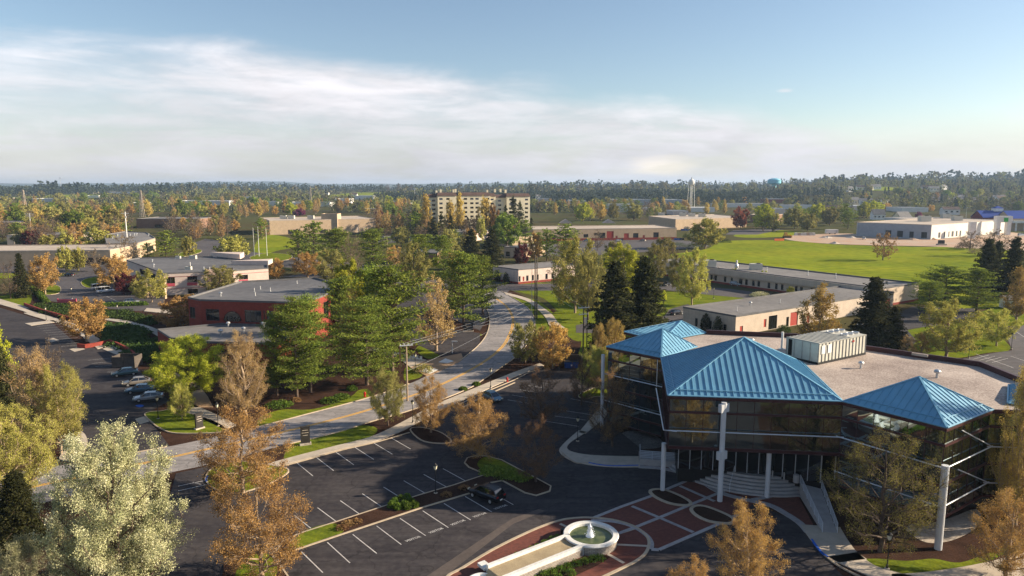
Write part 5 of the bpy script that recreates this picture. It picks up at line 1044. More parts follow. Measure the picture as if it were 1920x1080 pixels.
def proto(kind, res, var):
    key = (kind, res, var)
    if key in _cache: return _cache[key]
    nm, kw = KINDS[kind]; kw = dict(kw); seed = hash((kind, var)) % 1000 if False else sum(map(ord, kind)) * 7 + var * 13 + 1
    if kind in ('WP', 'SP'):
        r = dict(near=(.42 if kind == 'SP' else .85, 6 if kind == 'WP' else 8, 17, 20, .15 if kind == 'WP' else .2), mid=(.7 if kind == 'SP' else 1.0, 6 if kind == 'WP' else 7, 11, 14, .25 if kind == 'WP' else .3), far=(1.3, 5, 6, 6, .55))[res]
        T, Lf = conifer(seed, kw['H'], kw['R'], .13 if kind == 'WP' else .05, 'pine' if kind == 'WP' else 'spruce', r[0], r[1], r[2], r[3], r[4])
    else:
        dens = {'OR': .55 if res == 'near' else .8, 'DB': .34, 'TA': .5, 'CO': .6, 'YG': 1.0, 'YB': 1.45, 'WB': 1.5, 'GR': 1.4, 'OL': 1.0, 'BA': .22, 'RP': 1.2, 'MG': 1.2, 'RD': 1.2, 'YS': .38}[kind]
        ns, nt, lf, sz = dict(near=(11, 9, 30, .062), mid=(9, 6, 14, .155), far=(6, 4, 10, .36))[res]
        kw['nl'] = int(kw.get('nl', 16) * dict(near=1.3, mid=1.0, far=.95)[res])
        T, Lf = decid(seed, ns=ns, nt=nt, leaf=max(2, round(lf * dens)), size=sz * (1.0 if dens > .5 else .8), **kw)
    tm = mesh_np('trunk', *T, ['palebark' if kind in ('YG', 'OR', 'TA', 'CO') else 'bark']); cm = mesh_np('crown', *Lf, [kind])
    _cache[key] = (tm, cm, nm, kw['H'], kw['R'] if 'R' in kw else 4); return _cache[key]
TR = random.Random(11)
LOOK = dict(OR='orange budding', DB='bare dark red twigged', TA='tan upright', CO='golden upright', YG='yellow green', YB='bright yellow green', WB='white blossoming', GR='fresh green', OL='olive green', RP='purple leaved', MG='magenta blossoming', BA='bare grey', WP='green pine', SP='dark spruce', RD='red leaved', YS='sparse yellow')
placed = []
def tree(kind, x, y, h, w, label=None, z=0, res=None, group=None):
    D = math.hypot(x, y); res = res or ('near' if D < 135 else 'mid' if D < 330 else 'far')
    tm, cm, nm, H0, R0 = proto(kind, res, TR.randrange(2 if res == 'near' else 3))
    r = bpy.data.objects.new(nm, None); COL.objects.link(r); r.location = (x, y, z - .05); r.rotation_euler.z = TR.uniform(0, 6.28); s = w / (2 * R0); r.scale = (s, s, h / H0)
    for n, me in (('trunk', tm), ('crown', cm)):
        o = bpy.data.objects.new(n, me); COL.objects.link(o); o.parent = r
    tag(r, label or '', 'tree', group); placed.append((r, kind, x, y, h, w, label is None)); return r
def tp(kind, bx, by, ty, wpx, label=None, **k):    # by photo position: foot of the trunk, top row, crown width
    x, y = G(bx, by); h = zat(x, y, ty); D = y; w = wpx / FPX * (D * math.cos(TH) - (h * .5 - CH) * math.sin(TH)); return tree(kind, x, y, h, w, label, **k)
near = [
 ('WB', 228, 1135, 795, 262, 'large white blossoming pear at the bottom left corner'), ('WB', 40, 1210, 1010, 130, 'small white blossoming tree cut by the bottom edge at far left'),
 ('YG', 20, 955, 762, 170, 'yellow green tree at the left edge beyond the white blossoming pear'), ('SP', 40, 1030, 880, 110, 'small dark conifer at the left edge beside the white blossoming pear'),
 ('TA', 72, 850, 640, 130, 'tan and gold upright tree beside the left parking lot entrance'), ('YG', 115, 852, 680, 110, 'yellow tipped tree right of the tan upright tree by the left lot'),
 ('SP', 5, 815, 640, 110, 'dark evergreen at the left edge behind the tan upright tree'), ('YB', -15, 780, 590, 100, 'bright yellow green treetop at the left edge'),
 ('BA', 95, 745, 635, 70, 'small bare tree between the left lot and the tan tree'), ('OR', 455, 925, 765, 175, 'orange budding maple on the island at the lot entrance'),
 ('OR', 492, 1085, 880, 200, 'large orange budding maple beside the lower end of the parking row'), ('TA', 460, 778, 612, 112, 'tan budding tree in front of the brick annex'),
 ('YB', 357, 752, 628, 145, 'bright yellow green maple in front of the brick annex'), ('YG', 342, 789, 714, 46, 'slender young tree on the small lawn island by the sign'),
 ('WP', 557, 746, 558, 120, 'left pine of the group along the main road'), ('WP', 583, 736, 556, 110, 'second pine of the group along the main road, with a pale lower trunk'),
 ('WP', 520, 742, 590, 80, 'short pine behind the left pine of the roadside group'), ('WP', 688, 722, 560, 150, 'broad pine above the curved lawn by the red hydrant'),
 ('WP', 735, 695, 500, 160, 'tallest pine right of the brick office'), ('CO', 662, 690, 541, 66, 'tan upright tree between the tall pines by the brick office'),
 ('WP', 640, 665, 520, 90, 'pine close to the lit corner of the brick office'), ('OL', 728, 798, 690, 76, 'thin dark green tree in the bed beside the main road'),
 ('OR', 808, 812, 708, 84, 'small orange tree between the walk and the main road'), ('OR', 895, 858, 738, 125, 'orange tree on the island at the end of the parking rows'),
 ('DB', 1005, 905, 785, 105, 'shaded half bare tree on the rounded end of the parking island'), ('DB', 1015, 800, 692, 100, 'bare dark tree in the upper parking lot'),
 ('OR', 1036, 692, 604, 82, 'orange tree beside the blue dumpster enclosure'), ('OL', 985, 682, 600, 70, 'dark green bushy tree at the inside of the road bend'),
 ('CO', 1150, 700, 596, 66, 'gold upright tree behind the left blue pyramid'), ('CO', 1122, 705, 606, 46, 'narrow gold tree left of the left blue pyramid'),
 ('YG', 1128, 742, 648, 95, 'yellow green tree against the left glass wall'), ('DB', 1148, 838, 690, 90, 'bare dark tree in front of the left glass wall'),
 ('DB', 1090, 760, 672, 60, 'bare twiggy tree at the corner of the upper parking lot'), ('OR', 1399, 1100, 945, 138, 'bright orange tree in front of the entrance plaza'),
 ('OR', 1300, 1190, 1050, 110, 'orange treetop at the bottom edge right of the fountain'), ('YGs', 1650, 1035, 812, 215, 'large sparse yellow tipped tree in front of the right glass wall'),
 ('OR', 1885, 1085, 922, 145, 'orange tree beside the tall white column at the right edge'), ('CO', 1903, 985, 680, 100, 'tall tan gold tree covering the right end of the glass office'),
 ('CO', 1533, 655, 533, 88, 'yellow tan tree in front of the beige warehouse wall'), ('SP', 1632, 668, 520, 108, 'dark evergreen in front of the beige warehouse'),
 ('SP', 1672, 664, 575, 70, 'smaller dark evergreen right of the one by the warehouse'), ('YG', 1773, 672, 562, 122, 'round yellow green tree on the lawn behind the office roof'),
 ('YG', 1868, 649, 578, 72, 'smaller yellow green tree on the right lawn near the lamp'), ('TA', 1727, 668, 622, 52, 'small tan tree on the lawn edge behind the roof parapet'),
 ('TA', 1700, 672, 628, 40, 'small bare twiggy tree at the lawn corner behind the roof parapet'),
 ('SP', 1150, 668, 490, 128, 'broad dark spruce left of the tallest spruce behind the office'), ('SP', 1206, 660, 483, 124, 'tallest dark spruce behind the left blue pyramid'),
 ('YB', 1167, 572, 458, 90, 'bright green tree rising behind the two dark spruces'), ('YG', 1078, 587, 443, 96, 'tall yellow green tree on the lawn by the footpath'),
 ('OL', 1103, 600, 470, 70, 'olive green tree between the footpath and the spruces'), ('TA', 818, 658, 514, 88, 'tan budding tree beside the side drive at the road bend'),
 ('WP', 869, 615, 472, 112, 'large pine on the mulch bed inside the road bend'), ('WP', 905, 590, 480, 80, 'pine overhanging the road bend'), ('CO', 855, 590, 470, 60, 'tan topped tree among the pines at the road bend'),
 ('WP', 787, 542, 440, 84, 'tall pine left of the road bend pines'), ('OL', 776, 548, 452, 60, 'olive tree beside the tall pine left of the bend'), ('WP', 832, 540, 442, 60, 'dark green pine behind the road bend pines'),
 ('SP', 922, 512, 428, 62, 'dark spruce with drooping branches beyond the road bend'), ('SP', 884, 505, 430, 52, 'dark spruce left of the drooping one beyond the bend'),
 ('WP', 590, 497, 415, 74, 'dark pine left of centre behind the brick office'), ('WP', 632, 505, 428, 84, 'wide dark pine behind the yellow tree by the brick office'), ('WP', 700, 515, 430, 80, 'pine right of the wide dark pine behind the brick office'), ('WP', 560, 490, 430, 56, 'small dark pine at the left of the pine group behind the brick office'),
 ('BA', 660, 525, 440, 52, 'pale bare tree between the pines behind the brick office'), ('YB', 655, 618, 488, 74, 'yellow green tree touching the brick office roof'), ('GR', 690, 612, 495, 84, 'green tree right of the yellow one at the brick office'),
 ('OR', 578, 522, 470, 62, 'brown budding tree behind the brick office roof'), ('OL', 622, 530, 466, 62, 'olive tree behind the brick office roof'), ('OR', 519, 525, 483, 38, 'small orange tree at the corner of the pale pink office'),
 ('OR', 163, 641, 557, 84, 'orange tree in the brick planter of the left parking lot'), ('OR', 340, 620, 552, 96, 'brown orange tree at the left corner of the brick office'),
 ('SP', 42, 558, 475, 36, 'narrow dark spruce at far left'), ('OR', 85, 552, 473, 62, 'orange tree right of the narrow spruce at far left'), ('OR', 216, 545, 474, 64, 'orange tree left of the pale pink office'),
 ('RP', 238, 552, 512, 50, 'reddish tree beside the white vans'), ('YG', 285, 567, 503, 66, 'yellow tree in front of the pale pink office'), ('OL', 415, 552, 497, 72, 'olive orange tree in front of the pale pink office windows'),
 ('BA', 20, 560, 490, 50, 'bare grey tree at the left edge beside the narrow spruce'), ('WP', 312, 486, 433, 52, 'dark pine behind the pale pink office'), ('WP', 277, 486, 455, 34, 'small pine beside the tan clinic'),
 ('YG', 437, 489, 443, 64, 'yellow tree on the paved loop behind the pale pink office'), ('YG', 354, 482, 444, 30, 'small yellow tree on the loop island'), ('BA', 235, 490, 438, 60, 'bare tree in front of the tan clinic'),
 ('YG', 124, 510, 462, 34, 'left thin tree in front of the depot loading bay'), ('YG', 148, 508, 464, 30, 'middle thin tree in front of the depot loading bay'), ('BA', 177, 509, 466, 34, 'right thin tree in front of the depot loading bay'),
 ('RP', 60, 462, 433, 36, 'crimson purple tree beside the pale low building at far left'), ('YG', 95, 470, 440, 44, 'pale yellow tree right of the crimson one'), ('YG', 185, 470, 428, 60, 'wide yellow tree left of the tan clinic'), ('YG', 125, 468, 434, 34, 'small yellow tree between the crimson and the wide yellow one'),
 ('YG', 1297, 572, 466, 66, 'yellow green tree on the lawn in front of the long office row'), ('OL', 1271, 546, 474, 42, 'thin olive tree left of the lawn tree by the office row'), ('OL', 1230, 530, 455, 56, 'thin half bare tree beside the field edge'),
 ('YB', 1375, 533, 503, 20, 'small bright tree in front of the office row, left one'), ('YB', 1431, 538, 508, 28, 'small bright tree in front of the office row, right one'), ('YB', 1482, 560, 537, 18, 'tiny yellow shrub tree by the office row corner'), ('BA', 1343, 530, 500, 22, 'tiny bare tree in front of the office row'),
 ('YG', 1322, 466, 410, 70, 'round yellow green willow at the field corner'), ('DB', 1655, 488, 436, 50, 'lone bare tree in the green field'), ('BA', 1860, 480, 430, 66, 'bare crooked tree in front of the store under construction'), ('BA', 1818, 468, 432, 46, 'small bare tree left of the crooked one by the store'),
 ('WP', 1770, 580, 500, 110, 'wide dark pine left of the black spruces on the right'), ('WP', 1830, 585, 505, 90, 'second wide pine on the right beyond the lawn'), ('SP', 1845, 560, 448, 74, 'black spruce in the dark clump at right'), ('SP', 1895, 565, 445, 72, 'black spruce at the right end of the dark clump'), ('SP', 1865, 540, 452, 56, 'black spruce at the back of the dark clump'),
 ('CO', 1905, 600, 498, 60, 'tan tree at the right edge below the black spruces'), ('WP', 1740, 590, 528, 70, 'low dark pine left of the wide pines'),
 ('WP', 1025, 490, 428, 40, 'dark pine in front of the tan strip, left'), ('WP', 1060, 492, 420, 62, 'dark pine in front of the tan strip'), ('WP', 1010, 480, 436, 36, 'green pine left of the dark ones before the tan strip'), ('OR', 1003, 492, 436, 30, 'orange tree left of the dark pine by the tan strip'), ('RP', 978, 497, 455, 34, 'reddish tree near the small brick and cream building'),
 ('GR', 950, 465, 400, 56, 'fresh green tree below the apartment block'), ('WP', 985, 470, 412, 34, 'pine right of the fresh green tree'), ('BA', 1055, 540, 455, 70, 'grey twiggy tree above the white office row'), ('BA', 1120, 470, 430, 30, 'bare tree at the left end of the field'),
 ('YB', 1093, 416, 380, 34, 'bright yellow tree behind the tan strip'), ('RD', 1388, 430, 389, 34, 'red leaved tree beside the road beyond the field'), ('RP', 711, 418, 396, 26, 'dark magenta tree at the end of the long tan store'), ('MG', 561, 405, 392, 24, 'magenta redbud behind the long tan store'), ('MG', 1722, 412, 398, 12, 'pink blossoming tree behind the store under construction'),
 ('SP', 812, 461, 408, 34, 'left dark tree of the cluster below the apartments'), ('SP', 828, 463, 400, 36, 'middle dark tree of the cluster below the apartments'), ('SP', 846, 461, 404, 30, 'right dark tree of the cluster below the apartments'),
 ('BA', 880, 452, 408, 46, 'brown bare thicket tree below the apartments'), ('YG', 902, 452, 406, 22, 'pale yellow tree beside the cream low building'),
 ('CO', 800, 443, 366, 26, 'tall tan tree at the left end of the apartments'), ('CO', 845, 444, 378, 26, 'tan tree in front of the second apartment bay'), ('CO', 862, 442, 362, 24, 'tall thin gold tree in front of the apartment middle'), ('CO', 909, 443, 370, 34, 'wide tan tree in front of the apartment right part'), ('OR', 925, 443, 384, 26, 'brown tree right of the wide tan one by the apartments'),
 ('SP', 962, 443, 368, 40, 'dark spruce covering the right end of the apartments'), ('SP', 948, 445, 384, 26, 'smaller dark spruce by the right apartments'), ('SP', 975, 442, 378, 34, 'second dark spruce right of the apartments'),
]
GR_ = random.Random(5)
for t in near:
    k = t[0]
    if k == 'YGs':
        r = tp('YS', *t[1:5], label=t[5])
    else: tp(*t[:5], label=t[5])
# trees by bands, each placed on the land
LM = [(100, 400, 'the pylon on the left'), (190, 445, 'the tan clinic'), (315, 415, 'the brown flat building'), (60, 445, 'the pale low building'), (420, 400, 'the left end of the tan store'), (600, 400, 'the long tan store'), (740, 410, 'the dark magenta tree'), (870, 390, 'the apartments'), (1010, 400, 'the right end of the apartments'), (1140, 410, 'the tan strip building'), (1295, 385, 'the white water tower'), (1390, 400, 'the red leaved tree'), (1480, 400, 'the pink low roof'), (1560, 420, 'the construction yard'), (1700, 400, 'the store under construction'), (1850, 390, 'the barn style store'), (1330, 430, 'the round willow'), (850, 440, 'the cream low building')]
BOXES = []
for o in list(COL.objects):
    if o.type == 'EMPTY' and o.get('category') in ('building', 'office building', 'apartment building', 'house'):
        for c in o.children:
            if c.name.startswith('wall') and c.type == 'MESH':
                mw = (c.matrix_parent_inverse if not o.get('_loc') else Matrix()); vs = [(Matrix.Translation(o.location) @ mw @ v.co) for v in c.data.vertices]
                BOXES.append((min(v.x for v in vs) - 2, max(v.x for v in vs) + 2, min(v.y for v in vs) - 2, max(v.y for v in vs) + 2))
def free(x, y): return not any(a < x < b_ and c < y < d for a, b_, c, d in BOXES)
def band(x0, x1, y0, y1, n, kinds, h0, h1, seed):
    rg = random.Random(seed); ks = [k for k, w in kinds for _ in range(w)]; out = 0; tries = 0; pts = []
    while out < n and tries < n * 30:
        tries += 1; px, py = rg.uniform(x0, x1), rg.uniform(y0, y1); x, y = G(px, py)
        if not free(x, y) or any((x - a) ** 2 + (y - b_) ** 2 < 36 for a, b_ in pts): continue
        k = rg.choice(ks); h = rg.uniform(h0, h1) * (.85 if k in ('OR', 'YG', 'RP') else 1.05); w = h * rg.uniform(.72, 1.0) * (.7 if k in ('CO', 'TA', 'SP') else 1.1)
        tree(k, x, y, h, w, z=gz(x, y)); pts.append((x, y)); out += 1
band(-20, 240, 392, 436, 110, [('OR', 4), ('TA', 4), ('OL', 6), ('BA', 2), ('SP', 1), ('GR', 2), ('YG', 4), ('CO', 2)], 12, 18, 1)
band(20, 240, 436, 464, 34, [('OR', 3), ('BA', 3), ('TA', 2), ('OL', 3), ('YG', 1)], 9, 13, 23)
band(0, 235, 440, 470, 10, [('OR', 2), ('BA', 4), ('WP', 1), ('TA', 1)], 9, 13, 2)
band(235, 500, 390, 408, 46, [('OR', 2), ('TA', 4), ('YG', 4), ('WP', 2), ('BA', 1), ('GR', 2), ('CO', 3)], 13, 19, 3)
band(320, 500, 412, 458, 26, [('OR', 3), ('BA', 2), ('TA', 2), ('WP', 2), ('OL', 2)], 10, 15, 4)
band(480, 800, 386, 404, 50, [('CO', 4), ('YG', 2), ('OR', 3), ('WP', 2), ('YB', 1), ('TA', 2)], 13, 19, 5)
band(700, 800, 412, 446, 24, [('SP', 3), ('TA', 2), ('CO', 2), ('WP', 2), ('BA', 2)], 12, 18, 6)
band(985, 1235, 390, 414, 50, [('TA', 3), ('OL', 4), ('BA', 3), ('WP', 3), ('OR', 2), ('YG', 1), ('CO', 1)], 13, 19, 7)
band(1230, 1500, 388, 402, 32, [('CO', 4), ('OR', 2), ('WP', 2), ('YG', 2), ('OL', 1)], 11, 16, 8)
band(1425, 1600, 415, 436, 18, [('WP', 4), ('YB', 3), ('OL', 3), ('CO', 1)], 14, 20, 9)
band(1600, 1920, 380, 400, 44, [('YG', 2), ('OL', 3), ('SP', 2), ('OR', 2), ('YB', 1), ('GR', 2), ('BA', 2)], 10, 16, 10)
band(785, 1000, 440, 450, 30, [('SP', 3), ('BA', 4), ('TA', 2), ('OL', 3), ('OR', 1)], 9, 15, 21)
band(-20, 480, 376, 391, 50, [('OR', 1), ('OL', 5), ('TA', 2), ('YG', 4), ('GR', 2)], 14, 19, 22)
band(1600, 1640, 405, 412, 3, [('OL', 2), ('YB', 1)], 15, 19, 12)
band(1120, 1260, 480, 498, 5, [('BA', 2), ('OL', 2)], 8, 11, 13)
band(720, 900, 455, 520, 10, [('WP', 3), ('BA', 2), ('OR', 1), ('OL', 1)], 9, 14, 14)
# far trees one can still tell apart: on the skyline
for i, (px, D, h, k) in enumerate([(125, 2100, 24, 'SP'), (50, 2300, 17, 'OL'), (228, 2200, 22, 'OL'), (277, 2200, 20, 'SP'), (343, 2100, 24, 'OL'), (420, 2000, 24, 'OL'), (435, 2100, 25, 'OL'), (553, 2000, 24, 'BA'), (727, 1900, 24, 'BA'), (748, 1850, 25, 'BA'), (772, 1900, 22, 'BA'), (873, 2100, 19, 'OL'), (897, 2000, 21, 'OL'), (993, 1800, 20, 'OL'), (1011, 1750, 22, 'SP'), (1033, 1700, 22, 'OL'), (1086, 1650, 25, 'BA'), (1110, 1700, 22, 'OL'), (1169, 1500, 22, 'YG'), (1196, 1480, 24, 'OL'), (1243, 1550, 26, 'OL'), (1308, 1450, 30, 'BA'), (1386, 1500, 24, 'OL'), (1410, 1500, 24, 'OL'), (1640, 1350, 18, 'SP'), (1735, 1200, 13, 'OR'), (1752, 1180, 12, 'OR')]):
    D = D + 700; h *= 1.15; x, y, z = GT(px, D); tree(k, x, y, h, h * (.9 if k != 'SP' else .5), z=z, res='far', label=f'{LOOK[k]} tree standing on the skyline, number {i + 1} from the left among the skyline trees')
# automatic labels for the banded trees
auto = {}
for r, k, x, y, h, w, need in placed:
    if need:
        px, py = proj(x, y, r.location.z + h / 2); lm = min(LM, key=lambda q: (q[0] - px) ** 2 + 4 * (q[1] - py) ** 2); dx, dy = px - lm[0], py - lm[1]
        rel = 'left of' if dx < -22 else 'right of' if dx > 22 else ('behind' if dy < 0 else 'in front of'); auto.setdefault((LOOK[k], rel, lm[2]), []).append((px, r))
ORD = ['', 'second ', 'third ', 'fourth ', 'fifth ', 'sixth ', 'seventh ', 'eighth ', 'ninth ', 'tenth ', 'eleventh ', 'twelfth ']
for (lk, rel, lm), ls in auto.items():
    ls.sort(key=lambda q: q[0])
    for i, (px, r) in enumerate(ls):
        r['label'] = f'{lk} tree {rel} {lm}' if len(ls) == 1 else f'{"first " if i == 0 else ORD[min(i, 11)]}{lk} tree from left, {rel} {lm}'
for r, k, *_ in placed:
    r['group'] = LOOK[k] + ' trees'
# far woods: one mass
def woods():
    rg = np.random.default_rng(8); cs = []; ks = []
    kinds = {'W1': ((.06, .072, .04), (.03, .04, .024)), 'W2': ((.17, .145, .07), (.08, .07, .04)), 'W3': ((.26, .25, .06), (.13, .13, .04))}
    for k, (a, b_) in kinds.items(): M[k] = foliage('far_' + k, a, b_, .2)
    V, Q, MI = [], [], []; base = 0; cnt = 0
    def put(x, y, z, h, w, mi, n, con):
        nonlocal base
        t = rg.uniform(.12, 1, n); rr = (np.sqrt(np.maximum(0, 1 - ((t - .5) / .52) ** 2)) if not con else (1.02 - t)) * w / 2 * np.sqrt(rg.uniform(.35, 1.05, n)); a = rg.uniform(0, 6.283, n)
        C = np.stack([x + rr * np.cos(a), y + rr * np.sin(a), z + t * h], 1); v, q = leaves(C, h * .125 * rg.uniform(.6, 1.2, n), rg, asp=.8); V.append(v); Q.append(q + base); base += len(v); MI.append(np.full(n, mi))
    for i in range(9500):
        u = rg.random(); y = 980 + 2600 * u ** 1.2; x = rg.uniform(-.80, .80) * y
        px, _ = proj(x, y, 0)
        if 1555 < px < 1800 and y < 1420 and rg.random() < .4: continue
        if 1740 < px < 1890 and 1180 < y < 1330: continue
        if any(a < x < b_ and c < y < d for a, b_, c, d in [(-520, -330, 1700, 2250), (-1300, -1000, 1600, 2000), (690, 870, 1380, 1620), (930, 1120, 1100, 1310)]): continue
        if y < 1350 and (rg.random() < .25): continue
        if any(a < px < c and D - 330 < y < D + 5 for a, c, D in FARC): continue
        if abs(px - 1305) < 60 and y < 1260: continue
        if not free(x, y): continue
        n_ = math.sin(x * .004 + 1) + math.sin(y * .005 + x * .002); h = rg.uniform(11, 17) + 2.2 * n_ + (4 if px > 1440 and y < 2300 and y > 1500 else 0); con = rg.random() < (.35 if px > 1400 else .2)
        if y > 1900: h *= TR.choice((.8, .9, 1, 1, 1, 1.25, 1.6, 1.9) if px > 60 else (1, 1.3))
        mi = 0 if con or n_ > .6 or y > 2300 else (1 if rg.random() < .5 else 2)
        put(x, y, gz(x, y), h, h * (.85 if not con else .42), mi, 46 if y < 2000 else 30, con)
    me = mesh_np('far_woods', np.concatenate(V), np.concatenate(Q), ['W1', 'W2', 'W3'], np.concatenate(MI)); o = bpy.data.objects.new('far_woods', me); COL.objects.link(o); o['kind'] = 'stuff'; o['label'] = 'dark mass of distant woods below the skyline'; o['category'] = 'woods'
woods()
# shrubs, hedges, ground cover
def bush(name, label, cat, pts3, dims, mk, n, size, group=None, stuff=False):
    rg = np.random.default_rng(len(label) + n); Cs = []
    for (x, y, z), d in zip(pts3, dims):
        v = rg.normal(size=(n, 3)); v /= np.linalg.norm(v, axis=1)[:, None]; v[:, 2] = np.abs(v[:, 2]); v *= rg.uniform(.55, 1.05, n)[:, None]; Cs.append(np.array([x, y, z]) + v * np.array(d))
    C = np.concatenate(Cs); c0 = C.mean(0); c0[2] = pts3[0][2]; LV, LQ = leaves(C - c0, size * rg.uniform(.6, 1.3, len(C)), rg); me = mesh_np(name, LV, LQ, [mk]); o = bpy.data.objects.new(name, me); COL.objects.link(o); o.location = c0
    if stuff: o['kind'] = 'stuff'; o['label'] = label; o['category'] = cat
    else: tag(o, label, cat, group)
    return o
def bp(px, py, z=.1): return (*G(px, py), z)
for i, (x, y, lb) in enumerate([(735, 952, 'leftmost'), (740, 946, 'second from the left'), (746, 956, 'front left'), (751, 941, 'back'), (758, 952, 'middle'), (764, 938, 'back right'), (764, 955, 'front middle'), (770, 946, 'right of the middle'), (778, 952, 'rightmost')]):
    bush('green_shrub', f'small round green shrub on the parking median, {lb} of the cluster', 'shrub', [bp(x, y, .12)], [(.55, .55, .75)], 'HG', 420, .09, 'round shrubs on the parking median')
for i, (x, y) in enumerate([(652, 986), (668, 982), (640, 994), (837, 931), (870, 918)]): bush('brown_shrub', f'low brown shrub on the parking median, number {i + 1} from the left' if i not in (0, 2) else ('low brown shrub near the grass end of the median' if i == 0 else 'low brown shrub touching the grass end of the median'), 'shrub', [bp(x, y, .12)], [(.75, .6, .5)], 'DB', 300, .08, 'brown shrubs on the parking median')
rs_ = random.Random(2)
def scatter(name, label, poly, n, d, mk, leaf, size, z=.05):
    w = GP(poly); xs = [p[0] for p in w]; ys = [p[1] for p in w]; P = []; D = []
    def ins(x, y):
        c = False
        for i in range(len(w)):
            a, b_ = w[i], w[i - 1]
            if (a[1] > y) != (b_[1] > y) and x < (b_[0] - a[0]) * (y - a[1]) / (b_[1] - a[1]) + a[0]: c = not c
        return c
    while len(P) < n:
        x, y = rs_.uniform(min(xs), max(xs)), rs_.uniform(min(ys), max(ys))
        if ins(x, y): s = rs_.uniform(.7, 1.3); P.append((x, y, z)); D.append((d[0] * s, d[0] * s, d[1] * s))
    return bush(name, label, 'ground cover', P, D, mk, leaf, size, stuff=True)
scatter('juniper', 'spreading green juniper on the slope left of the brick office', [(62, 572), (110, 572), (180, 585), (270, 585), (295, 600), (290, 612), (240, 600), (190, 595), (130, 598), (90, 590)], 90, (2.2, .9), 'JU', 150, .26)
scatter('juniper', 'shaded juniper bank between the walk and the brick annex', [(195, 603), (235, 610), (280, 625), (298, 640), (290, 680), (262, 672), (230, 660), (200, 645), (185, 630)], 90, (2.0, .9), 'JU', 160, .24)
for i, (a, c, lb) in enumerate((((188, 575), (278, 572), 'long clipped hedge along the upper left lot'), ((60, 540), (88, 568), 'bright curved hedge at the upper left lot'))):
    p, q_ = G(*a), G(*c); n = int(math.hypot(q_[0] - p[0], q_[1] - p[1]) / 1.1); bush('hedge', lb, 'hedge', [(p[0] + (q_[0] - p[0]) * k / n, p[1] + (q_[1] - p[1]) * k / n, 0) for k in range(n)], [(1.1, 1.1, 1.3)] * n, 'HG', 260, .2)
for i, (px, py, w, h, lb, mk) in enumerate([(523, 761, 2.3, .8, 'bright green clump at the left end of the roadside lawn bed', 'HG'), (618, 753, 1.7, .7, 'bright green clump in the middle of the roadside lawn bed', 'HG'), (640, 746, 1.6, .7, 'bright green clump right of the middle one in the lawn bed', 'HG'), (660, 731, 1.0, .8, 'small round green shrub in the roadside mulch', 'HG'), (1322, 620, 1.3, 4.5, 'narrow dark conical shrub on the warehouse wall, left', 'SP'), (1345, 626, 1.3, 4.4, 'narrow dark conical shrub on the warehouse wall, right', 'SP'), (932, 528, 1.4, 4.5, 'narrow dark conical shrub left on the white office end wall', 'SP'), (949, 532, 1.4, 4.4, 'narrow dark conical shrub right on the white office end wall', 'SP'), (108, 812, 2.2, 1.8, 'rounded green shrub by the curved walk at left', 'HG'), (868, 731, .8, .6, 'small green shrub in the strip beside the road', 'HG'), (893, 722, .8, .6, 'green shrub in the strip near the road lamp', 'HG'), (1470, 622, 1.8, 1.8, 'round dark shrub at the warehouse door', 'JU'), (1425, 556, 3.5, 1.6, 'pale blossoming mound at the office row corner', 'WB'), (450, 545, 3, 1.2, 'low shrub mound in front of the pale office', 'OL'), (1030, 690, 1.2, 1.6, 'orange shrub at the end of the sidewalk', 'OR'), (920, 887, 1.6, .9, 'green ground shrub left on the shaded island', 'GR'), (950, 893, 1.8, 1.0, 'green ground shrub middle on the shaded island', 'GR'), (975, 898, 1.4, .9, 'green ground shrub right on the shaded island', 'GR'), (1270, 462, 6, 2.6, 'dark bushes at the far field corner, left clump', 'JU'), (1240, 466, 5, 2.4, 'dark bushes at the far field corner, far left clump', 'JU'), (1300, 464, 5, 2.6, 'dark bushes beside the round willow', 'JU'), (1360, 455, 4, 2.6, 'dark bush right of the round willow', 'JU'), (1840, 475, 7, 4, 'dark tangled thicket in front of the store under construction', 'BA'), (1808, 466, 5, 4, 'dark thicket left of the crooked bare tree', 'BA'), (555, 812 - 60, .9, .6, 'low brown shrub at the pine bed edge', 'DB'), (793, 697, 2.2, 1.6, 'green shrub beside the plaza lamp', 'OL'), (1365 - 120, 562, .9, 3, 'slim yellow shrub near the office row', 'YB')]):
    bush('shrub' if 'narrow' not in lb else 'conical_shrub', lb, 'shrub', [bp(px, py, 0)], [(w, w, h)], mk, 900 if w < 2.5 else 1600, .14 if h < 4 else .2)
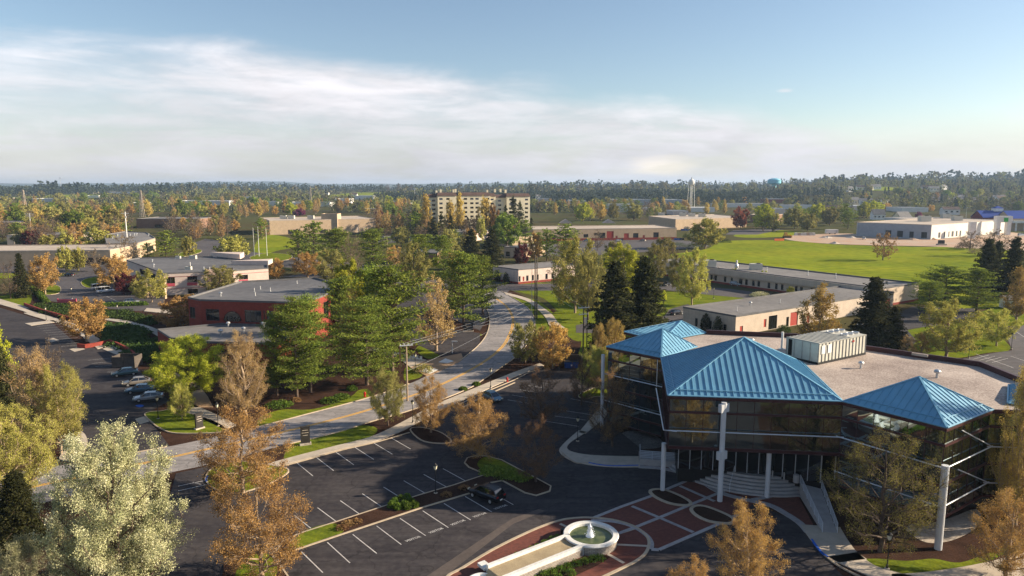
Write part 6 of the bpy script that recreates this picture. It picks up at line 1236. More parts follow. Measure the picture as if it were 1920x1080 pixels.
# ---------------------------------------------------------------- street furniture, vehicles, small things
def lamp(label, px, py, h=3.6, x=None, style='lantern'):
    if x is None: x, y = G(px, py)
    else: y = py
    r = thing('street_lamp', label, 'lamp post', (x, y, 0), 'black lantern lamp posts'); b = MB(); b.tube([(x, y, 0), (x, y, .5), (x, y, .55), (x, y, h - .55)], [.13, .10, .05, .045], 8); b.build('post', 'black', r)
    b = MB(); b.lathe((x, y, h - .6), [(.09, 0), (.12, .06), (.16, .1), (.24, .48), (.24, .5)], 6); b.build('lantern', 'lampglass', r)
    b = MB(); b.lathe((x, y, h - .1), [(.30, 0), (.30, .03), (.10, .2), (.03, .32)], 6); b.build('cap', 'black', r)
    b = MB(); b.lathe((x, y, -.01), [(.24, 0), (.24, .16), (.16, .2)], 10); b.build('base', 'concrete', r)
for q in [('lamp post on the parking median with a lit looking lantern', 817, 926), ('lamp post beside the sidewalk at the road bend', 920, 728), ('lamp post on the walk left of the glass office', 1083, 828), ('lamp post on the lawn by the sparse yellow tree', 1663, 1068), ('lamp post at the lawn edge behind the roof parapet', 1507, 663 + 0), ('lamp post on the small island by the four parked cars', 297, 786), ('lamp post beside the tan plaza across the road', 779, 697), ('lamp post among orange trees by the lower sidewalk', 774, 794), ('lamp post on the small road lawn near the annex', 409, 800), ('lamp post at the juniper slope left of the brick office', 221, 596), ('lamp post by the upper left lot entrance', 135, 560), ('lamp post on the walk at the far left lot', 87, 601), ('lamp post right of the round yellow tree on the lawn', 1816, 672), ('lamp post near the right edge on the lawn', 1896, 655), ('lamp post on the lawn before the office row', 1338, 560)]: lamp(*q)
def tall_light(label, px, py, ty, arm=1):
    x, y = G(px, py); h = zat(x, y, ty); r = thing('light_pole', label, 'light pole', (x, y, 0)); b = MB(); b.tube([(x, y, 0), (x, y, h)], [.14, .08], 8); b.build('pole', 'silver', r); b = MB(); b.box((x + .5 * arm, y, h), (1.3, .35, .15)); b.build('lamp_head', 'silver', r)
for q in [('left white light pole in the lot behind the tan store', 735, 437, 420), ('right white light pole in the lot behind the tan store', 760, 438, 420), ('curved white light pole left of the barn style store', 1811, 410, 389), ('light pole in the far right car park', 1703, 372, 352), ('light pole beside the side drive at the road bend', 848, 662, 640)]: tall_light(*q)
def flagpole(label, px, py, ty):
    x, y = G(px, py); h = zat(x, y, ty); r = thing('flagpole', label, 'flagpole', (x, y, 0), 'white flagpoles on the loop'); b = MB(); b.tube([(x, y, 0), (x, y, h)], [.16, .08], 8); b.build('pole', 'white', r); b = MB(); b.lathe((x, y, h), [(.1, 0), (.16, .12), (.05, .26)], 8); b.build('finial', 'white', r)
flagpole('left white flagpole on the paved loop', 477, 481, 428); flagpole('middle white flagpole on the paved loop', 486, 481, 426); flagpole('right white flagpole on the paved loop', 501, 480, 428)
# utility poles
def upole(label, px, py, ty, arms=(), m='wood', r0=.17, tr=False):
    x, y = G(px, py); h = zat(x, y, ty); r = thing('utility_pole', label, 'utility pole', (x, y, 0)); b = MB(); b.tube([(x, y, 0), (x, y, h)], [r0, r0 * .7], 8); b.build('pole', m, r)
    for dz, L in arms:
        b = MB(); b.box((x, y - .15, h - dz), (L, .12, .14), .35)
        for s in (-.45, -.15, .15, .45): b.tube([(x + L * s * .94, y - .15 + L * s * .34, h - dz + .05), (x + L * s * .94, y - .15 + L * s * .34, h - dz + .32)], .06, 6)
        b.build('crossarm', 'silver', r)
    if tr: b = MB(); b.tube([(x + .4, y - .3, h - 3.4), (x + .4, y - .3, h - 2.3)], .32, 10); b.build('transformer', 'galv', r)
    return x, y, h
pA = upole('pale utility pole beside the main road pines', 764, 752, 645, [(.2, 2.2)], 'palebark'); upole('orange wooden pole next to the pale utility pole', 752, 752, 648, (), 'poleorange', .16)
b = MB(); x, y = G(763, 720, 0)
pB = upole('tall brown utility pole at the outside of the road bend', 1003, 600, 478, (), 'wood', .2); pC = upole('slim metal pole beside the tall brown pole at the bend', 997, 600, 500, (), 'galv', .09); upole('second brown pole touching the tall one at the bend', 1006.5, 598, 480, (), 'wood', .2)
pD = upole('utility pole with crossarms left of the dark spruces', 1093, 672, 575, [(.2, 2.6), (1.6, 2.2)], 'wood', .16, tr=True); pE = upole('thinner pole right of the crossarm pole by the spruces', 1100, 660, 560, [], 'wood', .12)
upole('white utility pole rising above the tan clinic', 240, 470, 397, [(1.0, 4)], 'white', .35, tr=True); upole('small utility pole above the orange trees at left', 59, 440, 400, [(.5, 6), (2, 5)], 'galv', .3)
upole('utility pole behind the long tan store', 695, 425, 390, [(.4, 10)], 'wood', .3); upole('pole between the pines left of the road bend', 727, 500, 442, [(.4, 3)], 'palebark', .2)
def wires():
    def wire(label, a, b_, sag=.6, r=.014, m='galv'):
        o = thing('power_line', label, 'cable', a, 'overhead cables along the road'); pts = [(a[0] + (b_[0] - a[0]) * t, a[1] + (b_[1] - a[1]) * t, a[2] + (b_[2] - a[2]) * t - 4 * sag * t * (1 - t)) for t in [i / 10 for i in range(11)]]; w = MB(); w.tube(pts, r, 4); w.build('cable', m, o)
    X, Y, Hh = pA; x2, y2, _ = pC
    zs = [zat(x2, y2, v) for v in (562, 571, 579)]
    wire('top overhead cable from the pale pole across the road', (X - .7, Y, Hh), (x2, y2, zs[0])); wire('second overhead cable from the pale pole across the road', (X, Y, Hh - .1), (x2, y2, zs[1])); wire('third overhead cable from the pale pole across the road', (X + .8, Y + .2, Hh), (x2, y2, zs[2]))
    wire('low cable crossing the road beside the plaza', (X, Y, 5.2), (*G(985, 640), 7.5), .5)
    wire('overhead cable from the bend pole to the crossarm pole', (pB[0], pB[1], pB[2] - 4), (pD[0], pD[1], pD[2]), .8); wire('lower overhead cable from the bend pole to the crossarm pole', (pB[0], pB[1], pB[2] - 6), (pD[0], pD[1], pD[2] - 1.5), .8)
    wire('guy wire of the tall brown pole', (pB[0], pB[1], 12), (*G(1015, 585), 0), 0)
wires()
# towers on the horizon
def water_tower():
    x, y, z = GT(1295, 1150); R = thing('water_tower', 'tall white water tower with a rounded tank on four legs', 'water tower', (x, y, z)); top = zat(x, y, 334); h = top - z; r = 4.6
    b = MB()
    b.lathe((x, y, z + h - 11), [(.6, -1.5), (3.2, 0), (r, 2.4), (r, 6.0), (3.4, 8.4), (1.2, 9.6), (.3, 10)], 20); b.build('tank', 'white', R)
    for k in range(4):
        a = math.pi / 3 + k * math.pi / 2; l = MB(); l.tube([(x + 6.0 * math.cos(a), y + 6.0 * math.sin(a), z), (x + 4.4 * math.cos(a), y + 4.4 * math.sin(a), z + h - 8)], .38, 8); l.build('leg', 'white', R)
    b = MB(); b.tube([(x, y, z), (x, y, z + h - 11)], .35, 8); b.build('riser', 'white', R); b = MB(); b.lathe((x, y, z + h - 6.2), [(r + .1, 0), (r + .8, 0), (r + .8, .9), (r + .6, .9)], 20); b.build('walkway', 'white', R)
    b = MB(); b.tube([(x, y, z + h - 1), (x, y, z + h + 1.5)], .9, 8); b.build('cap', 'galv', R)
water_tower()
x, y, z = GT(1450, 1700); R = thing('water_tank', 'wide teal water tank above the far woods', 'water tank', (x, y, z)); t1 = zat(x, y, 334); b = MB(); b.lathe((x, y, t1 - 12), [(12, -3), (15.5, 0), (15.5, 6), (13, 9.5), (6, 11.6), (1, 12)], 24); b.build('tank', 'teal', R); b = MB(); b.lathe((x, y, z), [(5, 0), (5, t1 - 14 - z)], 16); b.build('stem', 'teal', R)
b = MB(); b.lathe((x, y, t1 - 6), [(15.6, 0), (16.4, 0), (16.4, 1), (16.2, 1)], 24); b.build('railing', 'teal', R)
def pylon(label, px, D, ty, w=4.2, arms=True):
    x, y, z = GT(px, D); h = zat(x, y, ty) - z; R = thing('transmission_tower', label, 'pylon', (x, y, z)); b = MB()
    n = 9
    for s in ((-1, -1), (1, -1), (1, 1), (-1, 1)): b.beam((x + s[0] * w / 2, y + s[1] * w / 2, z), (x + s[0] * .5, y + s[1] * .5, z + h), .42)
    for i in range(n):
        za, zb_ = h * i / n, h * (i + 1) / n; wa, wb = w / 2 + (.5 - w / 2) * i / n, w / 2 + (.5 - w / 2) * (i + 1) / n
        for s in (-1, 1): b.beam((x - s * wa, y - wa, z + za), (x + s * wb, y - wb, z + zb_), .26)
    b.build('lattice', 'rooftan', R)
    if arms:
        for f in (.72, .84, .95): a = MB(); a.beam((x - 4.2, y, z + h * f), (x + 4.2, y, z + h * f), .4); a.build('crossarm', 'rooftan', R)
pylon('lattice pylon rising from the trees at far left', 48, 800, 356); pylon('lattice pylon above the yellow trees left of centre', 267, 850, 357); pylon('tall pale lattice tower left of centre', 583, 1150, 350, 4)
def mast(label, px, D, ty, m='galv', r=.5):
    x, y, z = GT(px, D); h = zat(x, y, ty) - z; R = thing('radio_mast', label, 'mast', (x, y, z)); b = MB(); b.tube([(x, y, z), (x, y, z + h)], r, 6); b.build('pole', m, R); b = MB(); b.box((x, y, z + h - 1.5), (6, 2, 2.2)); b.build('antenna', m, R)
mast('tall thin mast with antennas on the left skyline', 115, 2600, 333); mast('shorter thin mast on the left skyline', 90, 2600, 338, r=.4); mast('thin mast on the centre left skyline', 525, 2600, 341, r=.4); mast('thin white mast above the woods right of centre left', 778, 1700, 353, 'white', .5)
# signs
def msign(label, px, py, w, h, dz=.35, rz=0, m='dark', txt=None):
    x, y = G(px, py); R = thing('monument_sign', label, 'sign', (x, y, 0), rz=rz, local=True); b = MB(); b.box((0, 0, .15), (w + .3, .7, .3)); b.build('base', 'stone', R)
    b = MB(); b.box((0, 0, .3 + h / 2), (w, .35, h)); b.build('panel', m, R); b = MB(); b.box((0, 0, .3 + h + .05), (w + .12, .45, .1)); b.build('cap', 'slate', R)
    b = MB()
    for k, (zz, ww) in enumerate(((h * .82, .6), (h * .66, .75), (h * .5, .55))): b.box((0, -.185, .3 + zz), (w * ww, .012, h * .035))
    b.build('lettering', 'stone', R)
M['slate'] = mat('slate_sign', (.035, .03, .027), rough=.7, var=.1)
msign('dark slate sign on the lawn beside the main road', 573, 834, 1.25, 2.3, rz=.35, m='slate'); msign('dark sign on the small island near the four parked cars', 374, 805, 1.1, 2.1, rz=.9, m='slate')
msign('dark sign under the pine at the road bend', 878, 622, 2.4, 2.2, rz=.2, m='black')
# hydrants
def hydrant(label, px, py):
    x, y = G(px, py); R = thing('fire_hydrant', label, 'hydrant', (x, y, 0)); b = MB(); b.lathe((x, y, 0), [(.24, 0), (.24, .08), (.15, .1), (.15, .62), (.2, .64), (.2, .7), (.13, .85), (.05, .95)], 10); b.build('barrel', 'hydrant', R)
    b = MB(); b.tube([(x - .28, y, .5), (x + .28, y, .5)], .08, 8); b.tube([(x, y, .5), (x, y - .26, .5)], .1, 8); b.build('outlet', 'hydrant', R)
hydrant('red fire hydrant on the roadside lawn', 684, 744); hydrant('small red hydrant beside the sidewalk at the road bend', 951, 716)
for i, (px, py, lb) in enumerate(((776, 674, 'left'), (782, 676, 'middle'), (789, 677, 'right'))):
    x, y = G(px, py); R = thing('cafe_chair', f'white metal chair at the plaza edge, {lb} one', 'chair', (x, y, 0), 'white chairs on the plaza'); b = MB(); b.box((x, y, .45), (.5, .5, .06)); b.build('seat', 'white', R); b = MB(); b.box((x, y + .24, .75), (.5, .05, .55)); b.build('backrest', 'white', R)
    for sx in (-.2, .2):
        for sy in (-.2, .2): b = MB(); b.tube([(x + sx, y + sy, 0), (x + sx, y + sy, .45)], .025, 6); b.build('leg', 'white', R)
# enclosures, bins
def enclosure(label, px, py, w, d, h, m='wood', rz=0, gate=False):
    x, y = G(px, py); R = thing('bin_enclosure', label, 'enclosure', (x, y, 0), rz=rz, local=True); b = MB(); b.box((0, d, h / 2), (w, .12, h)); b.box((-w / 2, d / 2, h / 2), (.12, d, h)); b.box((w / 2, d / 2, h / 2), (.12, d, h))
    for i in range(int(w / .25)): b.box((-w / 2 + .12 + i * .25, d - .075, h / 2), (.03, .03, h))
    b.build('fence_panel', m, R)
    for s in ((-1, 1) if gate else ()):
        b = MB(); b.box((s * w / 4, 0, h / 2), (w / 2 - .1, .08, h * .94)); g_ = b.build('gate', m, R); b = MB(); b.box((s * .15, -.07, h / 2), (.05, .05, .4)); b.build('handle', 'black', g_)
    for s in (-1, 1): b = MB(); b.box((s * w / 2, 0, h / 2 + .1), (.18, .18, h + .2)); b.build('post', m, R)
def dumpster(label, px, py, w=2.0, m='binblue', rz=0, z=0):
    x, y = G(px, py); R = thing('dumpster', label, 'dumpster', (x, y, z), rz=rz, local=True); b = MB(); b.box((0, 0, .75), (w, 1.4, 1.2), 0, 1.08); b.build('bin_body', m, R); b = MB(); b.box((0, .02, 1.42), (w * 1.1, 1.6, .1)); b.build('lid', 'black', R); b = MB()
    for k in range(3): b.box((-w * .35 + k * w * .35, -.75, .75), (.08, .08, 1.1))
    b.build('rib', m, R); b = MB(); b.box((0, -.80, .75), (.3, .02, .3)); b.build('sticker', 'white', R)
enclosure('grey board enclosure around the blue dumpster by the upper lot', 1071, 694, 4.6, 3.2, 2.4); dumpster('blue dumpster inside the board enclosure by the upper lot', 1071, 690, 2.6)
enclosure('dark board enclosure behind the top parked car in the left lot', 232, 690, 4.4, 3.0, 2.3, gate=True)
dumpster('blue dumpster on the grass patch at the tan strip corner', 1271, 450.5, 5.0); dumpster('dark dumpster beside the blue one at the tan strip corner', 1278, 450.5, 3.0, 'black'); dumpster('blue dumpster behind the tan strip by the willow', 1285, 432.5, 7)
dumpster('blue recycling bin beside the pink lot screen', 126, 569, 2.2)
x, y = G(126, 572); R = thing('utility_screen', 'pink red screen wall in the upper left lot', 'screen', (x, y, 0), local=True); b = MB(); b.box((0, 0, .9), (5.5, .2, 1.8)); b.build('panel', 'pinkpanel', R)
for s in (-1, 1): b = MB(); b.box((s * 2.8, 0, 1), (.3, .3, 2)); b.build('post', 'pinkpanel', R)
# brick planter and walls
def pwall(name, label, pts, h, m='redbrick', w=.35):
    p = GP(pts); R = thing(name, label, 'wall', (p[0][0], p[0][1], 0)); b = MB(); strip(b, p, w, 0, h); b.build('brickwork', m, R); b = MB(); strip(b, p, w + .08, h, h + .07); b.build('coping', m, R)
pwall('brick_wall', 'low red brick planter wall around the orange tree in the left lot', [(146, 652), (160, 653), (184, 649), (205, 644), (222, 650), (245, 662), (262, 680)], .85)
pwall('brick_wall', 'low red brick wall along the upper walk of the left lot', [(46, 573), (75, 584), (104, 592), (130, 600)], .8)
# cars
def car(kind, label, px, py, rz, paint, z=0.0, s=1.0, group=None, xy=None):
    x, y = xy or G(px, py); R = thing('parked_' + {'sedan': 'car', 'suv': 'car', 'van': 'van'}[kind], label, 'van' if kind == 'van' else 'car', (x, y, z + .035), group, rz, True)
    P = dict(sedan=(4.7, 1.82, [(-2.35, .55, .62, .8), (-2.2, .40, .92, .96), (-1.55, .38, 1.0, 1.0), (-.6, .36, .98, 1.0), (.6, .36, .95, 1.0), (1.4, .36, .86, .98), (2.1, .38, .74, .92), (2.35, .45, .6, .74)], [(-1.95, .98, .72), (-1.15, 1.40, .66), (.1, 1.45, .66), (.55, 1.38, .66), (1.25, .90, .72)]),
             suv=(4.6, 1.86, [(-2.3, .55, .75, .88), (-2.25, .42, 1.05, .97), (-1.5, .40, 1.10, 1.0), (-.5, .38, 1.08, 1.0), (.6, .38, 1.05, 1.0), (1.4, .38, 1.0, .98), (2.1, .4, .88, .93), (2.3, .5, .68, .8)], [(-2.15, 1.08, .76), (-1.75, 1.60, .70), (0, 1.68, .70), (.45, 1.60, .70), (1.15, 1.03, .76)]),
             van=(5.4, 2.0, [(-2.7, .5, .9, .95), (-2.65, .4, 1.2, 1), (-1.5, .4, 1.22, 1), (0, .4, 1.22, 1), (1.4, .4, 1.2, 1), (1.9, .4, 1.1, .97), (2.55, .42, .95, .9), (2.7, .5, .75, .8)], [(-2.6, 1.22, .84), (-2.5, 2.1, .76), (.8, 2.15, .76), (1.15, 2.05, .76), (1.85, 1.15, .82)]))[kind]
    L, Wd, st, gh = P; hw = Wd / 2
    def loft(rows, m, name, parent=R, sm=False):
        b = MB(); n = len(rows[0]); vs = [v for r_ in rows for v in r_]; b.add(vs, [(i * n + k, i * n + (k + 1) % n, (i + 1) * n + (k + 1) % n, (i + 1) * n + k)[::-1] for i in range(len(rows) - 1) for k in range(n)] + [tuple(range(n)), tuple(range((len(rows) - 1) * n, len(rows) * n))[::-1]]); return b.build(name, m, parent, smoothit=sm)
    rows = []
    for x_, zb_, zt, k in st: w = hw * k; rows.append([(x_, -w * .92, zb_), (x_, -w, zb_ + .15), (x_, -w, zt - .18), (x_, -w * .86, zt), (x_, w * .86, zt), (x_, w, zt - .18), (x_, w, zb_ + .15), (x_, w * .92, zb_)])
    loft(rows, paint, 'body')
    rows = []; bz = .86 if kind != 'van' else 1.1
    for x_, zt, k in gh: w = hw * k; rows.append([(x_, -hw * .86, min(bz, zt - .02)), (x_, -w, zt - .05), (x_, -w * .85, zt), (x_, w * .85, zt), (x_, w, zt - .05), (x_, hw * .86, min(bz, zt - .02))])
    loft(rows, 'window', 'windows')
    b = MB(); g = gh[1:-1]
    b.beam((g[0][0], 0, g[0][1] + .015), (g[1][0], 0, g[1][1] + .02), hw * 1.34, .05); b.beam((g[1][0], 0, g[1][1] + .02), (g[2][0], 0, g[2][1] + .02), hw * 1.34, .05)
    for sd in (-1, 1):
        for (xa, za, ka), (xb, zb2, kb) in ((gh[0], gh[1]), (gh[4], gh[3])): b.beam((xa, sd * hw * .82, za), (xb, sd * hw * kb, zb2), .09, .07)
        b.beam((-.35, sd * hw * .87, bz), (-.35, sd * hw * gh[2][2] * 1.01, gh[2][1] - .05), .09, .05)
        if kind != 'sedan': b.beam((-1.35, sd * hw * .87, bz), (-1.35, sd * hw * gh[1][2] * 1.01, gh[1][1] - .05), .12, .05); b.beam((-1.6, sd * hw * .6, gh[2][1] + .08), (.1, sd * hw * .6, gh[2][1] + .1), .05, .05)
    b.build('roof', paint, R)
    wx = L * .30
    for sx in (-wx, wx):
        for sy in (-1, 1):
            w = MB(); w.tube([(sx, sy * (hw - .2), .33), (sx, sy * (hw + .01), .33)], .335, 14); wo = w.build('wheel', 'tyre', R); w = MB(); w.tube([(sx, sy * (hw - .03), .33), (sx, sy * (hw + .02), .33)], .2, 10); w.build('rim', 'galv', wo)
    for sd in (-1, 1):
        b = MB(); b.box((st[-1][0] - .06, sd * hw * .62, .68 if kind == 'sedan' else .8), (.14, .34, .14)); b.build('headlight', 'lampglass', R); b = MB(); b.box((st[0][0] + .05, sd * hw * .66, .8 if kind == 'sedan' else .95), (.12, .3, .16)); b.build('tail_light', 'lightred', R)
        b = MB(); b.box((.85, sd * (hw + .06), bz + .1), (.14, .16, .12)); b.build('mirror', paint, R)
    for xx, nm in ((st[-1][0] + .01, 'front_plate'), (st[0][0] - .01, 'rear_plate')): b = MB(); b.box((xx, 0, .55), (.03, .4, .14)); b.build(nm, 'white', R)
    return R
def dirn(p, q): a, c = G(*p), G(*q); return math.atan2(c[1] - a[1], c[0] - a[0])
car('suv', 'black suv in a visitor space beside the shaded island', 912, 935, dirn((945, 942), (882, 918)), 'car_black')
car('sedan', 'blue grey car with a silver nose in the upper parking lot', 922, 750, dirn((905, 738), (946, 755)), 'car_blue')
rz = dirn((215, 700), (262, 697))
car('sedan', 'dark green grey sedan, farthest of the four cars in the left lot', 235, 704, dirn((213, 704), (258, 699)) + math.pi, 'car_teal'); car('sedan', 'beige sedan, second farthest of the four cars in the left lot', 257, 722, dirn((234, 722), (282, 717)) + math.pi, 'car_beige'); car('sedan', 'grey blue sedan, third of the four cars in the left lot', 263, 736, dirn((240, 736), (288, 732)) + math.pi, 'car_blue'); car('sedan', 'silver sedan, nearest of the four cars in the left lot', 279, 751, dirn((255, 751), (305, 746)) + math.pi, 'car_silver')
car('van', 'white passenger van, nearer of the two vans in the upper left lot', 198, 549, dirn((182, 549), (214, 546)) + 0, 'car_white'); car('van', 'white van parked behind the nearer white van', 188, 543, dirn((182, 549), (214, 546)), 'car_white')
car('suv', 'silver suv in front of the pale pink office', 247, 570, dirn((232, 571), (262, 569)), 'car_silver'); car('sedan', 'dark car in the lot below the depot', 130, 518, 2.8, 'car_black'); car('suv', 'black suv under the pines at the side lot', 764, 556, .05, 'car_black')
car('sedan', 'blue car beside the beige warehouse behind the roof parapet', 1574, 648, .8, 'car_blue'); car('sedan', 'white car behind the dark evergreen at the warehouse', 1612, 618, .9, 'car_white'); car('sedan', 'black car at the left end of the beige warehouse', 1268, 590, .5, 'car_black')
car('van', 'white van at the right edge beside the store under construction', 1915, 443, .2, 'car_white', s=1)
for i, (px, py, c, lb) in enumerate([(1160, 452.5, 'car_silver', 'silver car left of the brown doors of the tan strip'), (1166, 452, 'car_black', 'black car by the brown doors of the tan strip'), (1205, 452.5, 'car_beige', 'beige car under the dark doors of the tan strip'), (1100, 453, 'car_blue', 'blue car at the left part of the tan strip'), (1255, 434, 'car_white', 'white car behind the tan strip'), (1380, 536, 'car_silver', 'silver car in the office row lot'), (1335, 434, 'car_black', 'black car on the far road by the willow'), (1620, 449, 'car_white', 'white pickup at the corner of the store under construction'), (860, 447, 'car_white', 'white car in the lot below the apartments'), (876, 450, 'car_blue', 'blue car in the lot below the apartments'), (1250, 536, 'car_black', 'dark car at the left of the office row lot'), (965, 474, 'car_red', 'red car beside the small brick and cream building')]):
    car('suv' if i % 2 else 'sedan', lb, px, py, .3 + i, c, z=.06)
# far car park rows
cp0 = car('sedan', 'tiny parked car in the far car park at right', 0, 0, 1.5, 'car_white', xy=GT(1765, 1240)[:2], group='cars in the far car park'); cp0.location.z = GT(1765, 1240)[2] + 2.1
lot = MB(); lot.poly([GT(1745, 1180)[:2], GT(1885, 1180)[:2], GT(1885, 1320)[:2], GT(1745, 1320)[:2]], lambda x, y: gz(x, y) + 2.0); o = lot.build('parking_lot', 'asphalt2'); o['kind'] = 'structure'
fr_ = random.Random(9)
paints = ['car_white', 'car_silver', 'car_black', 'car_red', 'car_blue', 'car_beige']; simp = []
for pm in paints:
    b = MB(); b.use(pm); b.box((0, 0, .7), (4.6, 1.9, .8)); b.use('window'); b.box((-.1, 0, 1.25), (2.8, 1.75, .7), 0, .8); oo = b.build('car_mesh'); simp.append(oo.data); bpy.data.objects.remove(oo)
bpy.data.objects.remove([c for c in COL.objects if c == cp0][0]) if False else None
for row, D in enumerate((1200, 1235, 1270, 1300)):
    for i in range(17):
        px = 1752 + i * 7.6 + fr_.uniform(-1, 1)
        if fr_.random() < .2: continue
        x, y, z = GT(px, D); o = bpy.data.objects.new('parked_car', simp[fr_.randrange(6)]); COL.objects.link(o); o.location = (x, y, z + 2.05); o.rotation_euler.z = 1.5 + fr_.uniform(-.08, .08); tag(o, 'tiny parked car in the far car park at right', 'car', 'cars in the far car park')
# construction yard items
def yard():
    x, y = G(1559, 439); R = thing('site_trailer', 'white site trailer at the edge of the construction yard', 'trailer', (x, y, 0), local=True); b = MB(); b.box((0, 0, 2.1), (9, 3, 2.9)); b.build('body', 'white', R)
    for sx in (-2, 2): b = MB(); b.tube([(sx, -1.6, .5), (sx, -1.2, .5)], .5, 10); b.build('wheel', 'tyre', R)
    b = MB(); b.box((3, -1.53, 1.9), (.9, .06, 2)); b.build('door', 'galv', R)
    x, y = G(1475, 446); R = thing('bulldozer', 'yellow construction machine at the edge of the field', 'bulldozer', (x, y, 0), local=True); b = MB(); b.box((0, 0, 1.6), (4.5, 2.2, 1.4)); b.build('body', 'machine', R); b = MB(); b.box((-.8, 0, 3.1), (1.8, 1.8, 1.6)); b.build('cab', 'machine', R)
    for s in (-1, 1): b = MB(); b.box((0, s * 1.2, .6), (4.8, .6, 1.2)); b.build('track', 'tyre', R)
    b = MB(); b.box((2.9, 0, 1), (.3, 3.6, 1.6)); b.build('blade', 'machine', R)
    x, y = G(1461, 452); R = thing('barrier_fence', 'orange barrier netting at the corner of the field', 'barrier', (x, y, 0), local=True); b = MB(); b.box((0, 0, .9), (7.5, .08, 1.5), .25); b.build('netting', 'orangenet', R)
    for s in (-3.6, 0, 3.6): b = MB(); b.tube([(s * .97, s * .25, 0), (s * .97, s * .25, 1.8)], .06, 6); b.build('stake', 'wood', R)
    x, y = G(1765, 460); R = thing('control_box', 'dark box on a concrete pad at the field edge', 'utility box', (x, y, 0), local=True); b = MB(); b.box((0, 0, .5), (5, 3, 1)); b.build('pad', 'concrete', R); b = MB(); b.box((0, .3, 2.1), (3.2, 1.8, 2.2)); b.build('cabinet', 'black', R)
    rr = random.Random(6)
    for i, (px, py, w) in enumerate([(1565, 457, 3.5), (1712, 450, 5), (1548, 446, 5), (1750, 449, 3), (1596, 446, 4)]):
        x, y = G(px, py); n = 16; b = MB(); b.lathe((0, 0, 0), [(w * .9, 0), (w * .7, .35), (w * .4, .85), (w * .1, 1.2)], 12)
        for k in range(len(b.v)): v = b.v[k]; b.v[k] = (v[0] * rr.uniform(.8, 1.2), v[1] * rr.uniform(.8, 1.2), v[2] * rr.uniform(.7, 1.2))
        o = b.build('spoil_heap', 'dirt' if i % 2 else 'stone', None); o.location = (x, y, .08); tag(o, ['low red heap in front of the yard', 'pale rubble heap by the third loading door', 'grey heap at the left of the yard', 'small heap near the lit corner', 'pale heap at the white corner panel'][i], 'heap')
    for i in range(7):
        px = 1492 + i * 5.5; x, y = G(px, 441.5); R = thing('pipe_stack', f'pale stack of materials at the yard edge, number {i + 1} from the left', 'building material', (x, y, 0), 'stacks at the yard edge', local=True); b = MB()
        for k in range(3): b.box((0, 0, .4 + k * .7), (2.2 - k * .2, 2, .6))
        b.build('bundle', ['whitemetal', 'rooftan', 'galv'][i % 3], R)
    x, y = G(1893, 577); R = gable('utility_shed', 'small white shed at the right edge beyond the spruces', x, y, 4.2, 3.5, 0, 2.6, 3.4, 'white', 'roofgrey2', 1)
yard()
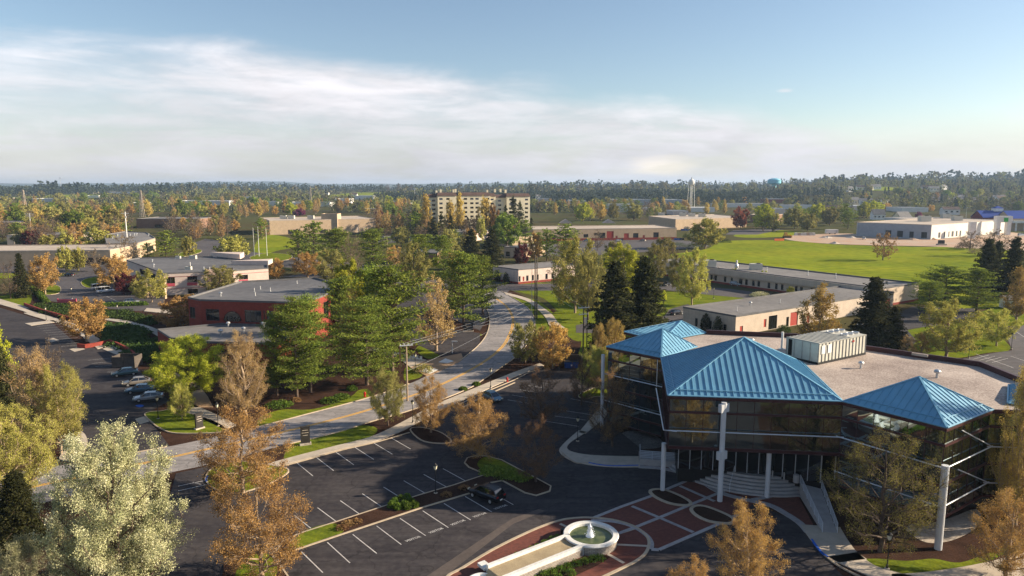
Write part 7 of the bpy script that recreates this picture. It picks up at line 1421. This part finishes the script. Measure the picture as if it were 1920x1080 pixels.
# --- fountain
def fountain():
    cx, cy = G(1108, 1001, 1.0); zr = 1.05; Rr = 2.75; R = thing('fountain', 'round stone fountain with a water jet and a long white edged channel', 'fountain', (cx, cy, 0))
    b = MB(); b.lathe((cx, cy, 0), [(Rr - .08, 0), (Rr - .08, zr - .1)], 40); b.f = b.f[:-1]; b.m = b.m[:-1]; b.build('stone_wall', 'stonewall', R)
    b = MB(); b.lathe((cx, cy, zr - .12), [(Rr - .55, -.1), (Rr + .05, -.02), (Rr + .08, .06), (Rr, .14), (Rr - .5, .14), (Rr - .55, .08), (Rr - .55, -.5)], 40); b.f = b.f[:-1]; b.m = b.m[:-1]; b.build('coping', 'white', R)
    b = MB(); b.lathe((cx, cy, zr - .3), [(.01, 0), (Rr - .5, 0)], 40); b.poly([(cx + (Rr - .5) * math.cos(a), cy + (Rr - .5) * math.sin(a)) for a in np.linspace(0, 6.2, 32)], zr - .29); b.build('water', 'water', R)
    b = MB(); rg = random.Random(1); b.lathe((cx - .1, cy, zr - .3), [(.45, 0), (.30, .25), (.20, .6), (.13, 1.0), (.03, 1.4)], 9)
    for i in range(110):
        a = rg.uniform(0, 6.28); z = rg.uniform(0, 1.0); r_ = rg.uniform(.08, .62 - .4 * z); b.box((cx - .1 + r_ * math.cos(a), cy + r_ * math.sin(a), zr - .2 + z), (.06, .06, .09))
    b.build('water_jet', 'foam', R)
    e = Vector(G(928, 1072, 1.0)); c = Vector((cx, cy)); d = (e - c).normalized(); nrm = Vector((-d.y, d.x)); L = (e - c).length; hw = 1.25
    def P(s, t, z): v = c + d * s + nrm * t; return (v.x, v.y, z)
    s0 = 2.2
    b = MB(); b.add([P(s0, -hw + .2, .82), P(s0, hw - .2, .82), P(L, hw - .2, .82), P(L, -hw + .2, .82)], [(0, 1, 2, 3)]); b.build('channel_bed', 'channel', R)
    for s in (-1, 1):
        b = MB(); b.beam(P(s0 + .1, s * hw, .55), P(L, s * hw, .55), .36, 1.1); b.build('channel_wall', 'white', R)
        b = MB(); b.beam(P(s0 + .3, s * (hw + .23), .35), P(L - .2, s * (hw + .23), .35), .1, .7); b.build('stone_facing', 'stonewall', R)
    b = MB(); b.beam(P(L - .2, -2.6, .62), P(L - .2, -hw - .2, .62), .8, .3); b.beam(P(L + .9, hw + .1, .6), P(L + .9, 2.9, .6), .8, .3); b.build('side_pier', 'white', R)
    b = MB(); b.lathe(P(L + 1.4, 0, 0), [(1.5, 0), (1.5, .55), (1.3, .6), (1.25, .4)], 28); b.build('lower_basin', 'white', R)
    b = MB(); b.add([P(L, -hw + .2, .82), P(L, hw - .2, .82), P(L + .5, hw - .3, .45), P(L + .5, -hw + .3, .45)], [(0, 1, 2, 3)]); b.build('spillway', 'channel', R)
    # paved apron
    ring = cat_rom(GP([(838, 1088), (870, 1066), (930, 1030), (1000, 996), (1050, 978), (1085, 973), (1110, 973), (1150, 977), (1190, 990), (1213, 1010), (1212, 1032), (1195, 1050), (1160, 1068), (1110, 1092), (1060, 1120), (960, 1150), (860, 1130)]), 6, True)
    o = MB(); o.poly(ring, .06); o = o.build('pavement', 'paver'); o['kind'] = 'structure'; kerb(offs(ccw(ring), -.1, True), True, w=.3, h=.13, sm=False, world=True)
    for bedp in ([(960, 1052), (1000, 1030), (1040, 1010), (1062, 1000), (1068, 1008), (1020, 1030), (985, 1048)], [(985, 1085), (1040, 1068), (1090, 1050), (1130, 1040), (1145, 1046), (1120, 1062), (1060, 1090), (1000, 1110)]): S('mulch_bed', bedp, .1, 'mulch')
    for q in ([(1050, 983), (1065, 990)], [(1154, 1022), (1216, 1025)], [(1140, 1040), (1170, 1057)], [(1155, 1003), (1190, 992)]):
        b = MB(); strip(b, GP(q), .35, .07, .075); oo = b.build('pavement', 'concrete'); oo['kind'] = 'structure'
    bush('fountain_planting', 'green planting along the left side of the fountain channel', 'planting', [bp(px, py, .1) for px, py in ((972, 1046), (985, 1041), (998, 1035), (1010, 1030), (1022, 1022), (1034, 1016), (1046, 1012))], [(.55, .5, .5)] * 7, 'HG', 260, .07)
    bush('fountain_planting', 'green planting on the right side of the fountain channel', 'planting', [bp(px, py, .1) for px, py in ((1020, 1080), (1035, 1076), (1050, 1072), (1065, 1066), (1080, 1060), (1095, 1056), (1112, 1052), (1125, 1050), (1045, 1086), (1070, 1078), (1005, 1092))], [(.6, .55, .5)] * 11, 'HG', 260, .07)
    x, y = G(1056, 998, .5); u = thing('planter_urn', 'small dark urn beside the fountain basin, left', 'urn', (x, y, .1)); b = MB(); b.lathe((x, y, .1), [(.2, 0), (.25, .4), (.3, .75), (.26, .8)], 12); b.build('pot', 'black', u)
M['stonewall'] = brick('stacked_stone', (.46, .40, .34), (.34, .29, .25), (.12, .10, .09), .38); M['channel'] = mat('pebble_channel', (.42, .33, .20), scale=9, col2=(.30, .23, .14), bump=.4)
fountain()
# --- entrance plaza paving
def plaza():
    pl = MB(); o = MB(); o.poly(GP([(1110, 973), (1221, 931), (1262, 917), (1305, 895), (1420, 940), (1380, 968), (1350, 983), (1235, 1032), (1216, 1020), (1190, 990), (1150, 977)]), .05); o = o.build('pavement', 'paver'); o['kind'] = 'structure'
    o = MB(); o.poly(GP([(1200, 876), (1245, 880), (1300, 893), (1370, 925), (1440, 944), (1480, 962), (1515, 995), (1525, 985), (1480, 900), (1400, 870), (1250, 862)]), .07); o = o.build('pavement', 'paver'); o['kind'] = 'structure'
    def band_(pts, w=.42, z=.09, sm=True):
        b = MB(); p = GP(pts); p = cat_rom(p, 5) if sm else p; strip(b, p, w, 0, z); q = b.build('pavement', 'greyband'); q['kind'] = 'structure'
    band_([(1110, 973), (1165, 951), (1221, 931), (1262, 913), (1305, 895)], sm=False); band_([(1235, 1032), (1290, 1008), (1350, 982), (1400, 958)], sm=False); band_([(1155, 1003), (1195, 988), (1240, 970), (1300, 945), (1360, 920)], sm=False, z=.088)
    band_([(1185, 950), (1240, 973), (1300, 999)], sm=False, z=.086); band_([(1275, 912), (1320, 932), (1340, 941)], sm=False, z=.086); band_([(1112, 975), (1112, 985)], sm=False)
    band_([(1197, 876), (1245, 880), (1300, 895), (1345, 922), (1390, 936), (1440, 947), (1470, 962), (1500, 982), (1516, 1000)], .8, .10); band_([(1110, 977), (1150, 979), (1185, 988), (1210, 1003), (1221, 1018), (1220, 1031)], .5, .095)
    band_([(1316, 893), (1330, 888), (1338, 890)], .6, .094); band_([(1365, 920), (1385, 913), (1400, 905)], .5, .094); band_([(1410, 938), (1436, 934), (1450, 930)], .6, .094); band_([(1221, 1031), (1235, 1032)], .5, .093, False)
    for q in ([(1221, 924), (1228, 920), (1246, 921), (1270, 930), (1290, 941), (1292, 947), (1278, 948), (1255, 944), (1232, 934)], [(1298, 957), (1306, 951), (1322, 952), (1345, 960), (1370, 972), (1372, 980), (1358, 982), (1330, 978), (1308, 968)]): island('mulch_bed', q, 'mulch', kw=.4, hk=.16)
M['greyband'] = mat('grey_paving_band', (.36, .33, .32), scale=3, var=.1)
plaza()
# haze
hz = MB(); hz.box((0, 4950, 58), (25000, 12500, 124)); hm = bpy.data.materials.new('haze'); hm.use_nodes = True; N = hm.node_tree.nodes; N.clear(); ou = N.new('ShaderNodeOutputMaterial'); pv = N.new('ShaderNodeVolumePrincipled'); pv.inputs['Color'].default_value = (.52, .72, 1.0, 1); pv.inputs['Density'].default_value = 8e-5; pv.inputs['Anisotropy'].default_value = .2
hm.node_tree.links.new(pv.outputs[0], ou.inputs['Volume']); ho = hz.build('haze', hm); ho['kind'] = 'stuff'; ho['label'] = 'thin blue haze over the distance'; ho['category'] = 'haze'
